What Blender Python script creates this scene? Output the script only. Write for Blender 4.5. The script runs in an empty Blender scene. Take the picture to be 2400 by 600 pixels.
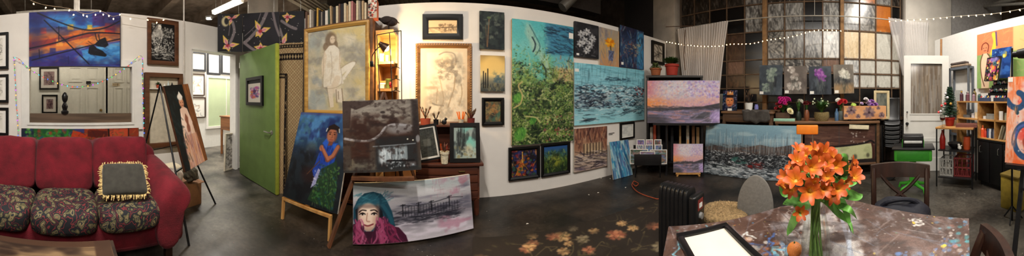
import bpy,bmesh,math,random
import numpy as np
from mathutils import Vector,Matrix
PI=math.pi
F,CX,HY,EYE=555.0,1040.0,232.0,1.24
COL=bpy.context.scene.collection
V3=Vector
def az(px):return (px-CX)/F
def P(px,py,r):
    a=az(px);return V3((r*math.sin(a),r*math.cos(a),EYE+(HY-py)/F*r))
def Pf(px,py,z=0.0):
    return P(px,py,(EYE-z)*F/(py-HY))
def Pxy(px,r,z=0.0):
    a=az(px);return V3((r*math.sin(a),r*math.cos(a),z))
class Plane:
    def __init__(s,n,d):
        s.n=V3((n[0],n[1],0)).normalized();s.d=d
        s.N=-s.n;s.U=V3((s.n.y,-s.n.x,0));s.V=V3((0,0,1))
    def r(s,px):
        a=az(px);return s.d/(s.n.x*math.sin(a)+s.n.y*math.cos(a))
    def at(s,px,py):return P(px,py,s.r(px))
    def z(s,px,py):return s.at(px,py).z
    def off(s,k):return Plane((s.n.x,s.n.y),s.d-k)
WL=Plane((-1,0),3.24)
WC=Plane((0,1),2.94)
WW=Plane((1,0),4.55)
WR=Plane((.132,-.991),2.90)
WH=Plane((-1,0),5.10)
def lin(c):
    def f(u):return u/12.92 if u<=.04045 else ((u+.055)/1.055)**2.4
    return tuple(f(x/255.0) for x in c[:3])
MATS={}
def mat(key,col=(128,128,128),rough=.6,metal=0.0,var=0.12,scale=18.0,bump=0.0,bscale=60.0,spec=.4,stretch=None,col2=None,coat=0.0,sheen=0.0):
    if key in MATS:return MATS[key]
    m=bpy.data.materials.new(key);m.use_nodes=True
    nt=m.node_tree;b=nt.nodes['Principled BSDF']
    b.inputs['Roughness'].default_value=rough;b.inputs['Metallic'].default_value=metal
    b.inputs['Specular IOR Level'].default_value=spec
    b.inputs['Coat Weight'].default_value=coat
    b.inputs['Sheen Weight'].default_value=sheen
    tc=nt.nodes.new('ShaderNodeTexCoord');mp=nt.nodes.new('ShaderNodeMapping')
    nt.links.new(tc.outputs['Object'],mp.inputs['Vector'])
    if stretch:mp.inputs['Scale'].default_value=stretch
    n=nt.nodes.new('ShaderNodeTexNoise');n.inputs['Scale'].default_value=scale;n.inputs['Detail'].default_value=5
    nt.links.new(mp.outputs['Vector'],n.inputs['Vector'])
    cr=nt.nodes.new('ShaderNodeValToRGB')
    c=lin(col)
    if col2 is None:
        lo=[x*(1-var) for x in c];hi=[min(1,x*(1+var)) for x in c]
    else:
        lo,hi=lin(col2),c
    cr.color_ramp.elements[0].position=.32;cr.color_ramp.elements[1].position=.68
    cr.color_ramp.elements[0].color=(*lo,1);cr.color_ramp.elements[1].color=(*hi,1)
    nt.links.new(n.outputs['Fac'],cr.inputs['Fac']);nt.links.new(cr.outputs['Color'],b.inputs['Base Color'])
    if bump:
        n2=nt.nodes.new('ShaderNodeTexNoise');n2.inputs['Scale'].default_value=bscale
        nt.links.new(mp.outputs['Vector'],n2.inputs['Vector'])
        bp=nt.nodes.new('ShaderNodeBump');bp.inputs['Strength'].default_value=bump;bp.inputs['Distance'].default_value=.01
        nt.links.new(n2.outputs['Fac'],bp.inputs['Height']);nt.links.new(bp.outputs['Normal'],b.inputs['Normal'])
    MATS[key]=m;return m
def wood(key,col,col2,rough=.45,scale=6,axis='x'):
    st={'x':(.25,3,3),'y':(3,.25,3),'z':(3,3,.25)}[axis]
    return mat(key,col,rough,col2=col2,scale=scale,stretch=st,bump=.08,bscale=scale*3)
def emit(key,col,s):
    if key in MATS:return MATS[key]
    m=bpy.data.materials.new(key);m.use_nodes=True;b=m.node_tree.nodes['Principled BSDF']
    c=lin(col);b.inputs['Base Color'].default_value=(*c,1)
    b.inputs['Emission Color'].default_value=(*c,1);b.inputs['Emission Strength'].default_value=s
    b.inputs['Roughness'].default_value=.3
    MATS[key]=m;return m
def thin_glass(key,tint=(230,235,235),refl=.06,rough=.03):
    if key in MATS:return MATS[key]
    m=bpy.data.materials.new(key);m.use_nodes=True;nt=m.node_tree;nt.nodes.clear()
    o=nt.nodes.new('ShaderNodeOutputMaterial');mx=nt.nodes.new('ShaderNodeMixShader');t=nt.nodes.new('ShaderNodeBsdfTransparent')
    g=nt.nodes.new('ShaderNodeBsdfGlossy');g.inputs['Roughness'].default_value=rough
    lw=nt.nodes.new('ShaderNodeFresnel');lw.inputs['IOR'].default_value=1.4
    t.inputs['Color'].default_value=(*lin(tint),1)
    mm=nt.nodes.new('ShaderNodeMath');mm.operation='MULTIPLY';mm.inputs[1].default_value=.45;nt.links.new(lw.outputs['Fac'],mm.inputs[0]);nt.links.new(mm.outputs[0],mx.inputs['Fac'])
    nt.links.new(t.outputs[0],mx.inputs[1]);nt.links.new(g.outputs[0],mx.inputs[2]);nt.links.new(mx.outputs[0],o.inputs['Surface'])
    MATS[key]=m;return m
def sheer(key,col,a):
    if key in MATS:return MATS[key]
    m=bpy.data.materials.new(key);m.use_nodes=True;nt=m.node_tree;nt.nodes.clear()
    o=nt.nodes.new('ShaderNodeOutputMaterial');mx=nt.nodes.new('ShaderNodeMixShader');t=nt.nodes.new('ShaderNodeBsdfTransparent')
    d=nt.nodes.new('ShaderNodeBsdfDiffuse');tr=nt.nodes.new('ShaderNodeBsdfTranslucent');m2=nt.nodes.new('ShaderNodeMixShader')
    w=nt.nodes.new('ShaderNodeTexNoise');w.inputs['Scale'].default_value=40
    mr=nt.nodes.new('ShaderNodeMapRange');mr.inputs['To Min'].default_value=a-.08;mr.inputs['To Max'].default_value=a+.08
    d.inputs['Color'].default_value=(*lin(col),1);tr.inputs['Color'].default_value=(*lin(col),1)
    nt.links.new(w.outputs['Fac'],mr.inputs['Value'])
    m2.inputs['Fac'].default_value=.3;nt.links.new(d.outputs[0],m2.inputs[1]);nt.links.new(tr.outputs[0],m2.inputs[2])
    nt.links.new(mr.outputs['Result'],mx.inputs['Fac']);nt.links.new(t.outputs[0],mx.inputs[1]);nt.links.new(m2.outputs[0],mx.inputs[2]);nt.links.new(mx.outputs[0],o.inputs['Surface'])
    MATS[key]=m;return m
def paint_mat(key='oil paint',rough=.55,bump=.12,bscale=220,spec=.18):
    if key in MATS:return MATS[key]
    m=bpy.data.materials.new(key);m.use_nodes=True;nt=m.node_tree;b=nt.nodes['Principled BSDF']
    a=nt.nodes.new('ShaderNodeAttribute');a.attribute_name='paint'
    nt.links.new(a.outputs['Color'],b.inputs['Base Color'])
    b.inputs['Roughness'].default_value=rough;b.inputs['Specular IOR Level'].default_value=spec
    tc=nt.nodes.new('ShaderNodeTexCoord');n=nt.nodes.new('ShaderNodeTexNoise');n.inputs['Scale'].default_value=bscale
    bp=nt.nodes.new('ShaderNodeBump');bp.inputs['Strength'].default_value=bump;bp.inputs['Distance'].default_value=.004
    nt.links.new(tc.outputs['Object'],n.inputs['Vector']);nt.links.new(n.outputs['Fac'],bp.inputs['Height']);nt.links.new(bp.outputs['Normal'],b.inputs['Normal'])
    MATS[key]=m;return m
class MB:
    def __init__(s):s.v=[];s.f=[]
    def add(s,vs,fs,M=None):
        b=len(s.v)
        s.v+=[tuple(M@V3(v)) if M is not None else tuple(v) for v in vs]
        s.f+=[tuple(b+i for i in f) for f in fs];return s
    def box(s,x0,x1,y0,y1,z0,z1,M=None):
        vs=[(x,y,z) for x in (x0,x1) for y in (y0,y1) for z in (z0,z1)]
        return s.add(vs,[(0,1,3,2),(4,6,7,5),(0,4,5,1),(2,3,7,6),(0,2,6,4),(1,5,7,3)],M)
    def bbox(s,x0,x1,y0,y1,z0,z1,r=.01,seg=2,M=None):
        bm=bmesh.new();bmesh.ops.create_cube(bm,size=1)
        for v in bm.verts:v.co=V3(((x0+x1)/2+v.co.x*(x1-x0),(y0+y1)/2+v.co.y*(y1-y0),(z0+z1)/2+v.co.z*(z1-z0)))
        bmesh.ops.bevel(bm,geom=list(bm.edges),offset=min(r,.49*min(abs(x1-x0),abs(y1-y0),abs(z1-z0))),segments=seg,affect='EDGES',profile=.5)
        return s.bm(bm,M)
    def bm(s,bm,M=None):
        bm.verts.index_update()
        s.add([v.co.copy() for v in bm.verts],[[v.index for v in f.verts] for f in bm.faces],M);bm.free();return s
    def tube(s,pts,r,n=8,M=None,cap=True):
        pts=[V3(p) for p in pts];k=len(pts);rs=r if isinstance(r,(list,tuple)) else [r]*k
        vs,fs=[],[];prev=None
        for i,p in enumerate(pts):
            t=(pts[min(i+1,k-1)]-pts[max(i-1,0)])
            t=t.normalized() if t.length>1e-9 else V3((0,0,1))
            if prev is None:
                a=V3((0,0,1)) if abs(t.z)<.9 else V3((1,0,0));u=t.cross(a).normalized()
            else:
                u=(prev-t*prev.dot(t));u=u.normalized() if u.length>1e-6 else t.orthogonal().normalized()
            prev=u;w=t.cross(u)
            for j in range(n):
                th=2*PI*j/n;vs.append(p+(u*math.cos(th)+w*math.sin(th))*rs[i])
        for i in range(k-1):
            for j in range(n):
                a,b=i*n+j,i*n+(j+1)%n;fs.append((a,b,b+n,a+n))
        if cap:fs+=[tuple(range(n-1,-1,-1)),tuple((k-1)*n+j for j in range(n))]
        return s.add(vs,fs,M)
    def bar(s,a,b,w,t,up=V3((0,0,1)),M=None):
        a,b=V3(a),V3(b);d=(b-a).normalized();sd=d.cross(up)
        sd=sd.normalized() if sd.length>1e-5 else d.orthogonal().normalized();u2=sd.cross(d)
        vs=[q+sd*(i*w/2)+u2*(j*t/2) for q in (a,b) for i,j in ((-1,-1),(1,-1),(1,1),(-1,1))]
        return s.add(vs,[(0,1,2,3),(7,6,5,4),(0,4,5,1),(1,5,6,2),(2,6,7,3),(3,7,4,0)],M)
    def lathe(s,prof,c=(0,0,0),n=20,M=None,top=True):
        c=V3(c);vs,fs=[],[];k=len(prof)
        for r,z in prof:
            for j in range(n):
                th=2*PI*j/n;vs.append(c+V3((r*math.cos(th),r*math.sin(th),z)))
        for i in range(k-1):
            for j in range(n):
                a,b=i*n+j,i*n+(j+1)%n;fs.append((a,b,b+n,a+n))
        fs+=[tuple(range(n-1,-1,-1))]+([tuple((k-1)*n+j for j in range(n))] if top else [])
        return s.add(vs,fs,M)
    def ball(s,c,r,M=None,nu=12,nv=8,sc=(1,1,1)):
        prof=[(max(1e-4,math.sin(PI*i/nv)),-math.cos(PI*i/nv)) for i in range(nv+1)]
        mm=Matrix.Translation(V3(c))@Matrix.Diagonal((r*sc[0],r*sc[1],r*sc[2],1))
        return s.lathe(prof,n=nu,M=(M@mm if M is not None else mm))
    def prism(s,pts,h,M=None):
        n=len(pts)
        return s.add([(x,y,0) for x,y in pts]+[(x,y,h) for x,y in pts],
                     [tuple(range(n-1,-1,-1)),tuple(range(n,2*n))]+[(i,(i+1)%n,n+(i+1)%n,n+i) for i in range(n)],M)
    def build(s,name,m,parent=None,smooth=35,loc=None):
        me=bpy.data.meshes.new(name);me.from_pydata([tuple(v) for v in s.v],[],s.f);me.update()
        bm=bmesh.new();bm.from_mesh(me);bmesh.ops.recalc_face_normals(bm,faces=bm.faces);bm.to_mesh(me);bm.free()
        if smooth:
            me.polygons.foreach_set('use_smooth',[True]*len(me.polygons));me.set_sharp_from_angle(angle=math.radians(smooth))
        if m:me.materials.append(m)
        o=bpy.data.objects.new(name,me);COL.objects.link(o)
        if parent is not None:o.parent=parent
        if loc is not None:o.location=loc
        return o
def tag(o,label=None,cat=None,group=None,kind=None):
    if label:o['label']=label
    if cat:o['category']=cat
    if group:o['group']=group
    if kind:o['kind']=kind
    return o
def empty(name,label,cat,group=None,loc=(0,0,0),rz=0.0,M=None):
    o=bpy.data.objects.new(name,None);COL.objects.link(o)
    if M is not None:o.matrix_world=M
    else:o.location=loc;o.rotation_euler=(0,0,rz)
    o.empty_display_size=.05
    return tag(o,label,cat,group)
def struct(o,label=None):return tag(o,label,kind='structure')
def copy_tree(o,parent=None):
    c=o.copy();COL.objects.link(c);c.parent=parent
    for ch in [k for k in bpy.data.objects if k.parent is o]:
        d=ch.copy();COL.objects.link(d);d.parent=c
        for g in [k for k in bpy.data.objects if k.parent is ch]:
            e=g.copy();COL.objects.link(e);e.parent=d
    return c
def frameM(origin,U,V):
    U=V3(U).normalized();V=V3(V);V=(V-U*V.dot(U)).normalized();Y=V.cross(U)
    M=Matrix.Identity(4)
    for i in range(3):M[i][0],M[i][1],M[i][2],M[i][3]=U[i],Y[i],V[i],origin[i]
    return M
OS=1.25
def sm(a,b,x):t=np.clip((x-a)/(b-a+1e-9),0,1);return t*t*(3-2*t)
class Cv:
    def __init__(s,box,base,seed=1,os=OS):
        s.x0,s.y0,s.x1,s.y1=box
        s.W=max(8,int((s.x1-s.x0)*os));s.H=max(8,int((s.y1-s.y0)*os));s.k=os
        s.rg=np.random.default_rng(seed)
        s.a=np.zeros((s.H,s.W,3));s.a[:]=np.array(base)/255.
        s.X,s.Y=np.meshgrid(np.linspace(s.x0,s.x1,s.W),np.linspace(s.y0,s.y1,s.H))
    def blend(s,m,c,sl=None):
        c=np.array(c)/255.;v=s.a if sl is None else s.a[sl]
        v+=(c-v)*m[...,None]
        return s
    def noise(s,sx,sy,oct=3):
        out=np.zeros((s.H,s.W));amp=1;tot=0
        for o in range(oct):
            gx=(s.X-s.x0)/(sx/2**o);gy=(s.Y-s.y0)/(sy/2**o)
            nx,ny=int(gx.max())+3,int(gy.max())+3
            g=s.rg.random((ny,nx));ix,iy=gx.astype(int),gy.astype(int);fx,fy=gx-ix,gy-iy
            fx=fx*fx*(3-2*fx);fy=fy*fy*(3-2*fy)
            out+=amp*((g[iy,ix]*(1-fx)+g[iy,ix+1]*fx)*(1-fy)+(g[iy+1,ix]*(1-fx)+g[iy+1,ix+1]*fx)*fy)
            tot+=amp;amp*=.55
        return out/tot
    def cloud(s,sx,sy,c,lo=.45,hi=.65,a=1.,region=None,oct=3,soft=13):
        m=sm(lo-.05,hi+.07,s.noise(sx,sy,oct))*a
        if region:m=m*s.reg(*region,soft=soft)
        return s.blend(m,c)
    def reg(s,x0,y0,x1,y1,soft=3):
        return sm(x0-soft,x0+soft,s.X)*(1-sm(x1-soft,x1+soft,s.X))*sm(y0-soft,y0+soft,s.Y)*(1-sm(y1-soft,y1+soft,s.Y))
    def vgrad(s,stops):
        ys=[t[0] for t in stops]
        for i in range(3):s.a[...,i]=np.interp(s.Y,ys,[t[1][i]/255. for t in stops])
        return s
    def rect(s,x0,y0,x1,y1,c,a=1.,soft=.6):return s.blend(s.reg(x0,y0,x1,y1,soft)*a,c)
    def _sl(s,x0,y0,x1,y1):
        i0=max(0,int((x0-s.x0)/(s.x1-s.x0)*(s.W-1))-1);i1=min(s.W,int((x1-s.x0)/(s.x1-s.x0)*(s.W-1))+3)
        j0=max(0,int((y0-s.y0)/(s.y1-s.y0)*(s.H-1))-1);j1=min(s.H,int((y1-s.y0)/(s.y1-s.y0)*(s.H-1))+3)
        if i1<=i0 or j1<=j0:return None
        return (slice(j0,j1),slice(i0,i1))
    def blob(s,x,y,rx,ry,c,a=1.,soft=.25,rot=0.):
        R=max(rx,ry)*(1+soft)+1;sl=s._sl(x-R,y-R,x+R,y+R)
        if sl is None:return s
        dx,dy=s.X[sl]-x,s.Y[sl]-y;cr,sr=math.cos(rot),math.sin(rot)
        d=np.sqrt(((dx*cr+dy*sr)/rx)**2+((-dx*sr+dy*cr)/ry)**2)
        return s.blend((1-sm(1-soft,1+soft,d))*a,c,sl)
    def poly(s,pts,c,a=1.):
        xs,ys=[p[0] for p in pts],[p[1] for p in pts];sl=s._sl(min(xs)-1,min(ys)-1,max(xs)+1,max(ys)+1)
        if sl is None:return s
        X,Y=s.X[sl],s.Y[sl];acc=np.zeros(X.shape)
        for ox,oy in ((-.25,-.25),(.25,-.25),(-.25,.25),(.25,.25)):
            ins=np.zeros(X.shape,bool);n=len(pts);xx,yy=X+ox/s.k,Y+oy/s.k
            for i in range(n):
                (xa,ya),(xb,yb)=pts[i],pts[(i+1)%n]
                if ya==yb:continue
                ins ^= ((ya>yy) != (yb>yy)) & (xx<(xb-xa)*(yy-ya)/(yb-ya)+xa)
            acc+=ins
        return s.blend(acc/4*a,c,sl)
    def line(s,pts,w,c,a=1.,soft=.9):
        for (xa,ya),(xb,yb) in zip(pts[:-1],pts[1:]):
            R=w+soft+1;sl=s._sl(min(xa,xb)-R,min(ya,yb)-R,max(xa,xb)+R,max(ya,yb)+R)
            if sl is None:continue
            X,Y=s.X[sl],s.Y[sl];dx,dy=xb-xa,yb-ya;L=dx*dx+dy*dy+1e-9
            t=np.clip(((X-xa)*dx+(Y-ya)*dy)/L,0,1)
            d=np.sqrt((X-xa-t*dx)**2+(Y-ya-t*dy)**2)
            s.blend((1-sm(w/2-soft*.5,w/2+soft,d))*a,c,sl)
        return s
    def curve(s,pts,w,c,a=1.,n=10):
        out=[]
        for i in range(len(pts)-1):
            p0,p1,p2,p3=pts[max(i-1,0)],pts[i],pts[i+1],pts[min(i+2,len(pts)-1)]
            for k in range(n):
                t=k/n
                out.append(tuple(.5*((2*p1[j])+(-p0[j]+p2[j])*t+(2*p0[j]-5*p1[j]+4*p2[j]-p3[j])*t*t+(-p0[j]+3*p1[j]-3*p2[j]+p3[j])*t**3) for j in (0,1)))
        out.append(pts[-1]);return s.line(out,w,c,a)
    def strokes(s,n,box,L,ang,w,pal,a=.8,jit=.4):
        x0,y0,x1,y1=box
        for _ in range(n):
            x,y=s.rg.uniform(x0,x1),s.rg.uniform(y0,y1);l=L*s.rg.uniform(.4,1.3);t=ang+s.rg.normal(0,jit)
            dx,dy=math.cos(t)*l/2,math.sin(t)*l/2
            s.line([(x-dx,y-dy),(x+dx,y+dy)],w*s.rg.uniform(.6,1.4),pal[s.rg.integers(len(pal))],a*s.rg.uniform(.5,1))
        return s
    def dots(s,n,box,r,pal,a=.9,asp=1.):
        x0,y0,x1,y1=box
        for _ in range(n):
            q=r*s.rg.uniform(.5,1.4)
            s.blob(s.rg.uniform(x0,x1),s.rg.uniform(y0,y1),q,q*asp,pal[s.rg.integers(len(pal))],a*s.rg.uniform(.5,1),.35,s.rg.uniform(0,3))
        return s
    def scribble(s,n,box,R,w,pal,a=.8):
        x0,y0,x1,y1=box
        for _ in range(n):
            x,y=s.rg.uniform(x0,x1),s.rg.uniform(y0,y1);t=s.rg.uniform(0,6.3);pts=[]
            for _k in range(6):
                pts.append((x,y));t+=s.rg.normal(0,.8);x+=math.cos(t)*R/4;y+=math.sin(t)*R/4
            s.line(pts,w*s.rg.uniform(.6,1.4),pal[s.rg.integers(len(pal))],a*s.rg.uniform(.5,1))
        return s
    def grain(s,amt=.03):
        s.a*=1+(s.rg.random((s.H,s.W,1))-.5)*2*amt;return s
    def mesh(s,name,w,h,y=0.0,bow=None):
        A=np.clip(s.a,0,1)**1.14
        for ax in (0,1):A=.5*A+.25*(np.roll(A,1,ax)+np.roll(A,-1,ax)) if min(A.shape[:2])>30 else A
        A=np.where(A<=.04045,A/12.92,((A+.055)/1.055)**2.4)
        W,H=s.W,s.H
        u,v=np.meshgrid(np.linspace(0,1,W),np.linspace(1,0,H))
        co=np.zeros((H,W,3),np.float32);co[...,0]=u*w;co[...,2]=v*h
        co[...,1]=y if bow is None else y+bow(u,v)
        idx=np.arange(W*H).reshape(H,W)
        q=np.stack([idx[1:,:-1],idx[1:,1:],idx[:-1,1:],idx[:-1,:-1]],-1).reshape(-1,4).astype(np.int32)
        me=bpy.data.meshes.new(name);me.vertices.add(W*H);me.vertices.foreach_set('co',co.ravel())
        nf=len(q);me.loops.add(nf*4);me.loops.foreach_set('vertex_index',q.ravel());me.polygons.add(nf)
        me.polygons.foreach_set('loop_start',np.arange(0,nf*4,4,dtype=np.int32))
        me.update(calc_edges=True);me.validate()
        ca=me.color_attributes.new('paint','FLOAT_COLOR','POINT')
        buf=np.ones((W*H,4),np.float32);buf[:,:3]=A.reshape(-1,3);ca.data.foreach_set('color',buf.ravel())
        return me
    def obj(s,name,w,h,parent,y=0.0,m=None,bow=None):
        me=s.mesh(name,w,h,y,bow);me.materials.append(m or paint_mat())
        o=bpy.data.objects.new(name,me);COL.objects.link(o);o.parent=parent;return o
def ring(mb,w,h,bw,y0,y1,prof=None):
    mb.box(0,w,y0,y1,0,bw).box(0,w,y0,y1,h-bw,h).box(0,bw,y0,y1,bw,h-bw).box(w-bw,w,y0,y1,bw,h-bw);return mb
def bevel_ring(mb,w,h,bw,y0,y1,k=.4):
    yi=y0+(y1-y0)*k
    o=[(0,0),(w,0),(w,h),(0,h)];i=[(bw,bw),(w-bw,bw),(w-bw,h-bw),(bw,h-bw)];m=[(bw*.45,bw*.45),(w-bw*.45,bw*.45),(w-bw*.45,h-bw*.45),(bw*.45,h-bw*.45)]
    vs=[(x,y1,z) for x,z in o]+[(x,y0+.003,z) for x,z in o]+[(x,y0,z) for x,z in m]+[(x,yi,z) for x,z in i]+[(x,y1,z) for x,z in i]
    fs=[(l*4+a,l*4+(a+1)%4,(l+1)*4+(a+1)%4,(l+1)*4+a) for l in range(4) for a in range(4)]
    fs+=[(a+16,(a+1)%4+16,(a+1)%4,a) for a in range(4)]
    return mb.add(vs,fs)
SIDE=lambda:mat('canvas edge',(205,198,186),.8,var=.08)
def painting(name,label,M,w,h,cv,thick=.035,side=None,group=None,frame=None,tags=(),cat='painting',mat_=None,glass=False,mount=None,rail=True):
    """a canvas, or a picture in a frame. frame=(width, material, 'flat'|'slope'); mount=(width, colour): pale mat around the picture"""
    o=empty(name,label,cat,group,M=M)
    if frame:
        bw,fm,st=frame
        fr=(bevel_ring if st=='slope' else ring)(MB(),w,h,bw,0,thick).build('frame',fm,o)
        iw,ih=w-2*bw,h-2*bw;ox=oz=bw;yy=thick*.45
        if st=='slope':yy=thick*.4+.003
        if mount:
            q=MB();mw=mount[0]
            ring(q,iw,ih,mw,yy-.002,yy+.003).build('mount',mat('mount %d %d %d'%tuple(mount[1]),mount[1],.8,var=.03),o).location=(ox,0,oz)
            ox+=mw;oz+=mw;iw-=2*mw;ih-=2*mw
        c=cv.obj('picture',iw,ih,o,yy+.004,mat_);c.location=(ox,0,oz)
        if glass:MB().box(bw,w-bw,yy-.008,yy-.006,bw,h-bw).build('glass',thin_glass('picture glass'),o)
        MB().box(bw*.5,w-bw*.5,yy+.006,thick-.001,bw*.5,h-bw*.5).build('backing_board',mat('backing board',(96,84,70),.9),o)
    else:
        cv.obj('canvas',w,h,o,0.0,mat_)
        MB().box(0,w,.0012,thick,0,h).build('stretcher_frame',side or SIDE(),o)
    for (tx,tz,tw,th) in tags:
        t=MB().box(tx,tx+tw,-.0025,-.0008,tz,tz+th).build('price_tag',mat('price tag card',(232,230,222),.7,var=.03),o);t['label']='small white price card'
    return o
def on_wall(pl,x0,x1,y0,y1,gap=.004,thick=.035):
    """flat rectangle hung on a wall plane: where its centre column is seen between y0 and y1"""
    q=pl.off(thick+gap);a,b=q.at(x0,y0),q.at(x1,y0);xm=(x0+x1)/2
    zt,zb=q.z(xm,y0),q.z(xm,y1);U=(b-a);U.z=0
    return frameM(V3((a.x,a.y,zb)),U,(0,0,1)),U.length,zt-zb
def quad(bl,br,tl):
    """leaning rectangle from three corners, each (px, py, distance)"""
    a,b,c=P(*bl),P(*br),P(*tl);U=b-a;V=c-a;Vp=V-U.normalized()*V.dot(U.normalized())
    return frameM(a,U,Vp),U.length,Vp.length
# =============================================================== SHELL
WHITE=mat('white wall paint',(226,220,212),.75,var=.05,scale=3,bump=.05,bscale=25)
DARKCEIL=mat('sooty ceiling timber',(150,132,114),.9,var=.35,scale=4,bump=.2,bscale=20)
CONC=mat('pillar concrete',(176,166,152),.85,var=.16,scale=4,bump=.15,bscale=30)
BLACK=mat('black satin paint',(22,21,22),.4,var=.2)
BLACKM=mat('black metal',(20,20,21),.38,metal=.3,var=.2)
def floor_mat():
    m=bpy.data.materials.new('paint-stained concrete floor');m.use_nodes=True;nt=m.node_tree;b=nt.nodes['Principled BSDF'];L=nt.links.new
    tc=nt.nodes.new('ShaderNodeTexCoord')
    def noise(sc,det=6):
        n=nt.nodes.new('ShaderNodeTexNoise');n.inputs['Scale'].default_value=sc;n.inputs['Detail'].default_value=det;L(tc.outputs['Object'],n.inputs['Vector']);return n.outputs['Fac']
    def ramp(f,a,ca,bb,cb):
        r=nt.nodes.new('ShaderNodeValToRGB');r.color_ramp.elements[0].position=a;r.color_ramp.elements[1].position=bb
        r.color_ramp.elements[0].color=(*lin(ca),1);r.color_ramp.elements[1].color=(*lin(cb),1);L(f,r.inputs['Fac']);return r.outputs['Color']
    def mix(f,a,c):
        x=nt.nodes.new('ShaderNodeMix');x.data_type='RGBA';L(f,x.inputs['Factor']);L(a,x.inputs['A']);L(c,x.inputs['B']);return x.outputs['Result']
    brown=ramp(noise(2.6,9),.38,(28,24,20),.68,(62,52,43))
    grey=ramp(noise(2.4,9),.36,(40,37,33),.66,(106,100,90))
    sep=nt.nodes.new('ShaderNodeSeparateXYZ');L(tc.outputs['Object'],sep.inputs[0])
    def rng(sock,a,c):
        r=nt.nodes.new('ShaderNodeMapRange');r.inputs['From Min'].default_value=a;r.inputs['From Max'].default_value=c;L(sock,r.inputs['Value']);return r.outputs['Result']
    def math_(op,a,c):
        r=nt.nodes.new('ShaderNodeMath');r.operation=op;r.use_clamp=op != 'ADD' or True
        for i,q in enumerate((a,c)):
            if isinstance(q,(int,float)):r.inputs[i].default_value=q
            else:L(q,r.inputs[i])
        return r.outputs[0]
    wob=math_('MULTIPLY',noise(.9,3),.9)
    left=rng(math_('ADD',rng(sep.outputs['X'],-.7,-2.6),math_('SUBTRACT',wob,.45)),.35,.8)
    back=rng(math_('ADD',rng(sep.outputs['Y'],.5,-1.2),math_('SUBTRACT',wob,.45)),.35,.8)
    c=mix(math_('MAXIMUM',left,math_('MULTIPLY',back,.55)),brown,grey)
    fine=ramp(noise(26,8),.4,(200,200,200),.62,(255,255,255))
    mu=nt.nodes.new('ShaderNodeMix');mu.data_type='RGBA';mu.blend_type='MULTIPLY';mu.inputs['Factor'].default_value=.8;L(c,mu.inputs['A']);L(fine,mu.inputs['B']);c=mu.outputs['Result']
    for sc,th,colr in ((9,.07,(190,182,168)),(14,.05,(150,80,50)),(23,.08,(205,200,190))):
        vo=nt.nodes.new('ShaderNodeTexVoronoi');vo.inputs['Scale'].default_value=sc;L(tc.outputs['Object'],vo.inputs['Vector'])
        sp=rng(vo.outputs['Distance'],th,th*.6);gate=rng(noise(1.3+sc*.1,2),.56,.6)
        rgb=nt.nodes.new('ShaderNodeRGB');rgb.outputs[0].default_value=(*lin(colr),1)
        c=mix(math_('MULTIPLY',math_('MULTIPLY',sp,gate),.7),c,rgb.outputs[0])
    L(c,b.inputs['Base Color'])
    rr=nt.nodes.new('ShaderNodeMapRange');rr.inputs['To Min'].default_value=.25;rr.inputs['To Max'].default_value=.6;L(noise(5),rr.inputs['Value']);L(rr.outputs['Result'],b.inputs['Roughness'])
    bp=nt.nodes.new('ShaderNodeBump');bp.inputs['Strength'].default_value=.12;bp.inputs['Distance'].default_value=.01;L(noise(30),bp.inputs['Height']);L(bp.outputs['Normal'],b.inputs['Normal'])
    return m
struct(MB().box(-9,4.75,-7,9,-.1,0).build('floor',floor_mat(),smooth=0))
struct(MB().box(-9,4.75,-7,9,4.3,4.4).build('ceiling',DARKCEIL,smooth=0))
for k,y in enumerate((-5.2,-3.6,-2.0,-.4,1.2,2.8,4.4,6.0,7.6)):
    struct(MB().box(-9,4.55,y-.1,y+.1,3.98,4.3).build('ceiling_beam',DARKCEIL,smooth=0))
DARKWALL=mat('dark warehouse wall',(120,110,100),.9,var=.3,scale=3)
struct(MB().box(-9.1,-9,-7,9,0,4.4).build('wall_far_side',DARKWALL,smooth=0))
struct(MB().box(-9,4.75,9,9.1,0,4.4).build('wall_far_back',DARKWALL,smooth=0))
struct(MB().box(-9,4.75,-7.1,-7,0,4.4).build('wall_far_front',DARKWALL,smooth=0))
wy0,wy1=WL.at(70,0).y,WL.at(308,0).y
wz1,wz0=1.24+(232-155)/F*3.24,1.24-(288-232)/F*3.24
DY0,DY1,DZ=1.79,2.70,2.03
m=MB()
T,X0,X1=2.44,-3.34,-3.24
m.box(X0,X1,-3.4,wy0,0,T).box(X0,X1,wy0,wy1,0,wz0).box(X0,X1,wy0,wy1,wz1,T).box(X0,X1,wy1,DY0,0,T)
m.box(X0,X1,DY0,DY1,DZ,T).box(X0,X1,DY1,3.04,0,T)
struct(m.build('wall_left',WHITE,smooth=0))
struct(MB().box(-3.24,4.0,2.94,3.04,0,2.44).build('wall_back',WHITE,smooth=0))
struct(MB().box(-5.2,-5.1,-3.4,4.7,0,2.75).build('wall_hall',mat('hall white paint',(228,228,222),.7,var=.03),smooth=0))
struct(MB().box(-5.1,-3.34,4.6,4.7,0,2.75).build('wall_hall_end',WHITE,smooth=0))
a,b=WR.at(2191,0),WR.at(2560,0);M=frameM(V3((a.x,a.y,0)),V3((b.x-a.x,b.y-a.y,0)),(0,0,1));o=MB().box(0,3.4,0,.1,0,2.445).build('wall_right',mat('right wall white',(224,222,217),.75,var=.03),smooth=0);o.matrix_world=M;struct(o)
JW=mat('white gloss trim',(232,230,224),.4,var=.03)
m=MB().box(-3.36,-3.2,DY1-.05,DY1-.002,0,DZ-.022).box(-3.36,-3.22,DY0+.002,DY0+.02,0,DZ-.022).box(-3.36,-3.2,DY0+.002,DY1-.002,DZ-.02,DZ-.002);struct(m.build('trim_1',JW,smooth=0))
GRIM=mat('grimy brick',(92,78,66),.9,var=.3,scale=6,bump=.2)
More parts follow.
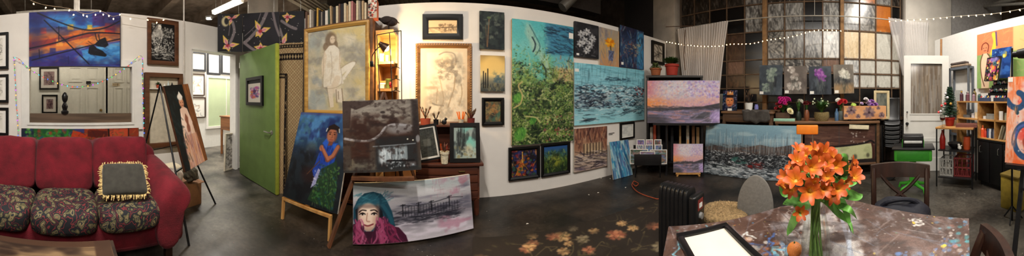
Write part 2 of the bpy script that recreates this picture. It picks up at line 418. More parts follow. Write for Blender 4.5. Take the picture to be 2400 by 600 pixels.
struct(MB().box(4.55,4.75,-7,9,0,.88).box(4.55,4.75,2.9,9,.88,4.3).box(4.55,4.75,-7,-1.74,.88,4.3).build('wall_windows',GRIM,smooth=0))
struct(MB().bbox(4.32,4.55,2.93,3.55,0,4.3,.02).build('pillar_1',CONC))
struct(MB().bbox(4.36,4.55,-2.82,-1.74,0,4.3,.02).build('pillar_2',mat('pillar whitewash',(196,190,180),.85,var=.1,scale=4,bump=.1)))
struct(MB().box(4.3,4.55,3.57,4.5,1.5,4.3).build('wall_dark_panel',mat('black board',(44,39,37),.8),smooth=0))
struct(MB().box(4.40,4.55,-4.4,-2.84,0,4.3).build('wall_grey_panel',mat('grey board',(150,147,144),.8),smooth=0))
RUST=mat('rusty steel sash',(96,74,54),.8,var=.35,scale=14,bump=.2)
RUSTO=mat('ochre painted post',(140,104,66),.75,var=.3,scale=10)
def pane_cv(px0,px1,cols,kinds,seed):
    c=Cv((px0,-150,px1,280),(60,54,48),seed,1.15)
    rows=[-150,-64,3,70,137,172,206,240,280]
    for ci in range(len(cols)-1):
        for ri in range(len(rows)-1):
            xa,xb,ya,yb=cols[ci],cols[ci+1],rows[ri],rows[ri+1]
            k=kinds(ci,ri);bx=(xa,ya,xb,yb)
            base,pal,n={
                'k':((18,17,18),[(34,32,32),(10,10,10)],14),'d':((58,52,46),[(28,26,24),(124,116,108),(60,50,42)],70),
                'g':((158,156,150),[(60,58,58),(206,204,200),(40,38,38),(180,178,174),(90,88,86)],130),'w':((226,225,220),[(160,160,160),(244,244,242),(110,112,114),(236,236,232)],80),
                't':((228,208,174),[(200,176,140),(240,226,200),(226,204,166)],40),'o':((196,120,48),[(180,104,38),(210,136,60)],12),
                's':((128,98,80),[(104,80,66),(150,118,98)],30),'l':((206,204,194),[(186,184,174),(220,219,210)],30),
                'x':((150,146,138),[(24,22,22),(34,30,28),(196,190,180),(20,20,20)],46),'b':((84,62,46),[(60,46,36),(112,84,62)],40)}[k]
            c.rect(xa,ya,xb,yb,base)
            c.strokes(n,(xa+2,ya+2,xb-2,yb-2),16 if k != 'x' else 26,1.5 if k != 'x' else 1.0,2.0,pal,.6,.25 if k != 'x' else .7)
            if k in 'gwl':c.rect(xa,ya,xb,yb,base,.15)
            c.a[:]=c.a
            for q in ((xa,ya,xa+2.2,yb),(xb-2.2,ya,xb,yb),(xa,yb-2.5,xb,yb)):c.rect(*q,(58,46,36),.55)
    c.grain(.06);return c,rows
GLASS_P=paint_mat('painted window glass',.22,.1,90,.5)
def steel_window(n,px0,px1,cols,kinds,seed,label):
    ya,yb=WW.at(px0,0).y,WW.at(px1,0).y
    o=bpy.data.objects.new('window_%d'%n,None);COL.objects.link(o);struct(o,label)
    zt,zb=1.24+(232+150)/F*4.55,1.24-(280-232)/F*4.55
    o.matrix_world=frameM(V3((4.56,ya,zb)),(0,-1,0),(0,0,1));w,h=ya-yb,zt-zb
    ys=[(ya-WW.at(c,0).y)/w for c in cols]
    c,rows=pane_cv(px0,px1,[px0+(px1-px0)*t for t in ys],kinds,seed)
    c.obj('panes',w,h,o,.012,GLASS_P);MB().box(0,w,.02,.03,0,h).build('pane_backing',mat('night behind the glass',(20,20,24),.6),o)
    mb=MB()
    for t in ys:mb.box(t*w-.011,t*w+.011,-.012,.012,0,h)
    for r in rows:
        z=h*(280-r)/430.;mb.box(0,w,-.009,.012,z-.011,z+.011)
    mb.build('sash_bars',RUST,o,smooth=0)
    return o
rk=random.Random(5)
K1={(0,3):'d',(1,3):'d',(2,3):'k',(3,3):'b',(4,3):'k',(0,2):'d',(1,2):'d',(2,2):'k',(3,2):'k',(4,2):'g',(3,4):'s',(4,4):'k',(3,5):'b',(4,5):'k',(2,4):'k',(2,5):'k',(3,6):'k',(4,1):'g'}
steel_window(1,1592,1788,[1592,1627,1663,1703,1745,1788],lambda c,r:K1.get((c,r),'d' if r<4 else 'k'),11,'dark steel sash window behind the pale hanging curtain')
K2={(0,2):'g',(1,2):'g',(2,2):'k',(3,2):'g',(0,3):'x',(1,3):'g',(2,3):'g',(3,3):'w',(0,4):'x',(1,4):'x',(2,4):'x',(3,4):'s',(0,1):'d',(1,1):'d',(2,1):'d',(3,1):'g'}
steel_window(2,1798,1969,[1798,1839,1885,1928,1969],lambda c,r:K2.get((c,r),'d' if r<4 else 'k'),12,'steel sash window with streaked grey panes behind the hanging flower paintings')
K3={(0,2):'g',(1,2):'x',(2,2):'o',(0,3):'t',(1,3):'t',(2,3):'l',(0,4):'w',(1,4):'l',(2,4):'l',(0,5):'w',(1,5):'l',(2,5):'l',(1,1):'o',(0,1):'d',(2,1):'g',(0,6):'k',(1,6):'k',(2,6):'k',(3,2):'k',(3,3):'l',(3,4):'l',(3,5):'l'}
steel_window(3,1977,2110,[1977,2015,2053,2090,2110],lambda c,r:K3.get((c,r),'d' if r<3 else 'k'),13,'steel sash window with pale and orange panes behind the white door')
for k,(p0,p1) in enumerate(((1788,1798),(1969,1977))):
    ya,yb=WW.at(p0,0).y,WW.at(p1,0).y;struct(MB().box(4.50,4.6,yb,ya,.8,4.3).build('trim_%d'%(k+2),RUSTO,smooth=0))
struct(MB().box(4.48,4.58,-1.74,2.9,.82,.88).build('windowsill_1',RUST,smooth=0))
o=MB().box(-.38,.38,-.3,.3,0,4.3).build('pillar_3',CONC,loc=(-3.48,3.6,0));o.rotation_euler=(0,0,-.75);struct(o)
mb=MB()
for i in range(26):mb.box(-3.0+i*.1,-2.96+i*.1,3.1,6.2,3.32,3.345)
mb.box(-3.1,-.3,3.1,6.2,3.345,3.36);struct(mb.build('ceiling_panel',mat('cream roof boarding',(220,205,180),.8),smooth=0))
struct(MB().bar((-1.9,3.15,3.2),(-1.2,6.2,3.2),.16,.16).bar((-2.4,4.2,3.24),(-.4,4.2,3.24),.08,.1).build('ceiling_joist',mat('grey joist',(120,108,94),.8),smooth=0))
DUCT=mat('galvanised duct',(150,146,138),.45,metal=.5)
tag(MB().tube([P(1318,18,4.5),P(1350,-14,4.6),P(1400,-60,4.9)],.1,16).build('ceiling_duct',DUCT),'grey round duct crossing the dark ceiling above the long picture wall','duct')
tag(MB().tube([P(2330,10,5.6),P(2420,-12,4.6)],.05,12).tube([P(2300,16,5.9),P(2420,8,4.4)],.03,10).build('ceiling_conduit',DUCT),'pair of grey pipes under the ceiling above the right partition','pipe')
struct(MB().box(-2.2,3.2,4.1,4.3,3.1,3.5).build('ceiling_girder',mat('dark girder',(62,54,48),.8),smooth=0))
tag(MB().tube([WL.off(.03).at(431,300),WL.off(.03).at(431,40),P(431,-60,3.55)],.012,8).build('hanging_conduit',mat('white conduit',(214,206,196),.5)),'thin white conduit running up the wall beside the doorway','pipe')
tag(MB().tube([P(180,26,3.55),P(180,-220,3.55)],.045,12).build('ceiling_pole',mat('white conduit',(214,206,196),.5)),'white round pole rising above the sofa wall','pole')
struct(MB().box(-3.5,-3.3,-3.4,1.9,2.9,3.1).build('ceiling_rail',DARKCEIL,smooth=0))
TUBE=emit('fluorescent tube',(255,250,240),14.0)
def fitting(name,label,a,b,power,col=(1,.94,.86),size=None,group=None,lit=True):
    a,b=V3(a),V3(b);d=b-a;M=frameM(a,d,(0,0,1));L=d.length
    o=empty(name,label,'light',group,M=M)
    mb=MB();mb.box(0,L,-.06,.06,.035,.09);mb.box(0,.03,-.05,.05,-.01,.04);mb.box(L-.03,L,-.05,.05,-.01,.04);mb.build('housing',mat('fitting enamel',(225,225,220),.4),o,smooth=0)
    MB().tube([(.03,-.025,0),(L-.03,-.025,0)],.017,10).build('fluorescent_tube',TUBE,o)
    MB().tube([(.03,.025,0),(L-.03,.025,0)],.017,10).build('fluorescent_tube',TUBE,o)
    for f_ in (.1,.9):MB().tube([(f_*L,0,.09),(f_*L,0,4.3-a.z)],.006,6).build('hanging_rod',DUCT,o)
    ld=bpy.data.lights.new(name+'_light','AREA');ld.shape='RECTANGLE';ld.size=L;ld.size_y=.12;ld.energy=power;ld.color=col
    lo=bpy.data.objects.new(name+'_light',ld);COL.objects.link(lo);lo.matrix_world=M@Matrix.Translation((L/2,0,-.03))
    return o
fitting('fluorescent_light','lit fluorescent fitting hanging above the doorway header',P(568,4,5.5),P(500,33,6.2),90)
fitting('fluorescent_light','small distant fluorescent fitting seen over the sofa wall',P(497,44,7.8),P(483,45,7.9),20)
fitting('fluorescent_light','fluorescent fitting hanging high over the hall side of the sofa wall',(-4.25,-1.0,2.74),(-4.25,.5,2.74),36)
fitting('fluorescent_light','added fluorescent fitting, out of view high in the hall beyond the doorway',(-4.3,2.2,3.75),(-4.3,3.6,3.75),75)  # extra fitting added out of view to brighten the hall
fitting('fluorescent_light','fluorescent fitting hanging high over the sofa',(-.5,.6,3.75),(-.5,-1.0,3.75),125)
fitting('fluorescent_light','fluorescent fitting hanging high over the paint-splashed table',(3.2,-1.2,3.75),(1.7,-1.2,3.75),84)
# =============================================================== SOFA WALL
def superell(mb,c,a,e1=.35,e2=.35,nu=28,nv=16,M=None,wr=0.0,seed=0):
    rg=random.Random(seed);ph=[rg.uniform(0,6) for _ in range(6)]
    def pw(x,e):return math.copysign(abs(x)**e,x)
    vs,fs=[],[]
    for i in range(nv+1):
        t=-PI/2+PI*i/nv;ct,st=pw(math.cos(t),e1),pw(math.sin(t),e1)
        for j in range(nu):
            p=-PI+2*PI*j/nu
            x,y,z=ct*pw(math.cos(p),e2),ct*pw(math.sin(p),e2),st
            k=1+wr*(math.sin(3*x+ph[0]+4*z)*math.sin(5*y+ph[1])+.6*math.sin(9*z+7*x+ph[2])*math.sin(8*y+ph[3]))
            vs.append((c[0]+a[0]*x*k,c[1]+a[1]*y*k,c[2]+a[2]*z*k))
    for i in range(nv):
        for j in range(nu):
            q,r=i*nu+j,i*nu+(j+1)%nu;fs.append((q,r,r+nu,q+nu))
    return mb.add(vs,fs,M)
MB.superell=superell
def paisley():
    m=bpy.data.materials.new('paisley upholstery');m.use_nodes=True;nt=m.node_tree;b=nt.nodes['Principled BSDF'];L=nt.links.new
    tc=nt.nodes.new('ShaderNodeTexCoord');nz=nt.nodes.new('ShaderNodeTexNoise');nz.inputs['Scale'].default_value=9
    L(tc.outputs['Object'],nz.inputs['Vector'])
    mx=nt.nodes.new('ShaderNodeMix');mx.data_type='RGBA';mx.blend_type='LINEAR_LIGHT';mx.inputs['Factor'].default_value=.09
    L(tc.outputs['Object'],mx.inputs['A']);L(nz.outputs['Color'],mx.inputs['B'])
    mp=nt.nodes.new('ShaderNodeMapping');mp.inputs['Rotation'].default_value=(.3,.2,.6);mp.inputs['Scale'].default_value=(1,1.5,1.2);L(mx.outputs['Result'],mp.inputs['Vector'])
    v=nt.nodes.new('ShaderNodeTexVoronoi');v.inputs['Scale'].default_value=15;L(mp.outputs['Vector'],v.inputs['Vector'])
    r=nt.nodes.new('ShaderNodeValToRGB');r.color_ramp.interpolation='CONSTANT'
    cols=[(0,(96,54,44)),(.09,(150,132,92)),(.17,(34,40,42)),(.26,(126,110,78)),(.34,(86,82,54)),(.44,(22,24,30)),(.62,(120,42,46)),(.68,(20,22,28))]
    e=r.color_ramp.elements;e[0].position,e[0].color=cols[0][0],(*lin(cols[0][1]),1);e[1].position,e[1].color=cols[1][0],(*lin(cols[1][1]),1)
    for p,c in cols[2:]:q=e.new(p);q.color=(*lin(c),1)
    L(v.outputs['Distance'],r.inputs['Fac'])
    v2=nt.nodes.new('ShaderNodeTexVoronoi');v2.inputs['Scale'].default_value=55;L(tc.outputs['Object'],v2.inputs['Vector'])
    r2=nt.nodes.new('ShaderNodeValToRGB');r2.color_ramp.elements[0].color=(.25,.25,.25,1);r2.color_ramp.elements[1].position=.35
    L(v2.outputs['Distance'],r2.inputs['Fac'])
    mu=nt.nodes.new('ShaderNodeMix');mu.data_type='RGBA';mu.blend_type='MULTIPLY';mu.inputs['Factor'].default_value=.55;L(r.outputs['Color'],mu.inputs['A']);L(r2.outputs['Color'],mu.inputs['B'])
    L(mu.outputs['Result'],b.inputs['Base Color']);b.inputs['Roughness'].default_value=.85;return m
RED=mat('red chenille',(100,12,26),.9,var=.35,scale=9,bump=.3,bscale=120,sheen=.05)
so=empty('sofa','red three-seat sofa with dark paisley seat cushions below the inner window','sofa',loc=(-2.0,0,0))
def at0(o,p):o.location=-p.location;return o
def S(mb,name,m,lab=None):
    o=mb.build(name,m,so);o.location=-so.location
    if lab:o['label']=lab
    return o
S(MB().bbox(-2.45,-1.66,-1.1,.86,.12,.34,.05,3),'base',RED)
S(MB().superell((-2.42,-.12,.45),(.12,.98,.36),.3,.25,40,18),'backrest',RED)
PAIS=paisley()
for k,(ya,yb) in enumerate(((-.84,-.325),(-.325,.19),(.19,.70))):
    yc=(ya+yb)/2;mm=Matrix.Translation((-2.21,yc,.64))@Matrix.Rotation(.22,4,'Y').inverted()
    S(MB().superell((0,0,0),(.13,(yb-ya)/2+.002,.235),.3,.26,48,30,mm,.028,k),'back_cushion',RED)
    sy=(-.80,-.30,.19,.66)[k:k+2]
    S(MB().superell((-1.84,(sy[0]+sy[1])/2,.385),(.26,(sy[1]-sy[0])/2+.002,.095),.45,.4,44,18,None,.01,k+5),'seat_cushion',PAIS,'dark seat cushion patterned with tan paisley')
for sgn in (1,-1):
    prof=[(.60,.10),(.60,.42),(.64,.55),(.72,.62),(.82,.63),(.89,.585),(.90,.53),(.86,.48),(.83,.40),(.81,.10)]
    mb=MB();n=len(prof);xs=[(-2.47,.03),(-2.4,.05),(-2.2,.04),(-1.9,.0),(-1.7,-.03),(-1.62,-.05),(-1.595,-.09)]
    vs=[]
    for i,(x,dz) in enumerate(xs):
        kk=1.0 if i<6 else .9
        for (y,z) in prof:
            yy=.75+(y-.75)*kk;zz=.35+(z-.35)*kk
            vs.append((x,yy if sgn>0 else-.20-yy,max(.1,zz+(dz*(z>.45)))))
    fs=[(i*n+j,i*n+(j+1)%n,(i+1)*n+(j+1)%n,(i+1)*n+j) for i in range(len(xs)-1) for j in range(n)]
    fs+=[tuple(range(n)),tuple((len(xs)-1)*n+j for j in range(n))[::-1]]
    o=S(mb.add(vs,fs),'arm',RED);sub=o.modifiers.new('s','SUBSURF');sub.levels=sub.render_levels=2
for x in (-2.38,-1.72):
    for y in (-1.02,.74):S(MB().bbox(x-.03,x+.03,y-.03,y+.03,0,.125,.008),'foot',wood('dark wood',(58,38,26),(34,22,16)))
M=quad((238,464,1.74),(346,460,1.78),(244,390,1.93))
mm,w_,h_=M
pc=empty('throw_cushion','charcoal cushion with a cream fringe lying on the red sofa','cushion',M=mm)
MB().superell((0,0,0),(w_/2-.005,h_/2-.005,.045),.75,.22,44,16,Matrix.Translation((w_/2,-.035,h_/2))@Matrix.Rotation(PI/2,4,'X'),.03,3).build('cover',mat('charcoal velvet',(54,52,46),.9,var=.25,scale=20,sheen=.2),pc)
mb=MB();rg=random.Random(3)
for k in range(170):
    t=k/170*4;s_=int(t);f_=t-s_
    x,z,dx,dz=[(f_*w_,0,0,-1),(w_,f_*h_,1,0),(w_-f_*w_,h_,0,1),(0,h_-f_*h_,-1,0)][s_]
    x=w_/2+(x-w_/2)*.93;z=h_/2+(z-h_/2)*.93
    l=rg.uniform(.022,.034);j=rg.uniform(-.012,.012)
    mb.tube([(x,-.03,z),(x+dx*l*.6+j,-.035,z+dz*l*.6+j),(x+dx*l+j,-.02+rg.uniform(-.01,.01),z+dz*l+rg.uniform(-.01,.01))],.0034,5)
o=mb.build('fringe',mat('cream fringe',(206,180,122),.9,var=.2,scale=40),pc);o['label']='cream tasselled fringe'
t=empty('coffee_table','worn wooden coffee table with pale patches before the sofa','table',loc=(-1.05,-.5,0))
c=Cv((0,0,60,120),(56,42,33),4,4);c.cloud(20,30,(60,46,38),.4,.6,.8);c.cloud(14,20,(146,122,92),.52,.62,.9);c.strokes(200,(0,0,60,120),30,PI/2,.6,[(50,36,28),(96,76,58)],.5,.05)
c.rect(0,0,5,120,(78,56,42),.9);c.rect(55,0,60,120,(78,56,42),.9);c.rect(0,112,60,120,(74,54,42),.9);c.rect(0,0,60,8,(74,54,42),.9)
o=c.obj('table_top',.60,1.4,t);o.matrix_local=Matrix(((1,0,0,-.31),(0,0,1,-.68),(0,-1,0,.4205),(0,0,0,1)))
MB().bbox(-.31,.29,-.68,.74,.37,.42,.006).build('table_edge',wood('worn brown wood',(62,45,34),(38,28,22),.5,6,'y'),t)
for x in (-.27,.25):
    for y in (-.64,.70):MB().bbox(x-.03,x+.03,y-.03,y+.03,0,.37,.004).build('leg',wood('worn brown wood',(62,45,34),(38,28,22),.5,6,'y'),t)
FRB=mat('black picture frame',(15,14,14),.45,var=.2,spec=.2)
def print_cv(box,seed,pal=((120,116,110),(60,58,56)),paper=(226,222,212)):
    c=Cv(box,paper,seed);x0,y0,x1,y1=box;w,h=x1-x0,y1-y0
    c.cloud(w*.4,h*.3,pal[0],.45,.65,.7,(x0+w*.15,y0+h*.15,x1-w*.15,y1-h*.15));c.scribble(40,(x0+w*.2,y0+h*.2,x1-w*.2,y1-h*.2),w*.3,1,pal,.6);return c
for k,(ya,yb,lab) in enumerate(((78,162,'black framed black-and-white print, topmost of the column at the edge of the photo'),(175,240,'black framed print, middle of the column at the edge of the photo'),(252,316,'black framed print, lowest of the column at the edge of the photo'))):
    M,w_,h_=on_wall(WL,-58,19,ya,yb)
    painting('framed_print',lab,M,w_,h_,print_cv((-54,ya+4,14,yb-4),20+k),.035,group='column of framed prints',frame=(.035,FRB,'flat'),mount=(.05,(232,228,220)),cat='picture')
def cv_bridge():
    c=Cv((68,26,283,155),(40,48,110),31,1.5)
    c.vgrad([(26,(48,50,120)),(60,(60,100,176)),(85,(206,116,56)),(105,(176,60,48)),(125,(56,56,120)),(155,(36,40,96))])
    c.cloud(60,24,(44,40,120),.45,.6,.9,(68,26,140,70));c.cloud(50,16,(64,150,210),.45,.6,.9,(110,35,230,70))
    c.poly([(160,75),(283,52),(283,78),(200,98),(150,108)],(226,120,40),.8);c.poly([(68,98),(150,86),(230,76),(190,96),(68,118)],(150,60,60),.8)
    c.poly([(68,118),(200,88),(283,80),(283,92),(180,112),(68,132)],(236,150,66),.75);c.poly([(68,132),(180,112),(283,92),(283,155),(68,155)],(66,74,160),.8)
    c.poly([(190,118),(283,96),(283,148),(200,150)],(70,160,214),.75);c.cloud(24,12,(120,190,230),.5,.65,.7,(180,100,283,150));c.cloud(30,14,(90,50,130),.45,.6,.8,(68,125,180,155))
    for x,y,q,w in ((102,71,(214,80,60),7),(165,64,(240,190,60),7),(210,64,(246,200,60),6),(257,64,(214,60,40),12),(124,119,(50,50,120),7),(188,48,(40,110,210),12),(140,100,(240,170,80),8),(230,45,(70,40,120),14)):c.rect(x-w,y-w,x+w,y+w,q,.8,2)
    c.strokes(260,(68,26,283,155),14,-.2,2.2,[(50,50,120),(206,120,60),(70,120,190),(110,56,100),(34,34,80)],.22,.5);c.cloud(40,20,(36,36,90),.52,.7,.6);c.rect(232,30,283,60,(44,34,84),.6,10);c.rect(68,26,100,155,(40,44,96),.5,14)
    c.curve([(88,28),(130,48),(180,66),(215,70),(250,62),(283,44)],2.4,(24,22,40));c.curve([(68,112),(130,100),(180,84),(220,76),(283,76)],2.6,(30,22,44));c.curve([(75,140),(150,122),(220,104),(283,88)],2.2,(30,24,48))
    c.line([(104,46),(150,92),(208,150)],2.2,(22,20,36));c.line([(138,62),(138,95)],1.6,(28,24,44));c.line([(132,65),(145,65)],1.2,(28,24,44));c.line([(92,115),(93,135)],1.4,(30,24,44));c.line([(160,132),(161,150)],1.4,(40,40,90))
    c.poly([(206,124),(208,110),(218,104),(226,112),(240,118),(250,128),(246,132),(212,128)],(16,16,28));c.poly([(220,104),(232,92),(246,86),(254,104),(246,110),(228,108)],(20,20,32))
    c.curve([(222,76),(226,92),(232,94),(230,80)],1.2,(24,22,34));c.strokes(20,(206,90,254,130),14,.3,1,[(50,60,90),(8,8,16)],.6);c.rect(281,26,283,155,(60,60,70));return c
M,w_,h_=on_wall(WL,68,283,26,155,.05)
painting('painting','colourful bridge painting with dark sneakers hanging from a wire, above the inner window',M,w_,h_,cv_bridge(),.035)
wi=bpy.data.objects.new('window_4',None);COL.objects.link(wi);struct(wi,'white framed inner window above the sofa looking into the hall')
M,w_,h_=on_wall(WL,50,335,139,306,.002,.03);wi.matrix_world=M
bl=WL.at(70,0).y-M.translation.y;br=WL.at(308,0).y-M.translation.y;zb,zt=wz0-M.translation.z,wz1-M.translation.z
mb=MB().box(0,bl,0,.03,0,h_).box(br,w_,0,.03,0,h_).box(bl,br,0,.03,0,zb).box(bl,br,0,.03,zt,h_);mb.box(bl-.03,bl,-.012,0,zb,zt).box(br,br+.03,-.012,0,zb,zt).box(bl-.03,br+.03,-.012,0,zb-.03,zb).box(bl-.03,br+.03,-.012,0,zt,zt+.03)
mb.build('casing',mat('window casing white',(222,220,214),.5,var=.05,scale=8),wi,smooth=0)
MB().box(bl,br,.04,.13,zb,zb+.125).build('sill',wood('grey brown sill',(104,84,66),(70,56,44),.5),wi,smooth=0)
MB().box(bl,br,.07,.076,zb+.125,zt).build('glass',thin_glass('smoked glass',(206,204,198)),wi,smooth=0)
mb=MB();mb.lathe([(.0,0),(.05,0),(.055,.03),(.03,.05),(.045,.10),(.02,.15),(.04,.19),(.045,.24),(.025,.28),(.0,.30)],n=14);mb.tube([(0,0,.16),(.05,0,.12),(.02,.02,.06)],.012,6)
q=WL.off(-.03).at(152,265);o=mb.build('figurine',mat('black figurine',(22,20,20),.35));o.location=(q.x,q.y,wz0+.126);tag(o,'small black figurine standing on the inner window sill','figurine')
def panel_door(name,px0,px1,label,top=2.05):
    pl=WH.off(.0);a,b=pl.at(px0,232),pl.at(px1,232);w=(b-a).length
    o=bpy.data.objects.new(name,None);COL.objects.link(o);struct(o,label);o.matrix_world=frameM(V3((-5.06,a.y,0)),(0,1,0),(0,0,1))
    mb=MB();mb.box(0,w,.005,.04,0,top)
    for x0,x1 in ((.1,w/2-.04),(w/2+.04,w-.1)):
        for z0,z1 in ((.15,.75),(.85,1.5),(1.6,top-.12)):
            ring(MB(),x1-x0,z1-z0,.03,0,.01);q=MB();ring(q,x1-x0,z1-z0,.028,-.006,.006);mb.add([(v[0]+x0,v[1],v[2]+z0) for v in q.v],q.f);mb.box(x0+.07,x1-.07,-.002,.006,z0+.07,z1-.07)
    mb.build('leaf',mat('hall door white',(206,204,196),.5,var=.04),o,smooth=0)
    mb=MB();mb.box(-.08,0,-.01,.04,0,top+.08).box(w,w+.08,-.01,.04,0,top+.08).box(-.08,w+.08,-.01,.04,top,top+.08);mb.build('door_frame',mat('hall door white',(206,204,196)),o,smooth=0)
    h=MB().lathe([(0,0),(.02,0),(.025,.03),(.03,.05),(.02,.07),(0,.075)],n=14,M=Matrix.Translation((w-.07,0,1.0))@Matrix.Rotation(PI/2,4,'X'));h.build('door_knob',mat('brass',(150,120,60),.3,metal=.9),o)
    return o
panel_door('door_1',150,243,'white panelled hall door behind the inner window glass')
d2=panel_door('door_2',256,330,'white hall door with a small number sign behind the inner window glass')
c=Cv((0,0,40,14),(196,178,150),2,3);c.rect(7,2,8.6,12,(40,34,30));c.rect(13,2,14.6,12,(40,34,30));c.rect(19,2,20.6,12,(40,34,30));c.blob(29,7,4,5,(40,34,30));c.blob(29,7,2.2,3.2,(196,178,150))
o=c.obj('sign_plate',.16,.06,d2,-.004);o.location=(.06,-.004,1.52)
q=WH.off(.01).at(207,194);o=MB().box(-.0,.02,-.05,.05,-.03,.03).build('door_sign',BLACK);o.location=(q.x+.045,q.y,q.z);tag(o,'small black sign on the hall door','sign')
for k,(x0,x1,ya,yb,lab) in enumerate(((92,138,157,210,'dark framed print in the hall, upper of two seen through the inner window'),(98,135,222,266,'dark framed print in the hall, lower of two seen through the inner window'))):
    M,w_,h_=on_wall(WH,x0,x1,ya,yb);c=print_cv((x0,ya,x1,yb),40+k,((90,60,70),(50,36,44)),(150,130,130));painting('framed_print',lab,M,w_,h_,c,.03,frame=(.035,FRB,'flat'),mount=(.06,(196,190,184)),cat='picture',group='hall prints')
def cv_mermaid():
    c=Cv((356,58,410,140),(24,22,22),51,2.0);W=(226,222,214)
    c.blob(394,76,13,11,(60,58,56),.9);c.dots(70,(380,66,408,88),1.6,[W,(150,148,142)],.7)
    [c.blob(372-6*math.sin(t*2.6)+34*max(0,t-.55)**1.2*1.6,72+50*t-24*max(0,t-.75),7.5-5*t+3*math.sin(t*6),5,(172-30*t,168-30*t,162-30*t),.9,.5) for t in [k/30 for k in range(31)]];c.blob(375,66,4.5,5.5,W);c.curve([(378,72),(381,84),(378,96)],2.4,(190,186,180));c.curve([(371,62),(365,76),(366,92)],3,(120,116,112));c.dots(80,(366,92,396,120),1.2,[(60,58,56),(214,210,204)],.7)
    c.scribble(150,(362,92,406,126),8,.8,[W,(24,22,22),(110,108,104)],.9);c.strokes(60,(358,120,408,136),10,.1,.9,[W,(120,118,114)],.8);c.scribble(40,(358,60,372,120),7,.7,[W],.6);return c
M,w_,h_=on_wall(WL,346,419,45,152)
painting('framed_print','white-on-black mermaid print in a brown wooden frame beside the doorway',M,w_,h_,cv_mermaid(),.035,frame=(.062,wood('walnut frame',(104,62,36),(66,38,22)),'slope'),cat='picture')
def cv_sofa():
    c=Cv((50,302,325,372),(70,60,60),52)
    c.rect(50,302,80,372,(44,54,70));c.rect(80,302,170,372,(52,110,50));c.rect(160,302,200,372,(70,70,120));c.rect(196,302,325,372,(150,66,44))
    c.dots(120,(60,302,175,340),4,[(60,150,60),(40,90,60),(120,180,90),(60,90,130),(170,70,50)],.9);c.poly([(170,305),(205,315),(190,340),(160,340)],(190,70,40));c.poly([(204,304),(250,308),(250,326),(204,320)],(96,40,32));c.rect(255,304,300,322,(190,84,56));c.line([(252,302),(254,330)],3,(30,22,20));c.line([(300,302),(300,330)],2.4,(60,30,26))
    c.strokes(150,(50,302,325,340),9,.2,1.5,[(40,60,60),(200,110,60),(80,150,80),(50,40,60)],.5,.7);return c
M,w_,h_=on_wall(WL,50,325,302,372)
painting('painting','long green and red painting low on the wall behind the sofa',M,w_,h_,cv_sofa(),.035)
BULBS={}
def bulb_mat(c,s):return emit('bulb %d %d %d %.1f'%(*c,s),c,s)
def string_light(label,wire,bulbs,cols,s,size=.008,wcol=(40,60,40),up=False,wr=.0022):
    o=empty('string_light',label,'string lights',loc=wire[0]);off=V3(wire[0])
    MB().tube([V3(p)-off for p in wire],wr,6).build('wire',mat('wire %d %d %d'%wcol,wcol,.5),o)
    base=MB().lathe([(0,-.3),(.6,-.2),(1,.3),(.9,.9),(.5,1.9),(0,2.4)],n=8)
    meshes={}
    for i,p in enumerate(bulbs):
        c=cols[i%len(cols)]
        if c not in meshes:
            q=base.build('bulb',bulb_mat(c,s));meshes[c]=q.data
        else:q=bpy.data.objects.new('bulb',meshes[c]);COL.objects.link(q)
        q.parent=o;q.location=V3(p)-off;q.scale=(size,size,size);rr=random.Random(i);q.rotation_euler=(rr.uniform(-.9,.9)+(PI if not up else 0),rr.uniform(-.6,.6),0)
    return o
def cat_pts(pts,n=8):
    out=[]
    for i in range(len(pts)-1):
        p0,p1,p2,p3=pts[max(i-1,0)],pts[i],pts[i+1],pts[min(i+2,len(pts)-1)]
        for k in range(n):
            t=k/n;out.append(.5*((2*p1)+(-p0+p2)*t+(2*p0-5*p1+4*p2-p3)*t*t+(-p0+3*p1-3*p2+p3)*t**3))
    return out+[pts[-1]]
def along(path,n,t0=.01,t1=.99):
    L=[0]
    for a,b in zip(path[:-1],path[1:]):L.append(L[-1]+(b-a).length)
    out=[]
    for k in range(n):
        s_=L[-1]*(t0+(t1-t0)*k/max(1,n-1));i=max(0,min(len(path)-2,next((j for j in range(len(L)-1) if L[j+1]>=s_),len(path)-2)))
        f_=(s_-L[i])/max(1e-9,L[i+1]-L[i]);out.append(path[i].lerp(path[i+1],f_))
    return out
WARM=(255,214,150)
pl=WL.off(.14)
path=cat_pts([pl.at(x,y) for x,y in ((60,-8),(77,3),(107,12),(162,20),(200,32),(236,26),(262,38),(284,36),(330,44),(366,47),(392,46))])
bl_=[pl.at(x,y) for x,y in ((78,8),(108,17),(127,20),(163,23),(173,34),(195,34),(203,37),(224,34),(236,25),(242,33),(255,36),(266,43),(281,33),(368,52),(384,46),(345,46),(306,43))]
string_light('warm fairy lights draped along the top of the bridge painting',path,bl_,[WARM],9,.009,(190,170,140))
pl=WL.off(.055)
CL=[(255,60,50),(60,110,255),(60,200,90),(255,180,60),(190,60,255),(70,210,230)]
path=cat_pts([pl.at(x,y) for x,y in ((43,336),(42,290),(38,240),(36,190),(33,140),(31,134),(45,138),(58,152),(78,168),(110,184),(150,199),(190,203),(230,194),(265,178),(300,154),(331,131),(334,170),(335,220),(337,270),(338,318))])
string_light('coloured fairy lights hung around the inner window frame',path,along(path,62),CL,1.0,.0078,(30,46,34))
ea=empty('easel','black metal tripod easel holding the praying figure portrait','easel',loc=Pxy(440,2.3))
apex=P(374,196,2.52)
feet=[Pxy(443,2.0),Pxy(505,2.80),V3((-2.78,.72,0))]
for k,f_ in enumerate(feet):MB().tube([apex+V3((.01*k,0,0))-ea.location,f_+V3((0,0,.0))-ea.location],[.009,.011],8).build('leg',BLACKM,ea)
MB().tube([feet[0].lerp(apex,.40)-ea.location,feet[1].lerp(apex,.40)-ea.location],.012,8).build('ledge',BLACKM,ea)
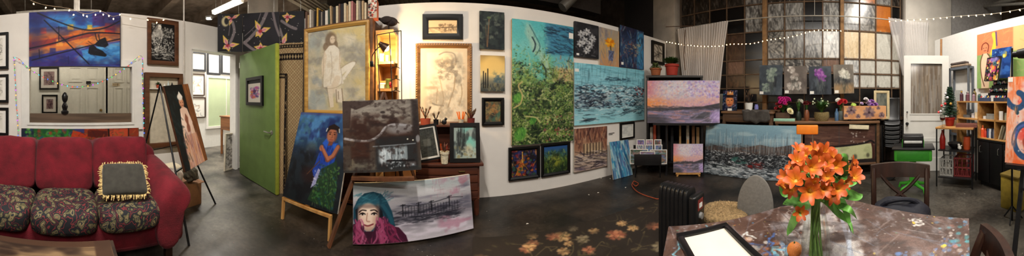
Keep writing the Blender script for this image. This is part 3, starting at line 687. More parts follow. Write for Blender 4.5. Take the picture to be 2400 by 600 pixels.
MB().tube([feet[2].lerp(apex,.45)-ea.location,(feet[0].lerp(apex,.55)+feet[1].lerp(apex,.55))/2-ea.location],.005,6).build('brace',BLACKM,ea)
def cv_pray():
    c=Cv((385,202,478,402),(24,34,38),61);c.vgrad([(202,(18,20,22)),(300,(22,32,34)),(402,(32,28,28))]);c.rect(452,202,478,402,(120,78,48));c.line([(452,202),(452,402)],2,(50,30,20));c.strokes(60,(454,202,478,402),30,PI/2,2,[(150,100,60),(90,56,36)],.6,.1)
    c.poly([(420,262),(434,256),(448,264),(456,310),(462,402),(406,402),(410,320)],(206,178,160));c.blob(432,246,9,13,(190,140,110));c.blob(431,233,10,8,(206,200,190));c.poly([(422,234),(432,218),(442,234)],(214,208,198));c.blob(429,247,1.4,1,(40,26,22));c.blob(437,247,1.4,1,(40,26,22));c.line([(430,254),(436,254)],1,(120,60,50))
    c.poly([(428,290),(436,274),(446,290),(440,320),(430,320)],(150,100,80));c.line([(436,276),(436,316)],1,(80,50,40));c.poly([(420,266),(412,300),(424,318),(432,300)],(222,200,184));c.poly([(448,266),(456,300),(446,318),(440,300)],(214,190,176));c.poly([(412,326),(460,326),(466,402),(404,402)],(190,150,130))
    c.strokes(60,(406,330,464,400),40,PI/2,1.6,[(226,206,186),(170,120,100),(120,90,110),(210,150,90)],.6,.12);c.strokes(60,(385,205,420,400),20,1.3,3,[(20,44,50),(30,30,30),(40,60,60)],.5);return c
M,w_,h_=quad((427,404,2.08),(479,375,2.36),(391,203,2.2));M=M@Matrix.Translation((0,-.04,0))
painting('painting','portrait of a praying figure in pale robe on the black tripod easel',M,w_,h_,cv_pray(),.025,side=wood('brown edge',(84,52,32),(54,34,22)))
pl=WL;M,w_,h_=on_wall(pl,341,429,171,345,.002,.09)
sh=empty('wall_shelf','brown wooden frame shelf with a pale back hanging behind the black easel','shelf',M=M)
ring(MB(),w_,h_,.06,0,.09).build('frame',wood('walnut frame',(104,62,36),(66,38,22)),sh,smooth=0);MB().box(.06,w_-.06,.06,.085,.06,h_-.06).build('back_panel',mat('beige panel',(190,180,160),.8),sh);MB().box(.06,w_-.06,.0,.06,h_-.235,h_-.22).build('shelf_board',mat('white shelf',(210,204,194),.6),sh)
def tuft(mb,n,h,spread,seed,w=.006,droop=.3,z0=0):
    r=random.Random(seed)
    for _ in range(n):
        a=r.uniform(0,2*PI);s_=r.uniform(.3,1)**.7*spread;hh=h*r.uniform(.6,1.1);pts=[]
        for k in range(5):
            t=k/4;pts.append(V3((math.cos(a)*s_*t**1.4,math.sin(a)*s_*t**1.4,z0+hh*(t-droop*t*t*(s_/spread)))))
        side=V3((-math.sin(a),math.cos(a),.15));vs=[];b=len(mb.v)
        for k,p in enumerate(pts):ww=w*math.sin(PI*min(.97,.15+.82*k/4));vs+=[p-side*ww,p+side*ww]
        mb.add(vs,[(2*k,2*k+1,2*k+3,2*k+2) for k in range(4)])
    return mb
LEAF=mat('leaf green',(66,104,48),.55,var=.4,scale=30)
def pot_plant(name,label,loc,pr,ph,potm,n,h,sp,seed,w=.008,droop=.5,leafm=None,group=None):
    o=empty(name,label,'plant',group,loc=loc)
    MB().lathe([(0,0),(pr*.7,0),(pr*.78,.004),(pr*.96,ph*.8),(pr*1.08,ph*.8),(pr*1.1,ph),(pr*.98,ph),(pr*.9,ph*.9),(0,ph*.88)],n=20).build('pot',potm,o)
    tuft(MB(),n,h,sp,seed,w,droop,ph*.85).build('foliage',leafm or LEAF,o,smooth=60);return o
TERRA=mat('terracotta',(176,78,50),.8,var=.15);WHP=mat('white ceramic',(220,218,210),.3,var=.04)
q=M@V3((.20,.03,h_-.219));pot_plant('potted_plant','tiny green plant in the brown frame shelf behind the easel',q,.028,.045,TERRA,50,.07,.05,5,.006)
for k,(x,hh,m_) in enumerate(((.36,.11,mat('clear bottle',(180,190,186),.2)),(.42,.085,BLACK),(.30,.07,WHP))):
    q=M@V3((x,.03,h_-.219));o=MB().lathe([(0,0),(.018,0),(.019,hh*.6),(.008,hh*.75),(.008,hh),(0,hh)],n=14).build('bottle',m_);o.location=q
    tag(o,['pale clear bottle in the brown frame shelf','short black bottle in the brown frame shelf','small white bottle in the brown frame shelf'][k],'bottle','bottles in the frame shelf')
bx=empty('cardboard_box','brown cardboard box on the floor beside the sofa arm','box',loc=(-2.57,1.24,0),rz=.12)
MB().bbox(-.2,.2,-.2,.2,0,.25,.006).build('carton',mat('cardboard',(132,92,60),.85,var=.15),bx);MB().box(-.2,.2,-.28,-.2,.24,.246).build('flap',mat('cardboard',(132,92,60)),bx);MB().box(-.2,.2,.2,.25,.244,.25).build('flap',mat('cardboard',(132,92,60)),bx)
o=MB().superell((0,0,0),(.10,.16,.06),.8,.6,32,16,Matrix.Rotation(.25,4,'Y')@Matrix.Rotation(.1,4,'X'),.05,4).build('pillow',mat('cream pillow',(206,194,168),.9,var=.12));o.location=(-2.70,1.17,.36);tag(o,'cream pillow heaped on the cardboard box by the sofa','pillow')
o=MB().superell((0,0,0),(.09,.11,.085),.9,.9,48,28,None,.14,8).build('cloth_bundle',mat('pale rags',(190,178,166),.95,var=.35,scale=14,bump=.5,bscale=40));o.location=(-2.47,1.13,.352);tag(o,'crumpled pale cloth heaped on the cardboard box','cloth')
o=MB().superell((0,0,0),(.09,.09,.08),.9,.9,48,28,None,.16,12).build('cloth_bundle',mat('grey rags',(104,100,86),.95,var=.5,scale=18,bump=.5,bscale=40));o.location=(-2.47,1.355,.348);tag(o,'crumpled grey cloth heaped on the cardboard box beside the easel leg','cloth')
wo=bpy.data.objects.new('window_5',None);COL.objects.link(wo);struct(wo,'greenish hall window seen through the doorway')
M,w_,h_=on_wall(WH,484,544,178,300,.002,.04);wo.matrix_world=M;ring(MB(),w_,h_,.06,0,.04).build('frame',JW,wo,smooth=0)
MB().box(.06,w_-.06,.015,.03,.06,h_-.06).build('pane',mat('green frosted pane',(188,206,168),.25,var=.06,scale=3),wo);MB().box(w_-.2,w_-.18,.005,.03,.06,h_-.06).build('mullion',JW,wo)
for k,(x0,x1,ya,yb,lab) in enumerate(((448,483,121,167,'black framed certificate in the hall, first of the row above the green window'),(486,517,123,175,'black framed certificate in the hall, middle of the row above the green window'),(519,551,126,175,'black framed certificate in the hall, last of the row above the green window'))):
    M,w_,h_=on_wall(WH,x0,x1,ya,yb);c=Cv((x0,ya,x1,yb),(240,240,234),70+k);c.strokes(26,(x0+4,ya+10,x1-4,yb-10),8,0,.7,[(190,190,190)],.6,.02)
    painting('framed_certificate',lab,M,w_,h_,c,.03,frame=(.05,mat('charcoal frame',(44,46,50),.4),'flat'),mount=(.04,(236,236,230)),cat='picture',group='hall certificates')
for k,(x0,x1,ya,yb,lab) in enumerate(((446,480,173,224,'white print in a thin dark frame on the hall wall, upper of a pair'),(446,482,228,276,'white print in a thin dark frame on the hall wall, lower of a pair'))):
    M,w_,h_=on_wall(WH,x0,x1,ya,yb);c=Cv((x0,ya,x1,yb),(232,232,226),80+k);c.scribble(14,(x0+8,ya+14,x1-8,yb-8),10,.7,[(120,120,120),(190,150,100)],.7)
    painting('framed_print',lab,M,w_,h_,c,.025,frame=(.022,mat('dark brown frame',(64,46,38),.4),'flat'),cat='picture',group='thin framed hall prints')
st=empty('side_table','small brown side table in the hall behind the doorway','table',loc=Pxy(546,5.35),rz=.0)
MB().bbox(-.22,.22,-.22,.22,.83,.86,.004).build('table_top',wood('orange wood',(150,98,58),(110,70,42)),st);MB().box(-.2,.2,-.2,.2,.55,.83).build('body',wood('orange wood',(150,98,58),(110,70,42)),st,smooth=0)
for x in (-.18,.18):
    for y in (-.18,.18):MB().box(x-.02,x+.02,y-.02,y+.02,0,.55).build('leg',wood('orange wood',(150,98,58),(110,70,42)),st)
c=Cv((528,312,556,402),(196,190,180),83);c.cloud(6,10,(110,104,98),.5,.6,.8);c.scribble(60,(532,320,552,395),8,1,[(90,86,80),(220,216,208)],.8)
M,w_,h_=quad((527,402,4.02),(551,394,4.28),(533,313,4.08));painting('framed_print','grey print in a pale frame leaning on the floor beside the green door',M,w_,h_,c,.03,frame=(.02,mat('pale frame',(190,180,160)),'flat'),cat='picture')
# =============================================================== GREEN DOOR, BOOKCASE, EASELS
BK=(16,14,20)
def butterfly(c,x,y,s,rots,tip=(226,196,90)):
    for r,l in rots:
        dx,dy=math.cos(r),math.sin(r);nx,ny=-dy,dx
        pts=lambda L,W:[(x,y),(x+dx*L*.4+nx*W,y+dy*L*.4+ny*W),(x+dx*L,y+dy*L),(x+dx*L*.4-nx*W,y+dy*L*.4-ny*W)]
        c.poly(pts(s*l,s*.2),tip);c.poly(pts(s*l*.72,s*.16),(222,168,170));c.line([(x,y),(x+dx*s*l*.5,y+dy*s*l*.5)],1,(190,70,80),.7)
    c.blob(x,y,s*.14,s*.12,(170,40,60))
def cv_bf(k):
    bx=[(510,33,568,122),(570,30,655,120),(656,27,713,116)][k];c=Cv(bx,BK,90+k,1.6);c.cloud(40,30,(34,28,40),.45,.65,.8)
    G=(128,118,120)
    if k==0:
        c.blob(528,51,9,12,(200,190,150));c.blob(531,50,5,8,BK);c.curve([(545,52),(549,74),(540,100)],6,G);c.curve([(539,60),(536,84)],1.2,G)
        butterfly(c,534,108,30,[(-2.0,.95),(-.15,.95),(2.6,.5),(1.4,.5)]);butterfly(c,543,44,20,[(1.9,.9),(-.5,1.2),(-2.8,.9)])
    if k==1:
        c.curve([(626,30),(612,60),(590,86),(574,100)],7,G);c.curve([(574,100),(588,112),(600,120)],6,G);c.curve([(612,32),(600,60),(574,84)],1.2,G);c.curve([(640,30),(646,60),(655,86)],5,G)
        butterfly(c,611,74,32,[(-2.0,.95),(-.3,.8),(2.3,.55),(1.6,.5)]);butterfly(c,612,114,24,[(-2.9,.7),(-1.6,.6),(-.2,.8)])
    if k==2:
        c.curve([(656,66),(664,92),(668,104)],5,G);c.curve([(660,48),(680,62),(694,68)],6,G)
        butterfly(c,674,40,24,[(-2.8,.6),(-.1,.8),(1.7,.6),(-1.7,.5)]);butterfly(c,662,104,32,[(-1.2,.95),(3.2,.8),(.9,.6),(1.7,.5)])
    for _ in range(16):c.blob(c.rg.uniform(bx[0],bx[2]),c.rg.uniform(bx[1],bx[3]),.9,.9,(206,200,190))
    return c
for k,(p0,r0,p1,r1,yt,yb,lab) in enumerate(((510,3.62,568,3.62,33,121,'black butterfly canvas with a pale ring, over the doorway header'),(569,3.6,655,3.52,30,119,'black butterfly canvas, middle one, hanging above the green door'),(656,3.5,713,3.45,27,116,'black butterfly canvas hanging above the patterned rugs'))):
    a,b=Pxy(p0,r0),Pxy(p1,r1);rm=(r0+r1)/2;zb,zt=EYE+(HY-yb)/F*rm,EYE+(HY-yt)/F*rm
    M=frameM(V3((a.x,a.y,zb)),b-a,(0,0,1));w_=(b-a).length;o=painting('painting',lab,M,w_,zt-zb,cv_bf(k),.03,side=BLACK,group='butterfly canvases over the doorway')
    for f_ in (.15,.85):MB().tube([(w_*f_,.02,zt-zb-.01),(w_*f_,.02,4.29-zb)],.0016,5).build('hanging_wire',mat('steel wire',(120,118,114),.4,metal=.8),o)
hinge,free=V3((-2.985,2.56,0)),V3((-1.965,2.30,0))
dr=bpy.data.objects.new('door_3',None);COL.objects.link(dr);struct(dr,'open leaf-green door standing into the room');M=frameM(hinge,free-hinge,(0,0,1));dr.matrix_world=M;dw=(free-hinge).length
MB().bbox(0,dw-.03,0,.045,.012,1.955,.003).build('leaf',mat('leaf green door paint',(102,128,68),.55,var=.12,scale=5,bump=.05),dr)
MB().bbox(dw-.03,dw+.004,0,.045,.012,1.955,.003).build('leaf_edge',mat('lime door edge',(150,158,56),.5),dr)
STEEL=mat('brushed steel',(170,168,162),.3,metal=.9)
hx,hz=dw-.10,1.24-80*3.05/F
q=MB().lathe([(0,0),(.028,0),(.028,.008),(.011,.012),(.011,.05),(0,.05)],n=16,M=Matrix.Translation((hx,0,hz))@Matrix.Rotation(PI/2,4,'X'));q.tube([(hx,-.045,hz),(hx-.02,-.05,hz),(hx-.12,-.05,hz+.006)],[.010,.010,.008],8);q.build('door_handle',STEEL,dr)
for z in (.2,1.0,1.75):MB().tube([(0,.0,z),(0,.0,z+.09)],.009,8).build('hinge',STEEL,dr)
dp=Plane((M.col[1][0],M.col[1][1]),V3((M.col[1][0],M.col[1][1],0)).dot(hinge))
c=Cv((577,180,613,246),(214,208,196),94,2.2);c.rect(577,180,613,190,(24,22,24));c.blob(595,216,9,14,(150,110,150));c.dots(60,(586,203,605,232),3,[(180,90,150),(90,60,130),(210,130,60),(60,90,150),(230,190,190)],.9);c.blob(595,214,4,5,(90,40,90))
MM,w_,h_=on_wall(dp,576,614,180,247,.002,.03);painting('framed_print','small black framed print of a purple flower on the green door',MM,w_,h_,c,.03,frame=(.045,FRB,'flat'),cat='picture')
def cv_rug(box,seed,bands):
    c=Cv(box,(196,178,140),seed,1.5);x0,y0,x1,y1=box;s=7.0
    u=(c.X+c.Y*.9)/s%1;v=(c.X-c.Y*.9)/s%1
    m=(np.abs(u-.5)>.34) | (np.abs(v-.5)>.34);c.blend(m*.75,(122,98,68));c.blend(((np.abs(u-.5)<.12) & (np.abs(v-.5)<.12))*.9,(140,70,50))
    for a,b in bands:
        c.rect(x0,a,x1,b,(34,28,26));xx=x0
        while xx<x1:c.poly([(xx,(a+b)/2),(xx+3,a+2),(xx+6,(a+b)/2),(xx+3,b-2)],(186,164,124),.85);xx+=7
    c.grain(.06);return c
def rug_slab(name,label,bl,br,tl,cv,bowk):
    M,w_,h_=quad(bl,br,tl);o=empty(name,label,'rug','patterned rugs behind the green door',M=M)
    bow=lambda u,v:bowk*(np.sin(u*9)*.5+np.sin(v*5+u*3)*.6)
    cv.obj('pile',w_,h_,o,0,paint_mat('woven rug',.9,.3,300,.1),bow);
    g=bpy.data.meshes.new('backing');n=14;vs=[];fs=[]
    for j in range(n+1):
        for i in range(n+1):
            u,v=i/n,j/n;vs.append((u*w_,bowk*(math.sin(u*9)*.5+math.sin(v*5+u*3)*.6)+.012,v*h_))
    for j in range(n):
        for i in range(n):q=j*(n+1)+i;fs.append((q,q+1,q+n+2,q+n+1))
    g.from_pydata(vs,[],fs);g.materials.append(mat('jute backing',(112,92,66),.95));b=bpy.data.objects.new('backing',g);COL.objects.link(b);b.parent=o;s_=b.modifiers.new('t','SOLIDIFY');s_.thickness=.008;return o
rug_slab('hanging_rug','tan lattice-patterned rug with dark bands standing behind the green door',(640,437,3.35),(708,447,3.2),(640,104,3.35),cv_rug((640,102,718,452),95,((106,114),(127,143),(438,450))),.02)
rug_slab('hanging_rug','narrower rug with a dark border leaning in front of the tan patterned rug',(640,451.8,3.13),(668,455,3.085),(664,172,3.2),(lambda c:(c.rect(c.x1-9,c.y0,c.x1,c.y1,(40,34,30)),c.dots(60,(c.x1-7,c.y0,c.x1-1,c.y1),1.6,[(176,150,110)],.8),c)[-1])(cv_rug((640,172,692,462),96,((172,184),))),.012)
BW=wood('brown bookcase wood',(112,76,48),(78,52,34));YW=wood('honey pine',(196,148,88),(160,112,60))
bc=empty('bookcase','tall brown bookcase behind the framed girl drawing','bookcase',loc=(-1.25,2.74,0))
MB().box(-.46,-.43,-.19,.19,0,2.15).box(.43,.46,-.19,.19,0,2.15).box(-.43,.43,.17,.19,0,2.12).build('carcass',BW,bc,smooth=0)
for z in (.02,.45,.85,1.25,1.68,2.12):MB().box(-.43,.43,-.19,.17,z,z+.03).build('shelf',BW,bc,smooth=0)
rg=random.Random(12)
BC=[('brown',(96,70,56)),('grey',(130,120,108)),('white',(206,198,184)),('tan',(168,140,104)),('black',(30,28,30)),('cream',(200,184,152)),('dark green',(46,62,50)),('maroon',(100,44,42)),('yellow',(190,150,70)),('navy',(44,48,74)),('pink',(184,120,116))]
x=-1.70;i=0;seq=[0,3,2,1,4,8,4,1,4,2,6,3,4,5,0,4,5,3,5,10,7,5,1,3,5,8,2,7]
names='first second third fourth fifth sixth seventh eighth ninth tenth eleventh twelfth thirteenth fourteenth fifteenth sixteenth seventeenth eighteenth nineteenth twentieth twenty-first twenty-second twenty-third twenty-fourth twenty-fifth twenty-sixth twenty-seventh twenty-eighth'.split()
while x<-.88 and i<28:
    tk=rg.uniform(.019,.036);hh=rg.uniform(.17,.25);dp_=.15;nm,colr=BC[seq[i]];tl=rg.uniform(-.05,.05) if rg.random()<.35 else 0
    b=empty('book','%s %s book, %s from the rug end of the row on the bookcase'%('tall' if hh>.21 else 'short',nm,names[i]),'book','books along the top of the bookcase',loc=(x+tk/2+.003,2.57,2.1515));b.rotation_euler=(0,tl,0)
    M0=mat('book '+nm,colr,.6,var=.15,scale=30)
    MB().box(-tk/2,-tk/2+.003,0,dp_,0,hh).box(tk/2-.003,tk/2,0,dp_,0,hh).box(-tk/2,tk/2,-.004,.0,0,hh).build('cover',M0,b,smooth=0);MB().box(-tk/2+.003,tk/2-.003,.001,dp_-.006,.004,hh-.006).build('pages',mat('book pages',(216,206,182),.9),b,smooth=0)
    x+=tk+.007+abs(tl)*hh*1.2;i+=1
c=Cv((850,8,866,48),(190,178,160),97,3);c.dots(60,(850,8,866,48),1.8,[(24,22,22),(240,236,226),(180,60,44)],.95)
o=empty('patterned_box','black-and-white spotted box at the end of the book row','box',M=frameM(V3((-.84,2.54,2.1515)),(1,.1,0),(0,0,1)));c.obj('box_front',.10,.21,o,-.001);MB().box(0,.10,0,.12,0,.21).build('box_body',mat('box red',(170,90,70),.7),o)
def cv_girl():
    c=Cv((722,68,852,258),(196,186,160),98,1.5);c.cloud(50,60,(168,174,170),.4,.6,.9,(722,68,780,258));c.cloud(46,50,(206,186,130),.42,.62,.9,(770,68,852,258));c.cloud(26,24,(150,146,136),.5,.68,.7);c.cloud(24,30,(220,210,186),.5,.66,.7);c.cloud(30,24,(140,150,160),.55,.7,.6,(722,120,770,258));c.strokes(260,(722,68,852,258),14,.8,2,[(150,144,130),(214,204,176),(180,170,144),(206,190,140),(160,166,166)],.3,.8)
    L=(230,222,206);D=(140,120,98)
    c.blob(777,92,13,17,(120,98,78),.75);c.blob(765,108,6,10,(120,98,78),.7);c.blob(789,106,4,9,(120,98,78),.7);c.blob(781,93,6,9,(214,196,172));c.line([(778,91),(780,91)],.8,D);c.line([(784,91),(786,91)],.8,D)
    c.poly([(774,106),(786,106),(797,118),(798,150),(806,196),(760,204),(762,160),(760,122)],L,.92);c.poly([(762,116),(768,130),(762,170),(757,180),(755,150)],(222,206,182));c.poly([(796,116),(800,140),(799,168),(795,168)],(222,206,182))
    c.line([(798,172),(812,160),(826,153)],11,L,.9,2);c.line([(826,153),(816,170),(806,184)],7,L,.9,2);c.line([(792,184),(786,200),(782,212)],13,(220,204,180),.9,2);c.poly([(768,200),(780,200),(784,250),(776,252)],(220,206,184));c.poly([(786,208),(802,208),(804,240),(790,238)],(226,214,196),.8);c.line([(789,210),(791,240)],1.2,D);c.line([(802,208),(805,242)],1.2,D);c.line([(794,214),(795,232)],1,D)
    for l in ([(774,106),(762,118),(760,160),(760,204),(800,198),(798,150),(796,116),(786,106)],[(800,160),(822,148),(832,152),(810,184)],[(777,120),(780,160),(776,196)],[(768,204),(774,250)]):c.curve(l,.8,D,.4)
    c.scribble(40,(765,120,800,200),12,.8,[(200,186,160),(236,228,212)],.3);c.cloud(10,12,(206,190,164),.5,.68,.5,(762,110,800,205));c.grain(.04);return c
GOLD=wood('gilt frame',(206,162,84),(150,108,50),.35)
pl=Plane((0,1),2.54);M,w_,h_=on_wall(pl,713,864,56,268,.004,.04)
painting('framed_drawing','large gilt framed pale drawing of a girl seated on a stool',M,w_,h_,cv_girl(),.04,frame=(.045,GOLD,'slope'),cat='picture')
sx0,sx1=-.775,-.565
su=empty('shelf_unit','narrow pine shelf unit lit by the clip lamp','shelf',loc=(sx0,2.62,0));w_=sx1-sx0
MB().box(0,.02,0,.3,0,2.03).box(w_-.02,w_,0.22,.3,0,2.03).box(.02,w_-.02,.28,.3,0,2.0).build('carcass',YW,su,smooth=0)
for z in (.3,.7,1.02,1.33,1.64,2.0):MB().box(.02,w_-.001,0,.28,z,z+.03).build('shelf',YW,su,smooth=0)
def jar(name,label,cat,loc,prof,m,n=18,group=None):
    o=MB().lathe(prof,n=n).build(name,m);o.location=loc;tag(o,label,cat,group);return o
for k,(dx,z,r_,hh,mk,lab) in enumerate(((.058,1.673,.03,.09,('cream tub',(220,206,170)),'cream tub on the lit pine shelf'),(.12,1.673,.028,.07,('honey tub',(200,150,70)),'honey-coloured tub on the lit pine shelf'),(.06,1.363,.035,.05,('white bowl',(226,216,190)),'lower white bowl on the lit pine shelf'),(.14,1.363,.03,.11,('green tin',(110,120,50)),'olive tin on the lit pine shelf'))):
    jar('tub',lab,'tub',(sx0+dx,2.657,z),[(0,0),(r_,0),(r_*1.05,hh*.8),(r_*1.1,hh*.82),(r_*1.1,hh),(0,hh)],mat(mk[0],mk[1],.5))
for k in range(4):
    o=MB().bbox(-.055,.055,-.08,.08,0,.022,.003).build('booklet',mat('booklet %d'%k,[(226,214,180),(190,150,90),(232,226,206),(180,120,60)][k],.7));o.location=(sx0+.085,2.775,1.3635+k*.0225);o.rotation_euler=(0,0,.03*(k-1));tag(o,['cream booklet at the bottom of the small stack on the lit shelf','tan booklet second in the small stack on the lit shelf','white booklet third in the small stack on the lit shelf','brown booklet topmost of the small stack on the lit shelf'][k],'booklet','stack of booklets')
o=MB().superell((0,0,.03),(.018,.03,.026),.9,.9,14,10).tube([(0,-.03,.04),(0,-.05,.045)],.006,6).superell((0,-.028,.055),(.014,.016,.015),1,1,12,8).tube([(0,.02,.03),(0,.07,.015)],[.01,.004],6).build('bird_ornament',mat('red ornament',(190,30,36),.4));o.location=(sx0+.17,2.66,1.3635);tag(o,'small red bird ornament on the lit pine shelf','ornament')
lp=empty('clip_lamp','lit gooseneck lamp clipped to the pine shelf edge','lamp',loc=P(872,148,2.6));L0=lp.location
MB().bbox(-.02,.02,-.02,.03,-.04,.02,.004).build('clip',BLACKM,lp)
hd=P(905,108,2.58)-L0
MB().tube(cat_pts([V3((0,0,.01)),P(873,130,2.58)-L0,P(884,114,2.56)-L0,P(894,108,2.57)-L0]),.006,8).build('gooseneck',BLACKM,lp)
dirv=V3((.75,.25,-.6)).normalized();R=dirv.to_track_quat('Z','Y').to_matrix().to_4x4()
MB().lathe([(.016,-.05),(.02,-.05),(.03,-.02),(.05,.03),(.056,.055),(.052,.055),(.026,-.015),(.016,-.03)],n=20,M=Matrix.Translation(P(897,107,2.57)-L0)@R).build('lamp_shade',mat('bronze shade',(74,54,40),.4,metal=.5),lp)
bp_=P(897,107,2.57)+dirv*.045
MB().ball(bp_-L0,.034).build('bulb',emit('warm lamp bulb',(255,214,150),60),lp)
ld=bpy.data.lights.new('lamp_light','POINT');ld.energy=26;ld.color=(1,.70,.36);ld.shadow_soft_size=.05;lo=bpy.data.objects.new('lamp_light',ld);COL.objects.link(lo);lo.location=bp_+dirv*.07
ws=empty('wire_stand','tall thin black wire stand before the lit shelf','stand',loc=Pxy(915,2.42));W0=V3(ws.location)
tops=[P(883,82,2.42),P(913,77,2.5),P(940,72,2.42)];bots=[Pxy(906,2.36),Pxy(932,2.40),Pxy(944,2.36)]
for a,b in zip(tops,bots):MB().tube([a-W0,b-W0],.005,6).build('upright',BLACKM,ws)
MB().tube([tops[0]-W0,tops[1]-W0,tops[2]-W0,tops[0]-W0],.005,6).build('top_bar',BLACKM,ws)
for y in (160,188,215):
    MB().tube([P(916,y,2.44)-W0,P(928,y-4,2.40)-W0,P(938,y,2.40)-W0],.004,6).build('candle_arm',BLACKM,ws);q=P(928,y-4,2.40);MB().lathe([(0,0),(.014,0),(.018,.03),(.0,.03)],n=12,M=Matrix.Translation(q-W0)).build('cup',mat('brass cup',(150,110,50),.35,metal=.8),ws)
cr=empty('crow_statue','dark crow statue standing on top of the pine shelf','statue',loc=(-.665,2.80,2.031));FE=mat('charred feathers',(44,34,30),.8,var=.4,scale=30,bump=.4)
MB().superell((0,0,.15),(.085,.04,.055),1,1,20,12,Matrix.Rotation(.2,4,'Y')).superell((.075,0,.145),(.035,.03,.035),1,1,14,10).tube([(.1,0,.14),(.135,0,.12)],[.014,.003],8).tube([(-.07,0,.17),(-.13,0,.20)],[.028,.012],8).build('body',FE,cr)
for s_ in (-1,1):MB().tube([(0,.015*s_,.11),(.005,.02*s_,.05),(0,.02*s_,0),(.03,.025*s_,.003)],.006,6).build('leg',FE,cr);MB().superell((-.02,.038*s_,.165),(.075,.012,.04),1,1,14,8).build('wing',FE,cr)
HON=wood('pale pine stand',(198,152,92),(164,116,62),.5,6,'z')
lf,rf=Pxy(662,2.45),Pxy(772,2.07);lf,rf=V3((lf.x,lf.y,0)),V3((rf.x,rf.y,0));d=(rf-lf).normalized()
le=empty('easel','low pale pine stand under the portrait of the boy in blue','easel',loc=lf)
up=V3((0,.02,.205));MB().bar((0,0,0),up,.028,.022,up=d).build('leg',HON,le,smooth=0);MB().bar(rf-lf,rf-lf+up,.028,.022,up=d).build('leg',HON,le,smooth=0)
MB().bar(up+d*-.012,rf-lf+up+d*.012,.028,.024).build('ledge',HON,le,smooth=0)
bk=(rf-lf)/2+V3((.05,.61,0));MB().bar(bk,(rf-lf)/2+V3((0,.42,.9)),.025,.02).build('rear_leg',HON,le,smooth=0);MB().bar((rf-lf)/2+up+V3((0,.05,0)),(rf-lf)/2+V3((0,.425,.92)),.03,.02).build('mast',HON,le,smooth=0);MB().bar((rf-lf)/2+up,(rf-lf)/2+up+V3((0,.06,0)),.03,.02).build('bracket',HON,le,smooth=0)
def cv_boy():
    c=Cv((655,262,812,502),(22,34,58),99,1.3);c.vgrad([(262,(58,96,140)),(330,(44,74,108)),(390,(32,44,54)),(502,(26,34,36))]);c.cloud(30,40,(84,134,178),.45,.65,.9,(655,262,812,350));c.cloud(20,30,(30,40,90),.5,.65,.8,(655,262,812,380));c.rect(655,262,812,268,(90,60,100),.5,4)
    c.cloud(14,12,(70,110,120),.55,.7,.7,(655,270,740,360));c.blob(712,364,16,20,(76,84,84),.6,.4);c.cloud(16,16,(18,22,26),.45,.6,.8,(655,370,812,502));c.blob(722,430,24,20,(50,24,24),.6,.5)
    c.poly([(748,345),(770,336),(784,345),(784,395),(764,402),(740,440),(728,420),(736,380)],(30,66,150));c.poly([(742,345),(752,330),(766,344),(756,356)],(40,90,180));c.poly([(770,345),(784,340),(790,352),(778,360)],(44,100,190));c.strokes(50,(738,345,784,420),16,1.4,2,[(24,44,110),(50,110,200),(20,34,80)],.6)
    S_,SD=(168,108,80),(120,72,56)
    c.blob(765,322,14,19,S_);c.poly([(749,318),(752,298),(766,291),(782,299),(783,318),(776,307),(758,306)],(40,26,22));c.blob(759,319,2.6,1.6,(40,24,20));c.blob(772,319,2.6,1.6,(40,24,20));c.line([(755,314),(762,314)],1.2,(50,30,26));c.line([(769,314),(776,314)],1.2,(50,30,26));c.line([(766,320),(767,328),(763,329)],1,SD);c.line([(761,334),(770,334)],1.4,(130,60,60));c.blob(776,326,4,12,SD,.5);c.line([(749,304),(747,312)],2,(210,206,190));c.line([(782,304),(784,313)],2,(210,206,190));c.poly([(760,338),(772,338),(770,348),(758,350)],SD)
    c.line([(787,350),(778,374),(764,386)],11,SD);c.line([(786,350),(776,374),(763,384)],8,S_);c.line([(766,386),(747,362)],10,SD);c.line([(766,384),(748,361)],7,S_);c.blob(742,358,6,8,S_);c.line([(738,352),(746,366)],3,SD,.6);c.line([(778,378),(768,388)],3,SD,.6)
    c.poly([(752,410),(790,384),(800,440),(800,498),(730,490),(744,440)],(36,66,40),.85);c.dots(120,(742,400,800,496),2.4,[(60,110,60),(24,44,36),(90,120,60),(30,70,90)],.8);c.strokes(90,(740,400,802,498),10,1.3,1,[(80,130,70),(20,40,30),(110,130,70)],.6);c.poly([(744,410),(750,414),(744,450),(732,462),(736,438)],(150,150,180));c.strokes(26,(734,412,750,456),8,.4,1,[(210,210,226),(110,110,160)],.8);c.line([(715,430),(744,392)],2,(90,60,44));c.grain(.06);return c
M,w_,h_=quad((664,460,2.45),(792,503,2.06),(697,264,2.72));M=M@Matrix.Translation((0,-.012,.004))
painting('painting','dark blue portrait of a boy with folded arms on a low pine stand',M,w_,h_,cv_boy(),.022,side=SIDE(),mat_=paint_mat('gloss paint',.35,.12,200,.4))
EW=wood('easel brown wood',(108,66,40),(72,44,28),.5,6,'z')
e2=empty('easel','brown wooden tripod easel holding the grey and rust abstract','easel',loc=(-.5,1.95,0));O=V3(e2.location)
lfoot,rfoot,bfoot,top=V3((-.925,1.75,0)),V3((-.12,2.34,0)),V3((-.33,2.37,0)),V3((-.55,2.13,1.30))
for a,nm in ((lfoot,'leg'),(rfoot,'leg'),(bfoot,'rear_leg')):MB().bar(a-O,top-O,.038,.022).build(nm,EW,e2,smooth=0)
MB().bar(lfoot.lerp(top,.44)-O+V3((0,-.06,.0)),rfoot.lerp(top,.44)-O+V3((.06,-.27,.0)),.05,.025).build('ledge',EW,e2,smooth=0)
for t_,(ea_,eb_) in enumerate(((lfoot.lerp(top,.55),rfoot.lerp(top,.55)),(lfoot.lerp(top,.8),rfoot.lerp(top,.8)))):MB().bar(ea_-O,eb_-O,.03,.018).build('crossbar',EW,e2,smooth=0)
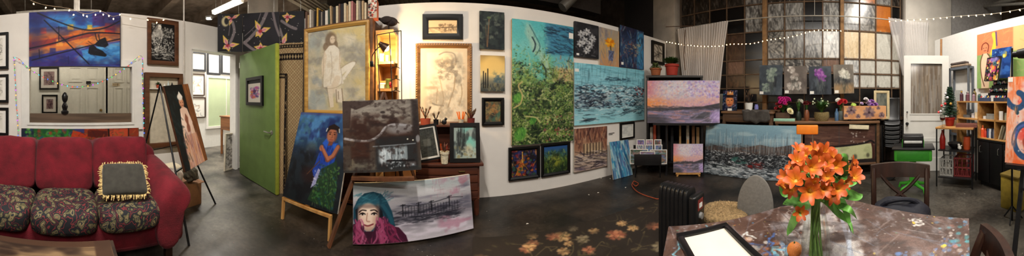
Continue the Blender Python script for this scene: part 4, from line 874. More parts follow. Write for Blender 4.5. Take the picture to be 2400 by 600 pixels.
def cv_abs():
    c=Cv((803,234,987,403),(112,106,98),101,1.3);c.vgrad([(234,(120,114,106)),(272,(138,132,122)),(310,(76,58,48)),(340,(80,64,54)),(403,(78,74,68))]);c.strokes(160,(806,236,980,280),40,-.25,5,[(150,144,134),(124,116,108),(156,148,138),(104,94,88)],.5,.15)
    c.poly([(803,234),(850,236),(880,234),(870,244),(836,256),(824,252),(820,300),(803,300)],(56,40,36),.8);c.cloud(24,18,(58,34,26),.45,.58,.95,(820,272,987,330));c.cloud(20,10,(44,28,24),.5,.6,.9,(870,268,980,300));c.blob(900,264,6,3,(40,30,28),.8)
    c.curve([(806,324),(840,330),(866,330),(890,318),(906,300),(930,294),(970,300)],5,(170,166,166),.7);c.blob(940,305,34,12,(150,150,152),.7,.5);c.rect(822,332,866,372,(64,36,26),.85,4);c.cloud(12,20,(150,136,110),.5,.6,.8,(806,330,826,396));c.cloud(30,14,(124,118,104),.5,.62,.8,(826,360,890,396))
    c.rect(880,326,980,400,(44,46,48),.9,5);c.rect(890,322,975,342,(40,38,38),.9,3);c.line([(874,344),(975,341)],1.6,(140,146,150));c.rect(888,350,918,382,(196,206,210),.9,6);c.rect(920,346,956,378,(160,172,176),.85,5);c.rect(956,384,974,392,(190,200,206),.9,3)
    for x in (918,933,957):c.line([(x,345),(x,380)],1.6,(30,32,34))
    c.strokes(50,(888,350,960,384),12,PI/2,1.6,[(230,236,238),(120,130,136)],.6,.1);c.dots(60,(905,376,960,396),1.8,[(214,222,226),(30,30,32),(90,96,100)],.9);c.line([(906,378),(970,380)],3,(20,20,22));c.blob(957,330,1.8,1.6,(250,246,226));c.blob(970,333,1.8,1.6,(250,246,226));c.rect(970,236,987,330,(40,32,32),.8,5);c.blob(982,330,5,9,(150,150,152),.8);c.rect(803,398,987,403,(50,48,48),.7,2);c.cloud(10,8,(50,36,32),.58,.66,.6);c.grain(.05);return c
M,w_,h_=quad((805,405,1.985),(988,397,2.01),(804,237,2.06));painting('painting','grey and rust abstract of lit windows on the brown wooden easel',M,w_,h_,cv_abs(),.035,side=mat('grimy canvas edge',(60,54,50),.8))
def cv_woman():
    c=Cv((827,412,1108,560),(176,172,176),103,1.45);c.vgrad([(412,(170,184,184)),(445,(186,184,186)),(500,(128,124,132)),(560,(196,190,196))]);c.cloud(70,12,(104,102,116),.46,.62,.85,(900,430,1108,500));c.cloud(60,14,(206,206,208),.5,.62,.8,(880,412,1108,450));c.cloud(26,12,(168,116,128),.5,.65,.75,(1000,412,1108,445));c.cloud(60,16,(214,206,216),.45,.6,.9,(900,515,1108,560));c.cloud(30,20,(176,120,140),.55,.68,.6,(1020,412,1108,560))
    c.cloud(40,7,(40,40,50),.42,.58,.9,(905,482,1080,518));c.strokes(150,(910,476,1085,520),16,-.08,1.4,[(30,30,38),(70,68,78),(150,146,152)],.6,.15)
    for x,y,h in ((938,470,28),(975,468,26),(1005,468,24),(1050,462,26)):c.line([(x,y),(x,y+h)],2,(24,24,30));c.line([(x-5,y+2),(x+6,y)],1.2,(24,24,30))
    for x in range(944,1075,7):c.line([(x,476),(x,500)],.9,(36,36,44),.8)
    c.curve([(936,472),(975,475),(1010,472),(1052,466),(1085,470)],1,(30,30,38));c.strokes(120,(900,412,1108,560),26,.05,1,[(206,202,208),(150,146,156),(176,150,160)],.3,.2);c.strokes(40,(1000,415,1108,470),12,PI/2,.8,[(170,110,126),(200,180,186)],.4,.1)
    c.poly([(828,475),(838,452),(852,438),(872,434),(890,440),(902,456),(914,486),(920,520),(900,530),(836,530),(828,500)],(30,70,86));c.poly([(832,472),(842,452),(858,440),(876,438),(886,452),(886,470),(860,466)],(46,96,112),.8);c.poly([(832,478),(850,466),(880,468),(892,480),(896,520),(836,520)],(20,22,30));c.strokes(60,(832,438,912,470),18,-.5,1.8,[(30,74,92),(70,130,142),(44,96,112)],.5,.4);c.curve([(893,468),(906,490),(914,512)],7,(36,84,100));c.curve([(886,470),(898,490),(906,512)],3,(24,54,68))
    c.blob(861,494,22,31,(206,176,156),1,.15);c.blob(859,494,18,26,(232,210,192),.9,.5);c.blob(861,480,18,10,(238,218,200),.8,.6);c.blob(846,506,7,9,(222,178,164),.5,.7);c.blob(877,504,7,12,(186,146,128),.5,.7);c.blob(861,470,24,5,(110,90,86),.6,.7);c.blob(882,486,4,20,(150,116,104),.5,.7);c.blob(841,490,3,18,(176,142,126),.5,.7);c.blob(861,524,12,4,(170,132,118),.6,.7);c.blob(848,488,7,4,(186,150,134),.6,.6);c.blob(874,488,7,4,(180,144,128),.6,.6)
    for x,f in ((848,1),(874,-1)):
        c.blob(x,489,5.2,2.6,(240,232,224));c.blob(x,489,2.5,2.5,(46,32,26));c.curve([(x-6,489),(x,485.6),(x+6,489)],1.5,(26,20,20));c.curve([(x-7*f,484),(x-1*f,479),(x+8*f,480)],2,(44,30,26))
    c.curve([(859,486),(857,500),(858,506),(864,507)],1.3,(176,136,118));c.blob(861,506,4,2,(196,152,134),.6);c.curve([(851,514),(860,517),(871,513)],3,(170,92,92));c.curve([(850,514),(860,516),(872,512)],.9,(110,50,56));c.poly([(846,519),(876,518),(866,530),(856,530)],(206,172,154),.7)
    P_=[(126,46,80),(92,34,64),(160,74,110),(66,24,48),(176,98,130)];c.poly([(828,512),(842,512),(852,530),(874,530),(886,505),(900,516),(928,524),(944,545),(948,560),(827,560)],(74,28,52))
    for _ in range(90):
        left=c.rg.random()<.4;x0,y0=(c.rg.uniform(832,848),c.rg.uniform(500,522)) if left else (c.rg.uniform(880,900),c.rg.uniform(496,520));ph=c.rg.uniform(0,6);dx=c.rg.uniform(-14,18) if left else c.rg.uniform(-20,46);am=c.rg.uniform(2,6)
        c.line([(x0+dx*t+am*math.sin(ph+5.5*t),y0+(558-y0)*t) for t in [k/14 for k in range(15)]],c.rg.uniform(1,2.8),P_[c.rg.integers(5)],.75)
    c.curve([(840,505),(836,520),(846,534),(834,550),(842,560)],4,P_[2]);c.curve([(886,500),(892,520),(884,532),(900,546),(890,558)],5,P_[2]);c.curve([(896,514),(914,520),(920,536),(908,548),(924,556)],4,P_[0]);c.poly([(850,530),(874,530),(868,546),(856,546)],(60,24,44),.8);c.grain(.03);return c
M,w_,h_=quad((827,574,1.985),(1110,536,2.23),(827,430,2.07));M=M@Matrix.Translation((0,0,.004));painting('painting','wide painting of a hooded pink-haired woman before a misty pier, on the floor',M,w_,h_,cv_woman(),.035)
o=MB().box(0,.34,0,.016,0,.62).build('plywood_board',mat('orange plywood',(196,128,70),.6,var=.15,scale=5,stretch=(1,1,.2)));o.matrix_world=frameM(V3((-.63,2.405,.002)),(1,0,0),(0,.06,1));tag(o,'orange plywood board standing behind the easel legs','board')
# =============================================================== CABINET AND THE LONG PICTURE WALL
CH=wood('cherry cabinet',(92,50,34),(60,32,24),.4,6,'x')
cb=empty('cabinet','dark cherry flat-drawer cabinet against the picture wall','cabinet',loc=(-.06,2.70,0))
MB().box(-.44,.44,-.2,.2,.17,.53).build('body',CH,cb,smooth=0);MB().bbox(-.46,.48,-.235,.22,.53,.56,.006).build('top',CH,cb)
for x in (-.41,.41):
    for y in (-.18,.18):MB().bar((x,y,0),(x,y,.18),.04,.04).build('leg',CH,cb,smooth=0)
for k in range(4):
    z=.185+k*.085;d_=MB().bbox(-.42,.42,-.212,-.2,z,z+.075,.003).build('drawer',CH,cb)
    for x in (-.25,.25):MB().bbox(x-.035,x+.035,-.226,-.212,z+.03,z+.045,.004).build('handle',mat('dull brass',(120,98,60),.4,metal=.8),d_)
hu=empty('desk_shelf','dark wooden riser shelf at the back of the cherry cabinet','shelf',loc=(-.06,2.795,.5605));[MB().box(x-.01,x+.01,-.08,.08,0,.36).build('side_panel',CH,hu,smooth=0) for x in (-.44,.44)];MB().box(-.46,.46,-.085,.085,.36,.38).build('top',CH,hu,smooth=0);MB().box(-.43,.43,.06,.08,0,.36).build('back_panel',CH,hu,smooth=0)
def cv_dark(box,s,pal,base):c=Cv(box,base,s,1.6);c.strokes(120,box,18,0,1.6,pal,.6,.3);c.strokes(60,box,18,PI/2,1.2,pal,.6,.2);return c
c=cv_dark((985,298,1034,384),111,[(40,42,40),(96,96,88),(70,74,70)],(66,66,60));c.rect(996,330,1020,352,(120,120,112),.6,3)
M,w_,h_=quad((982,386,2.50),(1036,376,2.52),(982,300,2.56));M.translation.z=.569;painting('framed_print','dark print in a black frame with pale liner, leaning on the cabinet',M,w_,h_,c,.03,frame=(.02,FRB,'flat'),mount=(.018,(206,202,192)),cat='picture')
c=Cv((1062,292,1118,366),(156,168,160),112,1.6);c.cloud(20,16,(120,190,176),.5,.62,.8,(1080,292,1118,345));c.cloud(14,20,(60,66,66),.52,.64,.8);c.strokes(40,(1070,300,1090,350),26,PI/2,1.6,[(40,44,44),(86,92,90)],.8,.05);c.dots(50,(1066,340,1116,366),3,[(52,56,54),(190,196,184),(140,130,90)],.7);c.blob(1100,345,10,12,(196,190,166),.6,.5)
M,w_,h_=quad((1054,377,2.50),(1126,376,2.52),(1056,284,2.58));M.translation.z=.569;painting('framed_print','pale green and grey print in a wide black frame, leaning on the cabinet',M,w_,h_,c,.03,frame=(.042,FRB,'flat'),cat='picture')
q=P(1042,378,2.49);pot_plant('potted_plant','dry reddish plant in a speckled white pot on the cabinet',(q.x,q.y,.5605),.046,.13,mat('speckled pot',(200,190,164),.7,var=.3,scale=60),46,.12,.06,9,.005,.3,mat('dry sprigs',(110,70,56),.8,var=.4))
for k,(px,r_,rad,hh,colr,lab) in enumerate(((1033,2.60,.025,.19,(150,60,24),'amber bottle behind the speckled pot'),(1047,2.60,.028,.17,(140,40,26),'dark red bottle behind the speckled pot'))):
    q=Pxy(px,r_);jar('bottle',lab,'bottle',(q.x,q.y,.5605),[(0,0),(rad,0),(rad,hh*.65),(rad*.4,hh*.8),(rad*.4,hh),(0,hh)],mat('amber %d'%k,colr,.15,spec=.6))
def brush_pot(label,px,r_,z,rad,hh,potm,n,blen,cols,seed,fl=.5,name='brush_pot',cat='pot'):
    q=Pxy(px,r_);o=empty(name,label,cat,loc=(q.x,q.y,z));MB().lathe([(0,0),(rad*.85,0),(rad,hh),(rad*.92,hh),(rad*.8,.01),(0,.01)],n=18).build('pot',potm,o);rr=random.Random(seed)
    for k in range(n):
        a=rr.uniform(0,6.28);e=V3((math.cos(a),math.sin(a),0));L=blen*rr.uniform(.75,1.1);b0=-e*rad*.5+V3((0,0,.012));b1=e*rad*(.6+fl*rr.random())+V3((0,0,L));colr=cols[k%len(cols)]
        s_=MB().tube([b0,b1],.0035,6).build('brush',mat('handle %d %d %d'%colr,colr,.5),o);dd=(b1-b0).normalized()
        MB().tube([b1-dd*.002,b1+dd*.02,b1+dd*.04],[.004,.0075,.002],6).build('bristles',mat('bristles',(92,70,50),.9),s_)
    return o
brush_pot('terracotta pot of paint brushes on the riser shelf under the ornate frame',997,2.77,.9408,.062,.07,TERRA,12,.17,[(60,40,30),(150,120,80),(30,30,34),(176,90,50)],1)
brush_pot('dark pot of brushes beside the terracotta pot on the riser',1022,2.77,.9408,.032,.06,BLACK,7,.11,[(40,30,28),(90,60,40)],2)
o=empty('cat_figurine','tiny black cat figurine on the riser shelf','figurine',loc=(.005,2.77,.9408));MB().superell((0,0,.03),(.03,.018,.03),.9,.9,16,10).superell((.02,0,.065),(.017,.015,.016),1,1,12,8).build('body',BLACK,o);MB().lathe([(.006,0),(0,.014)],(.012,.008,.076),6).lathe([(.006,0),(0,.014)],(.012,-.008,.076),6).build('ears',BLACK,o);MB().tube([(-.02,0,.02),(-.045,0,.03),(-.05,0,.06)],.005,6).build('tail',BLACK,o)
pj=empty('pencil_jar','jar of fat orange pencils on the riser shelf','jar',loc=(.205,2.79,.9408));MB().lathe([(0,0),(.03,0),(.03,.06),(.027,.06),(.026,.006),(0,.006)],n=18).build('jar',mat('pale jar',(180,170,150),.3),pj)
for k in range(6):
    a=k*1.05;MB().tube([(0.012*math.cos(a),.012*math.sin(a),.008),(.05*math.cos(a),.03*math.sin(a),.15)],.007,6).build('pencil',mat('orange pencil',(240,120,40),.5),pj)
brush_pot('reddish pot packed with dark brushes beside the orange pencils',1104,2.78,.9408,.045,.075,mat('ox-red pot',(110,40,34),.5),16,.15,[(90,40,34),(60,34,30),(120,60,44)],4)
def cv_ornate():
    c=Cv((987,114,1094,290),(222,204,176),115,1.5);c.rect(1002,124,1084,290,(230,218,194),1,3);D=(150,142,128)
    c.cloud(20,18,(172,162,144),.5,.62,.8,(1020,124,1088,200));c.blob(1052,146,15,19,D,.55,.3);c.blob(1047,144,12,16,(236,216,184),.9);c.curve([(1030,130),(1044,124),(1064,128),(1068,150),(1056,168)],3,D,.35);c.blob(1076,146,8,20,D,.45,.4);c.cloud(9,8,(126,118,106),.5,.66,.7,(1024,140,1084,194));c.strokes(90,(1026,140,1080,190),7,1,1.4,[(166,140,108),D,(236,216,186)],.35,1)
    c.blob(1014,209,15,4,(150,126,98),.45,.6);c.line([(1026,212),(1024,246)],2,(170,146,114),.6);c.curve([(1014,246),(1024,250),(1040,252)],3,D,.5);c.blob(1074,188,8,11,D,.5);c.curve([(1066,184),(1064,210),(1056,236),(1050,256)],2.4,(170,146,114),.45);c.curve([(1080,200),(1082,224),(1076,250)],2.4,(170,146,114),.4);c.curve([(1030,180),(1036,210),(1040,240),(1030,262)],2,(184,158,124),.4);c.cloud(16,16,(160,150,134),.5,.66,.6,(1000,195,1088,285));c.strokes(120,(1004,195,1084,280),10,1.2,1.6,[(190,164,128),(214,190,156),(242,224,194)],.3,.6);c.grain(.02);return c
M,w_,h_=on_wall(WC,974,1106,101,296,.004,.045);fo=painting('framed_drawing','large pale drawing in an ornate beaded gilt frame above the cabinet',M,w_,h_,cv_ornate(),.045,frame=(.055,wood('antique gilt',(142,100,56),(86,58,34),.4),'slope'),cat='picture')
mb=MB()
for k in range(34):
    for x in (.012,w_-.012):mb.ball((x,.001,.02+k*(h_-.04)/33),.009,nu=6,nv=4)
for k in range(22):
    for z in (.012,h_-.012):mb.ball((.02+k*(w_-.04)/21,.001,z),.009,nu=6,nv=4)
mb.build('bead_moulding',mat('gilt beads',(176,130,74),.4,metal=.3),fo)
M,w_,h_=on_wall(WC,990,1085,32,91);c=Cv((1004,47,1073,76),(226,200,160),116,2.2);c.line([(1004,64),(1073,62)],1.6,(120,100,76));c.dots(60,(1030,56,1073,70),2,[(110,92,72),(170,144,110)],.7);c.strokes(50,(1004,62,1073,74),10,0,.8,[(150,128,100)],.6,.05)
painting('framed_print','small sepia landscape in a wide black frame near the wall top',M,w_,h_,c,.04,frame=(.072,FRB,'slope'),cat='picture')
def cv_d(box):
    c=Cv(box,(52,62,62),117,1.8);c.cloud(24,30,(88,98,88),.45,.65,.8);c.cloud(16,14,(34,40,46),.5,.62,.8);c.line([(1146,44),(1142,110)],1.6,(136,104,76));c.line([(1138,60),(1141,110)],1,(110,90,70));c.blob(1146,42,5,3,(96,112,80));c.cloud(10,10,(116,124,112),.6,.7,.7);return c
M,w_,h_=on_wall(WC,1124,1182,27,115);painting('painting','dark teal canvas with a thin mast, topmost of three stacked small works',M,w_,h_,cv_d((1124,27,1182,115)),.035,side=BLACK)
c=Cv((1126,130,1183,214),(214,178,112),118,1.8);c.vgrad([(130,(176,148,96)),(150,(226,192,120)),(175,(228,206,150)),(192,(130,128,112)),(214,(66,72,72))]);c.blob(1155,155,24,24,(240,206,130),.8,.3);c.cloud(12,12,(80,104,114),.48,.58,.9,(1152,172,1183,205));c.strokes(60,(1126,196,1183,214),8,PI/2,1.2,[(50,56,60),(120,120,104),(150,140,100)],.8,.3)
for x,y in ((1133,168),(1138,172),(1143,162)):c.line([(x,y),(x,206)],1.8,(36,34,34))
M,w_,h_=on_wall(WC,1126,1183,130,214);painting('painting','golden sky canvas with dark chimneys, middle of three stacked small works',M,w_,h_,c,.035)
c=Cv((1138,238,1175,286),(116,104,78),119,2);c.dots(80,(1138,238,1175,286),4,[(150,100,66),(70,110,96),(140,130,90),(60,60,56),(176,130,80)],.7);c.strokes(40,(1138,238,1175,286),8,1,1,[(50,60,56),(190,160,110)],.6,1)
M,w_,h_=on_wall(WC,1130,1182,229,294);painting('framed_print','muted green and orange picture in a black frame, lowest of three stacked works',M,w_,h_,c,.035,frame=(.045,FRB,'slope'),cat='picture')
def cv_green():
    c=Cv((1200,52,1345,340),(74,104,60),121,1.25);c.vgrad([(52,(96,186,190)),(140,(116,190,180)),(200,(110,140,90)),(340,(60,84,44))])
    c.rect(1275,52,1345,128,(66,128,160),.8,6);c.strokes(130,(1280,55,1345,125),22,.1,1.4,[(30,50,70),(90,160,190),(50,100,140),(24,34,50)],.7,.25);c.rect(1296,128,1345,160,(110,176,190),.8,5);c.rect(1292,158,1345,192,(214,178,132),.85,5);c.strokes(90,(1294,130,1345,192),8,PI/2,1,[(180,110,80),(226,206,160),(90,150,170)],.6,.2);c.line([(1300,194),(1345,196)],3,(44,34,30))
    c.cloud(24,30,(140,206,204),.5,.65,.8,(1200,52,1280,130));c.blob(1240,84,10,24,(168,200,184),.8,.5,-.25);c.blob(1252,112,11,20,(172,202,184),.8,.5,-.3);c.blob(1228,112,12,16,(130,196,192),.7,.5);c.blob(1274,152,10,30,(178,204,178),.8,.4,-.3);c.blob(1262,172,10,18,(112,190,184),.7,.5);c.curve([(1244,90),(1251,104),(1250,116),(1246,124)],2.4,(44,66,74),.8);c.curve([(1266,150),(1275,164),(1276,182)],3,(40,60,66),.8);c.strokes(80,(1215,60,1285,190),9,1.2,1,[(90,150,140),(190,214,190),(70,110,100)],.35,.6);c.curve([(1238,62),(1250,84),(1262,110),(1252,132)],1.2,(60,110,116));c.poly([(1254,140),(1266,146),(1274,184),(1260,190),(1252,170)],(100,190,186),.4)
    G=[(84,124,56),(136,156,84),(22,34,28),(186,194,130),(46,76,42),(14,22,24),(104,114,46),(206,200,156)]
    for _ in range(3600):
        t=c.rg.random();x=c.rg.uniform(1200,1345);y=150+190*c.rg.random()**.8
        if y<195 and x>1288:continue
        if y<200 and 1225<x<1288 and c.rg.random()<.75:continue
        r=c.rg.uniform(.8,2.5);c.blob(x,y,r,r*c.rg.uniform(.4,1),G[c.rg.integers(8)],.85,.4,c.rg.uniform(0,3))
    c.cloud(18,20,(22,34,28),.52,.66,.75,(1200,170,1345,340));c.cloud(14,12,(150,170,96),.58,.72,.6,(1200,150,1345,340));c.dots(500,(1200,160,1345,338),1.6,G,.8);c.scribble(330,(1200,140,1345,338),18,1,[(206,206,150),(24,34,30),(150,176,90),(90,110,60)],.7);c.dots(60,(1270,270,1345,335),2,[(180,110,110),(206,190,170),(150,80,70)],.8);c.dots(160,(1200,110,1290,210),1.5,[(60,90,50),(170,190,130),(100,130,70)],.8)
    for x,y,r in ((1212,232,12),(1218,315,17),(1246,285,10)):c.blob(x,y,r*.7,r,(96,160,70),.85,.25,.5);c.strokes(12,(x-r*.6,y-r*.7,x+r*.6,y+r*.7),10,1.2,1,[(150,196,100),(50,100,50)],.7)
    c.curve([(1204,255),(1218,245),(1222,225),(1214,205),(1222,195)],2.4,(190,176,120));c.curve([(1230,275),(1252,278),(1262,290)],2.4,(190,186,130));c.grain(.08);return c
TAGM=lambda pl,M,px,py,w=.035,h=.02:(lambda q:(q.x,q.z,w,h))(M.inverted()@pl.at(px,py))
M,w_,h_=on_wall(WC,1200,1344,52,336,.004,.05);painting('painting','very large green garden canvas with pale figure, tallest on the picture wall',M,w_,h_,cv_green(),.05,side=mat('raw canvas edge',(176,160,130),.85),tags=[(w_-.075,h_-.17,.07,.08)])
def cv_wf():
    c=Cv((1347,55,1403,135),(40,40,44),122,2);c.cloud(16,16,(70,70,74),.5,.65,.7)
    for x,y in ((1362,82),(1375,75),(1388,88),(1370,96),(1382,104),(1360,104),(1374,118)):
        for k in range(7):a=k*.9;c.blob(x+5*math.cos(a),y+5*math.sin(a),4.2,2.4,[(206,206,206),(160,162,166),(228,228,226)][k%3],.85,.3,a)
        c.blob(x,y,1.6,1.6,(90,92,90))
    c.strokes(60,(1350,75,1400,130),8,1,.9,[(24,24,28),(130,132,136),(190,190,190)],.6,1);return c
M,w_,h_=on_wall(WC,1347,1403,55,135);painting('painting','black-and-white canvas of lilies on the picture wall',M,w_,h_,cv_wf(),.035,side=BLACK,tags=[(.03,.02,.045,.03)])
c=Cv((1405,68,1451,155),(176,156,126),123,2);c.vgrad([(68,(170,160,146)),(120,(190,160,116)),(155,(196,150,110))]);c.strokes(100,(1405,68,1451,155),18,PI/2,1.6,[(140,150,170),(206,176,140),(120,116,130),(196,150,110)],.5,.2)
for k in range(9):a=k*.7;c.blob(1429+6*math.cos(a),100+6*math.sin(a),6,3.2,[(236,160,30),(246,190,50),(214,130,24)][k%3],.95,.3,a)
c.line([(1430,108),(1432,126)],2,(70,84,60));c.poly([(1425,118),(1438,118),(1436,142),(1427,142)],(86,100,140),.8);c.strokes(14,(1425,118,1438,142),8,PI/2,1,[(160,170,200),(50,60,90)],.7)
M,w_,h_=on_wall(WC,1405,1451,68,155);painting('painting','canvas of a yellow flower in a blue vase on the picture wall',M,w_,h_,c,.035)
c=Cv((1453,66,1510,160),(44,66,100),124,2);c.vgrad([(66,(40,44,70)),(110,(60,80,110)),(160,(40,60,90))]);c.rect(1492,70,1510,160,(74,150,190),.8,4);c.strokes(150,(1453,66,1510,160),14,PI/2,1.6,[(30,40,60),(90,130,160),(120,70,80),(60,100,150),(24,26,40),(150,170,170)],.6,.35);c.strokes(30,(1460,100,1500,130),6,0,1.4,[(190,110,70),(210,180,130)],.7)
M,w_,h_=on_wall(WC,1453,1509,66,160);painting('painting','dark blue street scene canvas at the end of the top row',M,w_,h_,c,.035,side=BLACK,tags=[(.03,.04,.05,.045)])
def cv_harbor1():
    c=Cv((1347,156,1511,300),(110,170,186),125,1.4);c.vgrad([(156,(140,204,216)),(200,(152,210,222)),(240,(140,178,190)),(300,(160,216,224))]);c.strokes(160,(1347,156,1511,205),30,.05,1.2,[(176,220,228),(110,170,188),(80,124,144)],.4,.2)
    D=[(24,34,46),(84,112,130),(226,236,238),(232,240,240),(30,50,70),(140,176,186),(196,212,216),(16,22,30),(110,160,176)]
    c.strokes(620,(1347,205,1511,262),9,.05,1.7,D,.85,.5);c.strokes(140,(1352,225,1420,262),10,.2,2,[(20,26,36),(60,70,90),(160,176,180)],.8,.6);c.strokes(150,(1347,258,1511,290),16,.0,1.3,[(30,44,56),(190,220,224),(130,190,200),(150,206,214)],.6,.12);c.dots(18,(1482,208,1510,228),2,[(170,50,50)],.9);c.strokes(90,(1350,165,1510,215),26,PI/2,.6,[(40,66,76),(80,120,134)],.4,.06);c.strokes(40,(1410,182,1470,192),7,0,1.3,[(40,64,80)],.7,.1)
    c.strokes(22,(1362,286,1388,293),14,-.15,1.4,[(24,34,44),(60,84,96),(200,214,216)],.8,.2);c.strokes(22,(1456,266,1484,276),14,-.25,1.4,[(20,30,40),(70,96,106),(206,216,216)],.8,.2);c.strokes(200,(1347,205,1511,280),6,0,1,[(226,232,232),(20,26,36)],.7,.3);c.grain(.05);return c
M,w_,h_=on_wall(WC,1346,1510,155,288,.004,.04);painting('painting','wide pale turquoise harbour canvas on the picture wall',M,w_,h_,cv_harbor1(),.04,tags=[(.008,h_-.13,.07,.045)])
c=Cv((1200,350,1260,414),(40,34,40),126,2);c.cloud(16,14,(60,50,90),.45,.6,.8);c.poly([(1208,412),(1222,372),(1230,372),(1232,412)],(206,130,50),.85);c.dots(120,(1200,350,1260,414),3,[(40,70,140),(200,110,40),(150,50,50),(60,100,70),(24,20,28),(90,70,120)],.8);c.line([(1225,355),(1226,380)],2,(220,170,70));c.strokes(80,(1200,350,1260,414),9,1.4,1.4,[(30,30,50),(206,150,60),(60,80,150)],.6,.6)
M,w_,h_=on_wall(WC,1193,1266,345,421);painting('framed_print','night street with an orange path in a black frame under the green canvas',M,w_,h_,c,.035,frame=(.04,FRB,'slope'),cat='picture')
c=Cv((1277,340,1331,404),(60,78,60),127,2);c.vgrad([(340,(50,90,150)),(360,(70,110,120)),(378,(90,110,50)),(404,(40,56,34))]);c.blob(1302,375,12,16,(150,150,60),.8,.5);c.cloud(10,12,(30,44,34),.5,.62,.9,(1277,355,1331,404));c.strokes(120,(1277,352,1331,404),8,1.3,1.5,[(150,160,70),(50,80,44),(30,44,40),(90,120,70)],.6,.6)
M,w_,h_=on_wall(WC,1270,1337,336,411);painting('framed_print','green glade under blue sky in a black frame below the green canvas',M,w_,h_,c,.035,frame=(.04,FRB,'slope'),cat='picture')
c=Cv((1347,298,1423,398),(150,112,92),128,1.8);c.vgrad([(298,(130,90,76)),(345,(160,120,96)),(365,(190,170,150)),(398,(170,150,140))]);c.strokes(200,(1347,298,1423,350),16,PI/2,2,[(110,70,60),(180,130,100),(90,60,60),(60,40,40),(196,160,130)],.6,.2);c.rect(1366,335,1412,362,(206,186,150),.7,3)
for x in range(1368,1412,7):c.line([(x,336),(x,362)],1.4,(60,44,40))
c.strokes(110,(1347,355,1423,396),20,.15,1.3,[(40,34,44),(210,196,186),(90,80,100),(30,26,30)],.75,.25)
M,w_,h_=on_wall(WC,1346,1423,299,397);painting('painting','rust brown canvas of a columned building low on the picture wall',M,w_,h_,c,.035)
c=Cv((1460,292,1483,321),(214,214,208),129,2);c.cloud(8,6,(180,182,180),.5,.6,.6)
M,w_,h_=on_wall(WC,1455,1488,287,326);painting('framed_print','small white print in a thin black frame above the blue abstract',M,w_,h_,c,.03,frame=(.03,FRB,'flat'),mount=(.015,(224,222,214)),cat='picture')
o=tag(MB().box(-.06,.06,-.004,0,-.004,.004).box(-.06,.02,-.004,0,-.024,-.016).build('wall_lettering',BLACK),'two short black strokes of writing on the wall beside the brown canvas','lettering');q=WC.at(1433,312);o.location=(q.x,2.937,q.z)
c=Cv((1427,328,1482,416),(80,140,176),130,1.8);c.strokes(260,(1427,328,1482,416),30,1.45,3,[(120,176,200),(40,90,140),(170,200,206),(60,150,180),(30,60,100),(196,206,196),(110,110,150)],.7,.12)
M,w_,h_=quad((1438,420,3.62),(1483,408,3.86),(1426,332,3.70));M.translation.z=.004;painting('painting','blue streaked abstract leaning on the floor against the picture wall',M,w_,h_,c,.02)
c=Cv((1536,106,1553,142),(190,180,164),131,2);c.strokes(20,(1538,110,1551,138),10,1.2,1.2,[(40,36,34),(120,112,100)],.8,.6)
M,w_,h_=on_wall(WC,1529,1558,98,150);painting('framed_print','small black framed print at the far end of the picture wall',M,w_,h_,c,.035,frame=(.055,FRB,'flat'),cat='picture')
# =============================================================== CORNER, BENCHES AND WINDOW SIDE
def cv_floral():
    c=Cv((0,0,520,270),(52,44,37),141,1.0);c.cloud(80,60,(58,49,41),.4,.7,.8);rg_=c.rg
    def flower(x,y,r,pal):
        for k in range(9):
            a=k*.7+rg_.uniform(-.2,.2);c.blob(x+r*.6*math.cos(a),y+r*.6*math.sin(a),r*.42,r*.26,pal[k%len(pal)],.75,.45,a)
        c.blob(x,y,r*.3,r*.3,pal[0],.8,.4);c.strokes(10,(x-r,y-r,x+r,y+r),r*.5,0,1,[(40,34,30)],.5,2)
    A=[(204,166,116),(164,124,86),(222,186,134)];B=[(172,110,82),(140,86,66),(194,138,104)];C_=[(170,156,126),(132,118,96)]
    for _ in range(60):flower(rg_.uniform(10,510),rg_.uniform(10,260),rg_.uniform(9,20),[A,B,C_,A][rg_.integers(4)])
    for _ in range(70):x,y=rg_.uniform(0,520),rg_.uniform(0,270);c.curve([(x,y),(x+rg_.uniform(-30,30),y+rg_.uniform(-20,20)),(x+rg_.uniform(-50,50),y+rg_.uniform(-40,40))],1.6,(104,92,66),.6)
    for _ in range(90):c.blob(rg_.uniform(0,520),rg_.uniform(0,270),6,2.6,(92,84,58),.6,.4,rg_.uniform(0,3))
    m=1-c.reg(14,14,506,256,26);c.blend(m,(50,43,36));c.cloud(60,40,(46,39,33),.5,.66,.6);return c
rgm=empty('rug','dark worn rug with faded tan flowers on the floor before the picture wall','rug',loc=(.12,.95,.0))
o=cv_floral().obj('pile',2.35,1.15,rgm,0,paint_mat('rug pile',.6,.25,300,.3));o.matrix_local=Matrix(((1,0,0,0),(0,0,1,0),(0,-1,0,.009),(0,0,0,1)));MB().bbox(0,2.35,0,1.15,.001,.008,.003).build('rug_backing',mat('rug edge',(50,43,36),.95),rgm);rgm.rotation_euler=(0,0,-.12)
az0=az(1581);d0=V3((math.sin(az0),math.cos(az0),0));t0=V3((math.cos(az0),-math.sin(az0),0));c0=d0*4.2
RM=frameM(c0-t0*.5,t0,(0,0,1));rk_=empty('storage_rack','black canvas storage rack in the corner below the potted plants','rack',M=RM)
[MB().box(x,x+.04,0,.24,0,1.62).build('side_panel',BLACK,rk_,smooth=0) for x in (0,.96)];MB().bbox(-.01,1.01,-.01,.24,1.62,1.66,.004).build('top',mat('charcoal shelf',(58,56,54),.5),rk_);[MB().box(.04,.96,0,.24,z,z+.03).build('shelf',BLACK,rk_,smooth=0) for z in (.10,.86)];MB().box(.04,.96,.22,.24,.13,1.62).build('back_panel',mat('rack back',(34,30,28),.8),rk_,smooth=0)
SC=[('grey',(150,144,136),.05),('rust',(170,74,50),.11),('dark',(50,40,38),.18),('tan',(176,138,92),.33),('black',(26,26,30),.42),('pine',(186,146,98),.57),('white',(190,184,172),.70),('brown',(150,110,80),.80),('cream',(206,190,160),.88)]
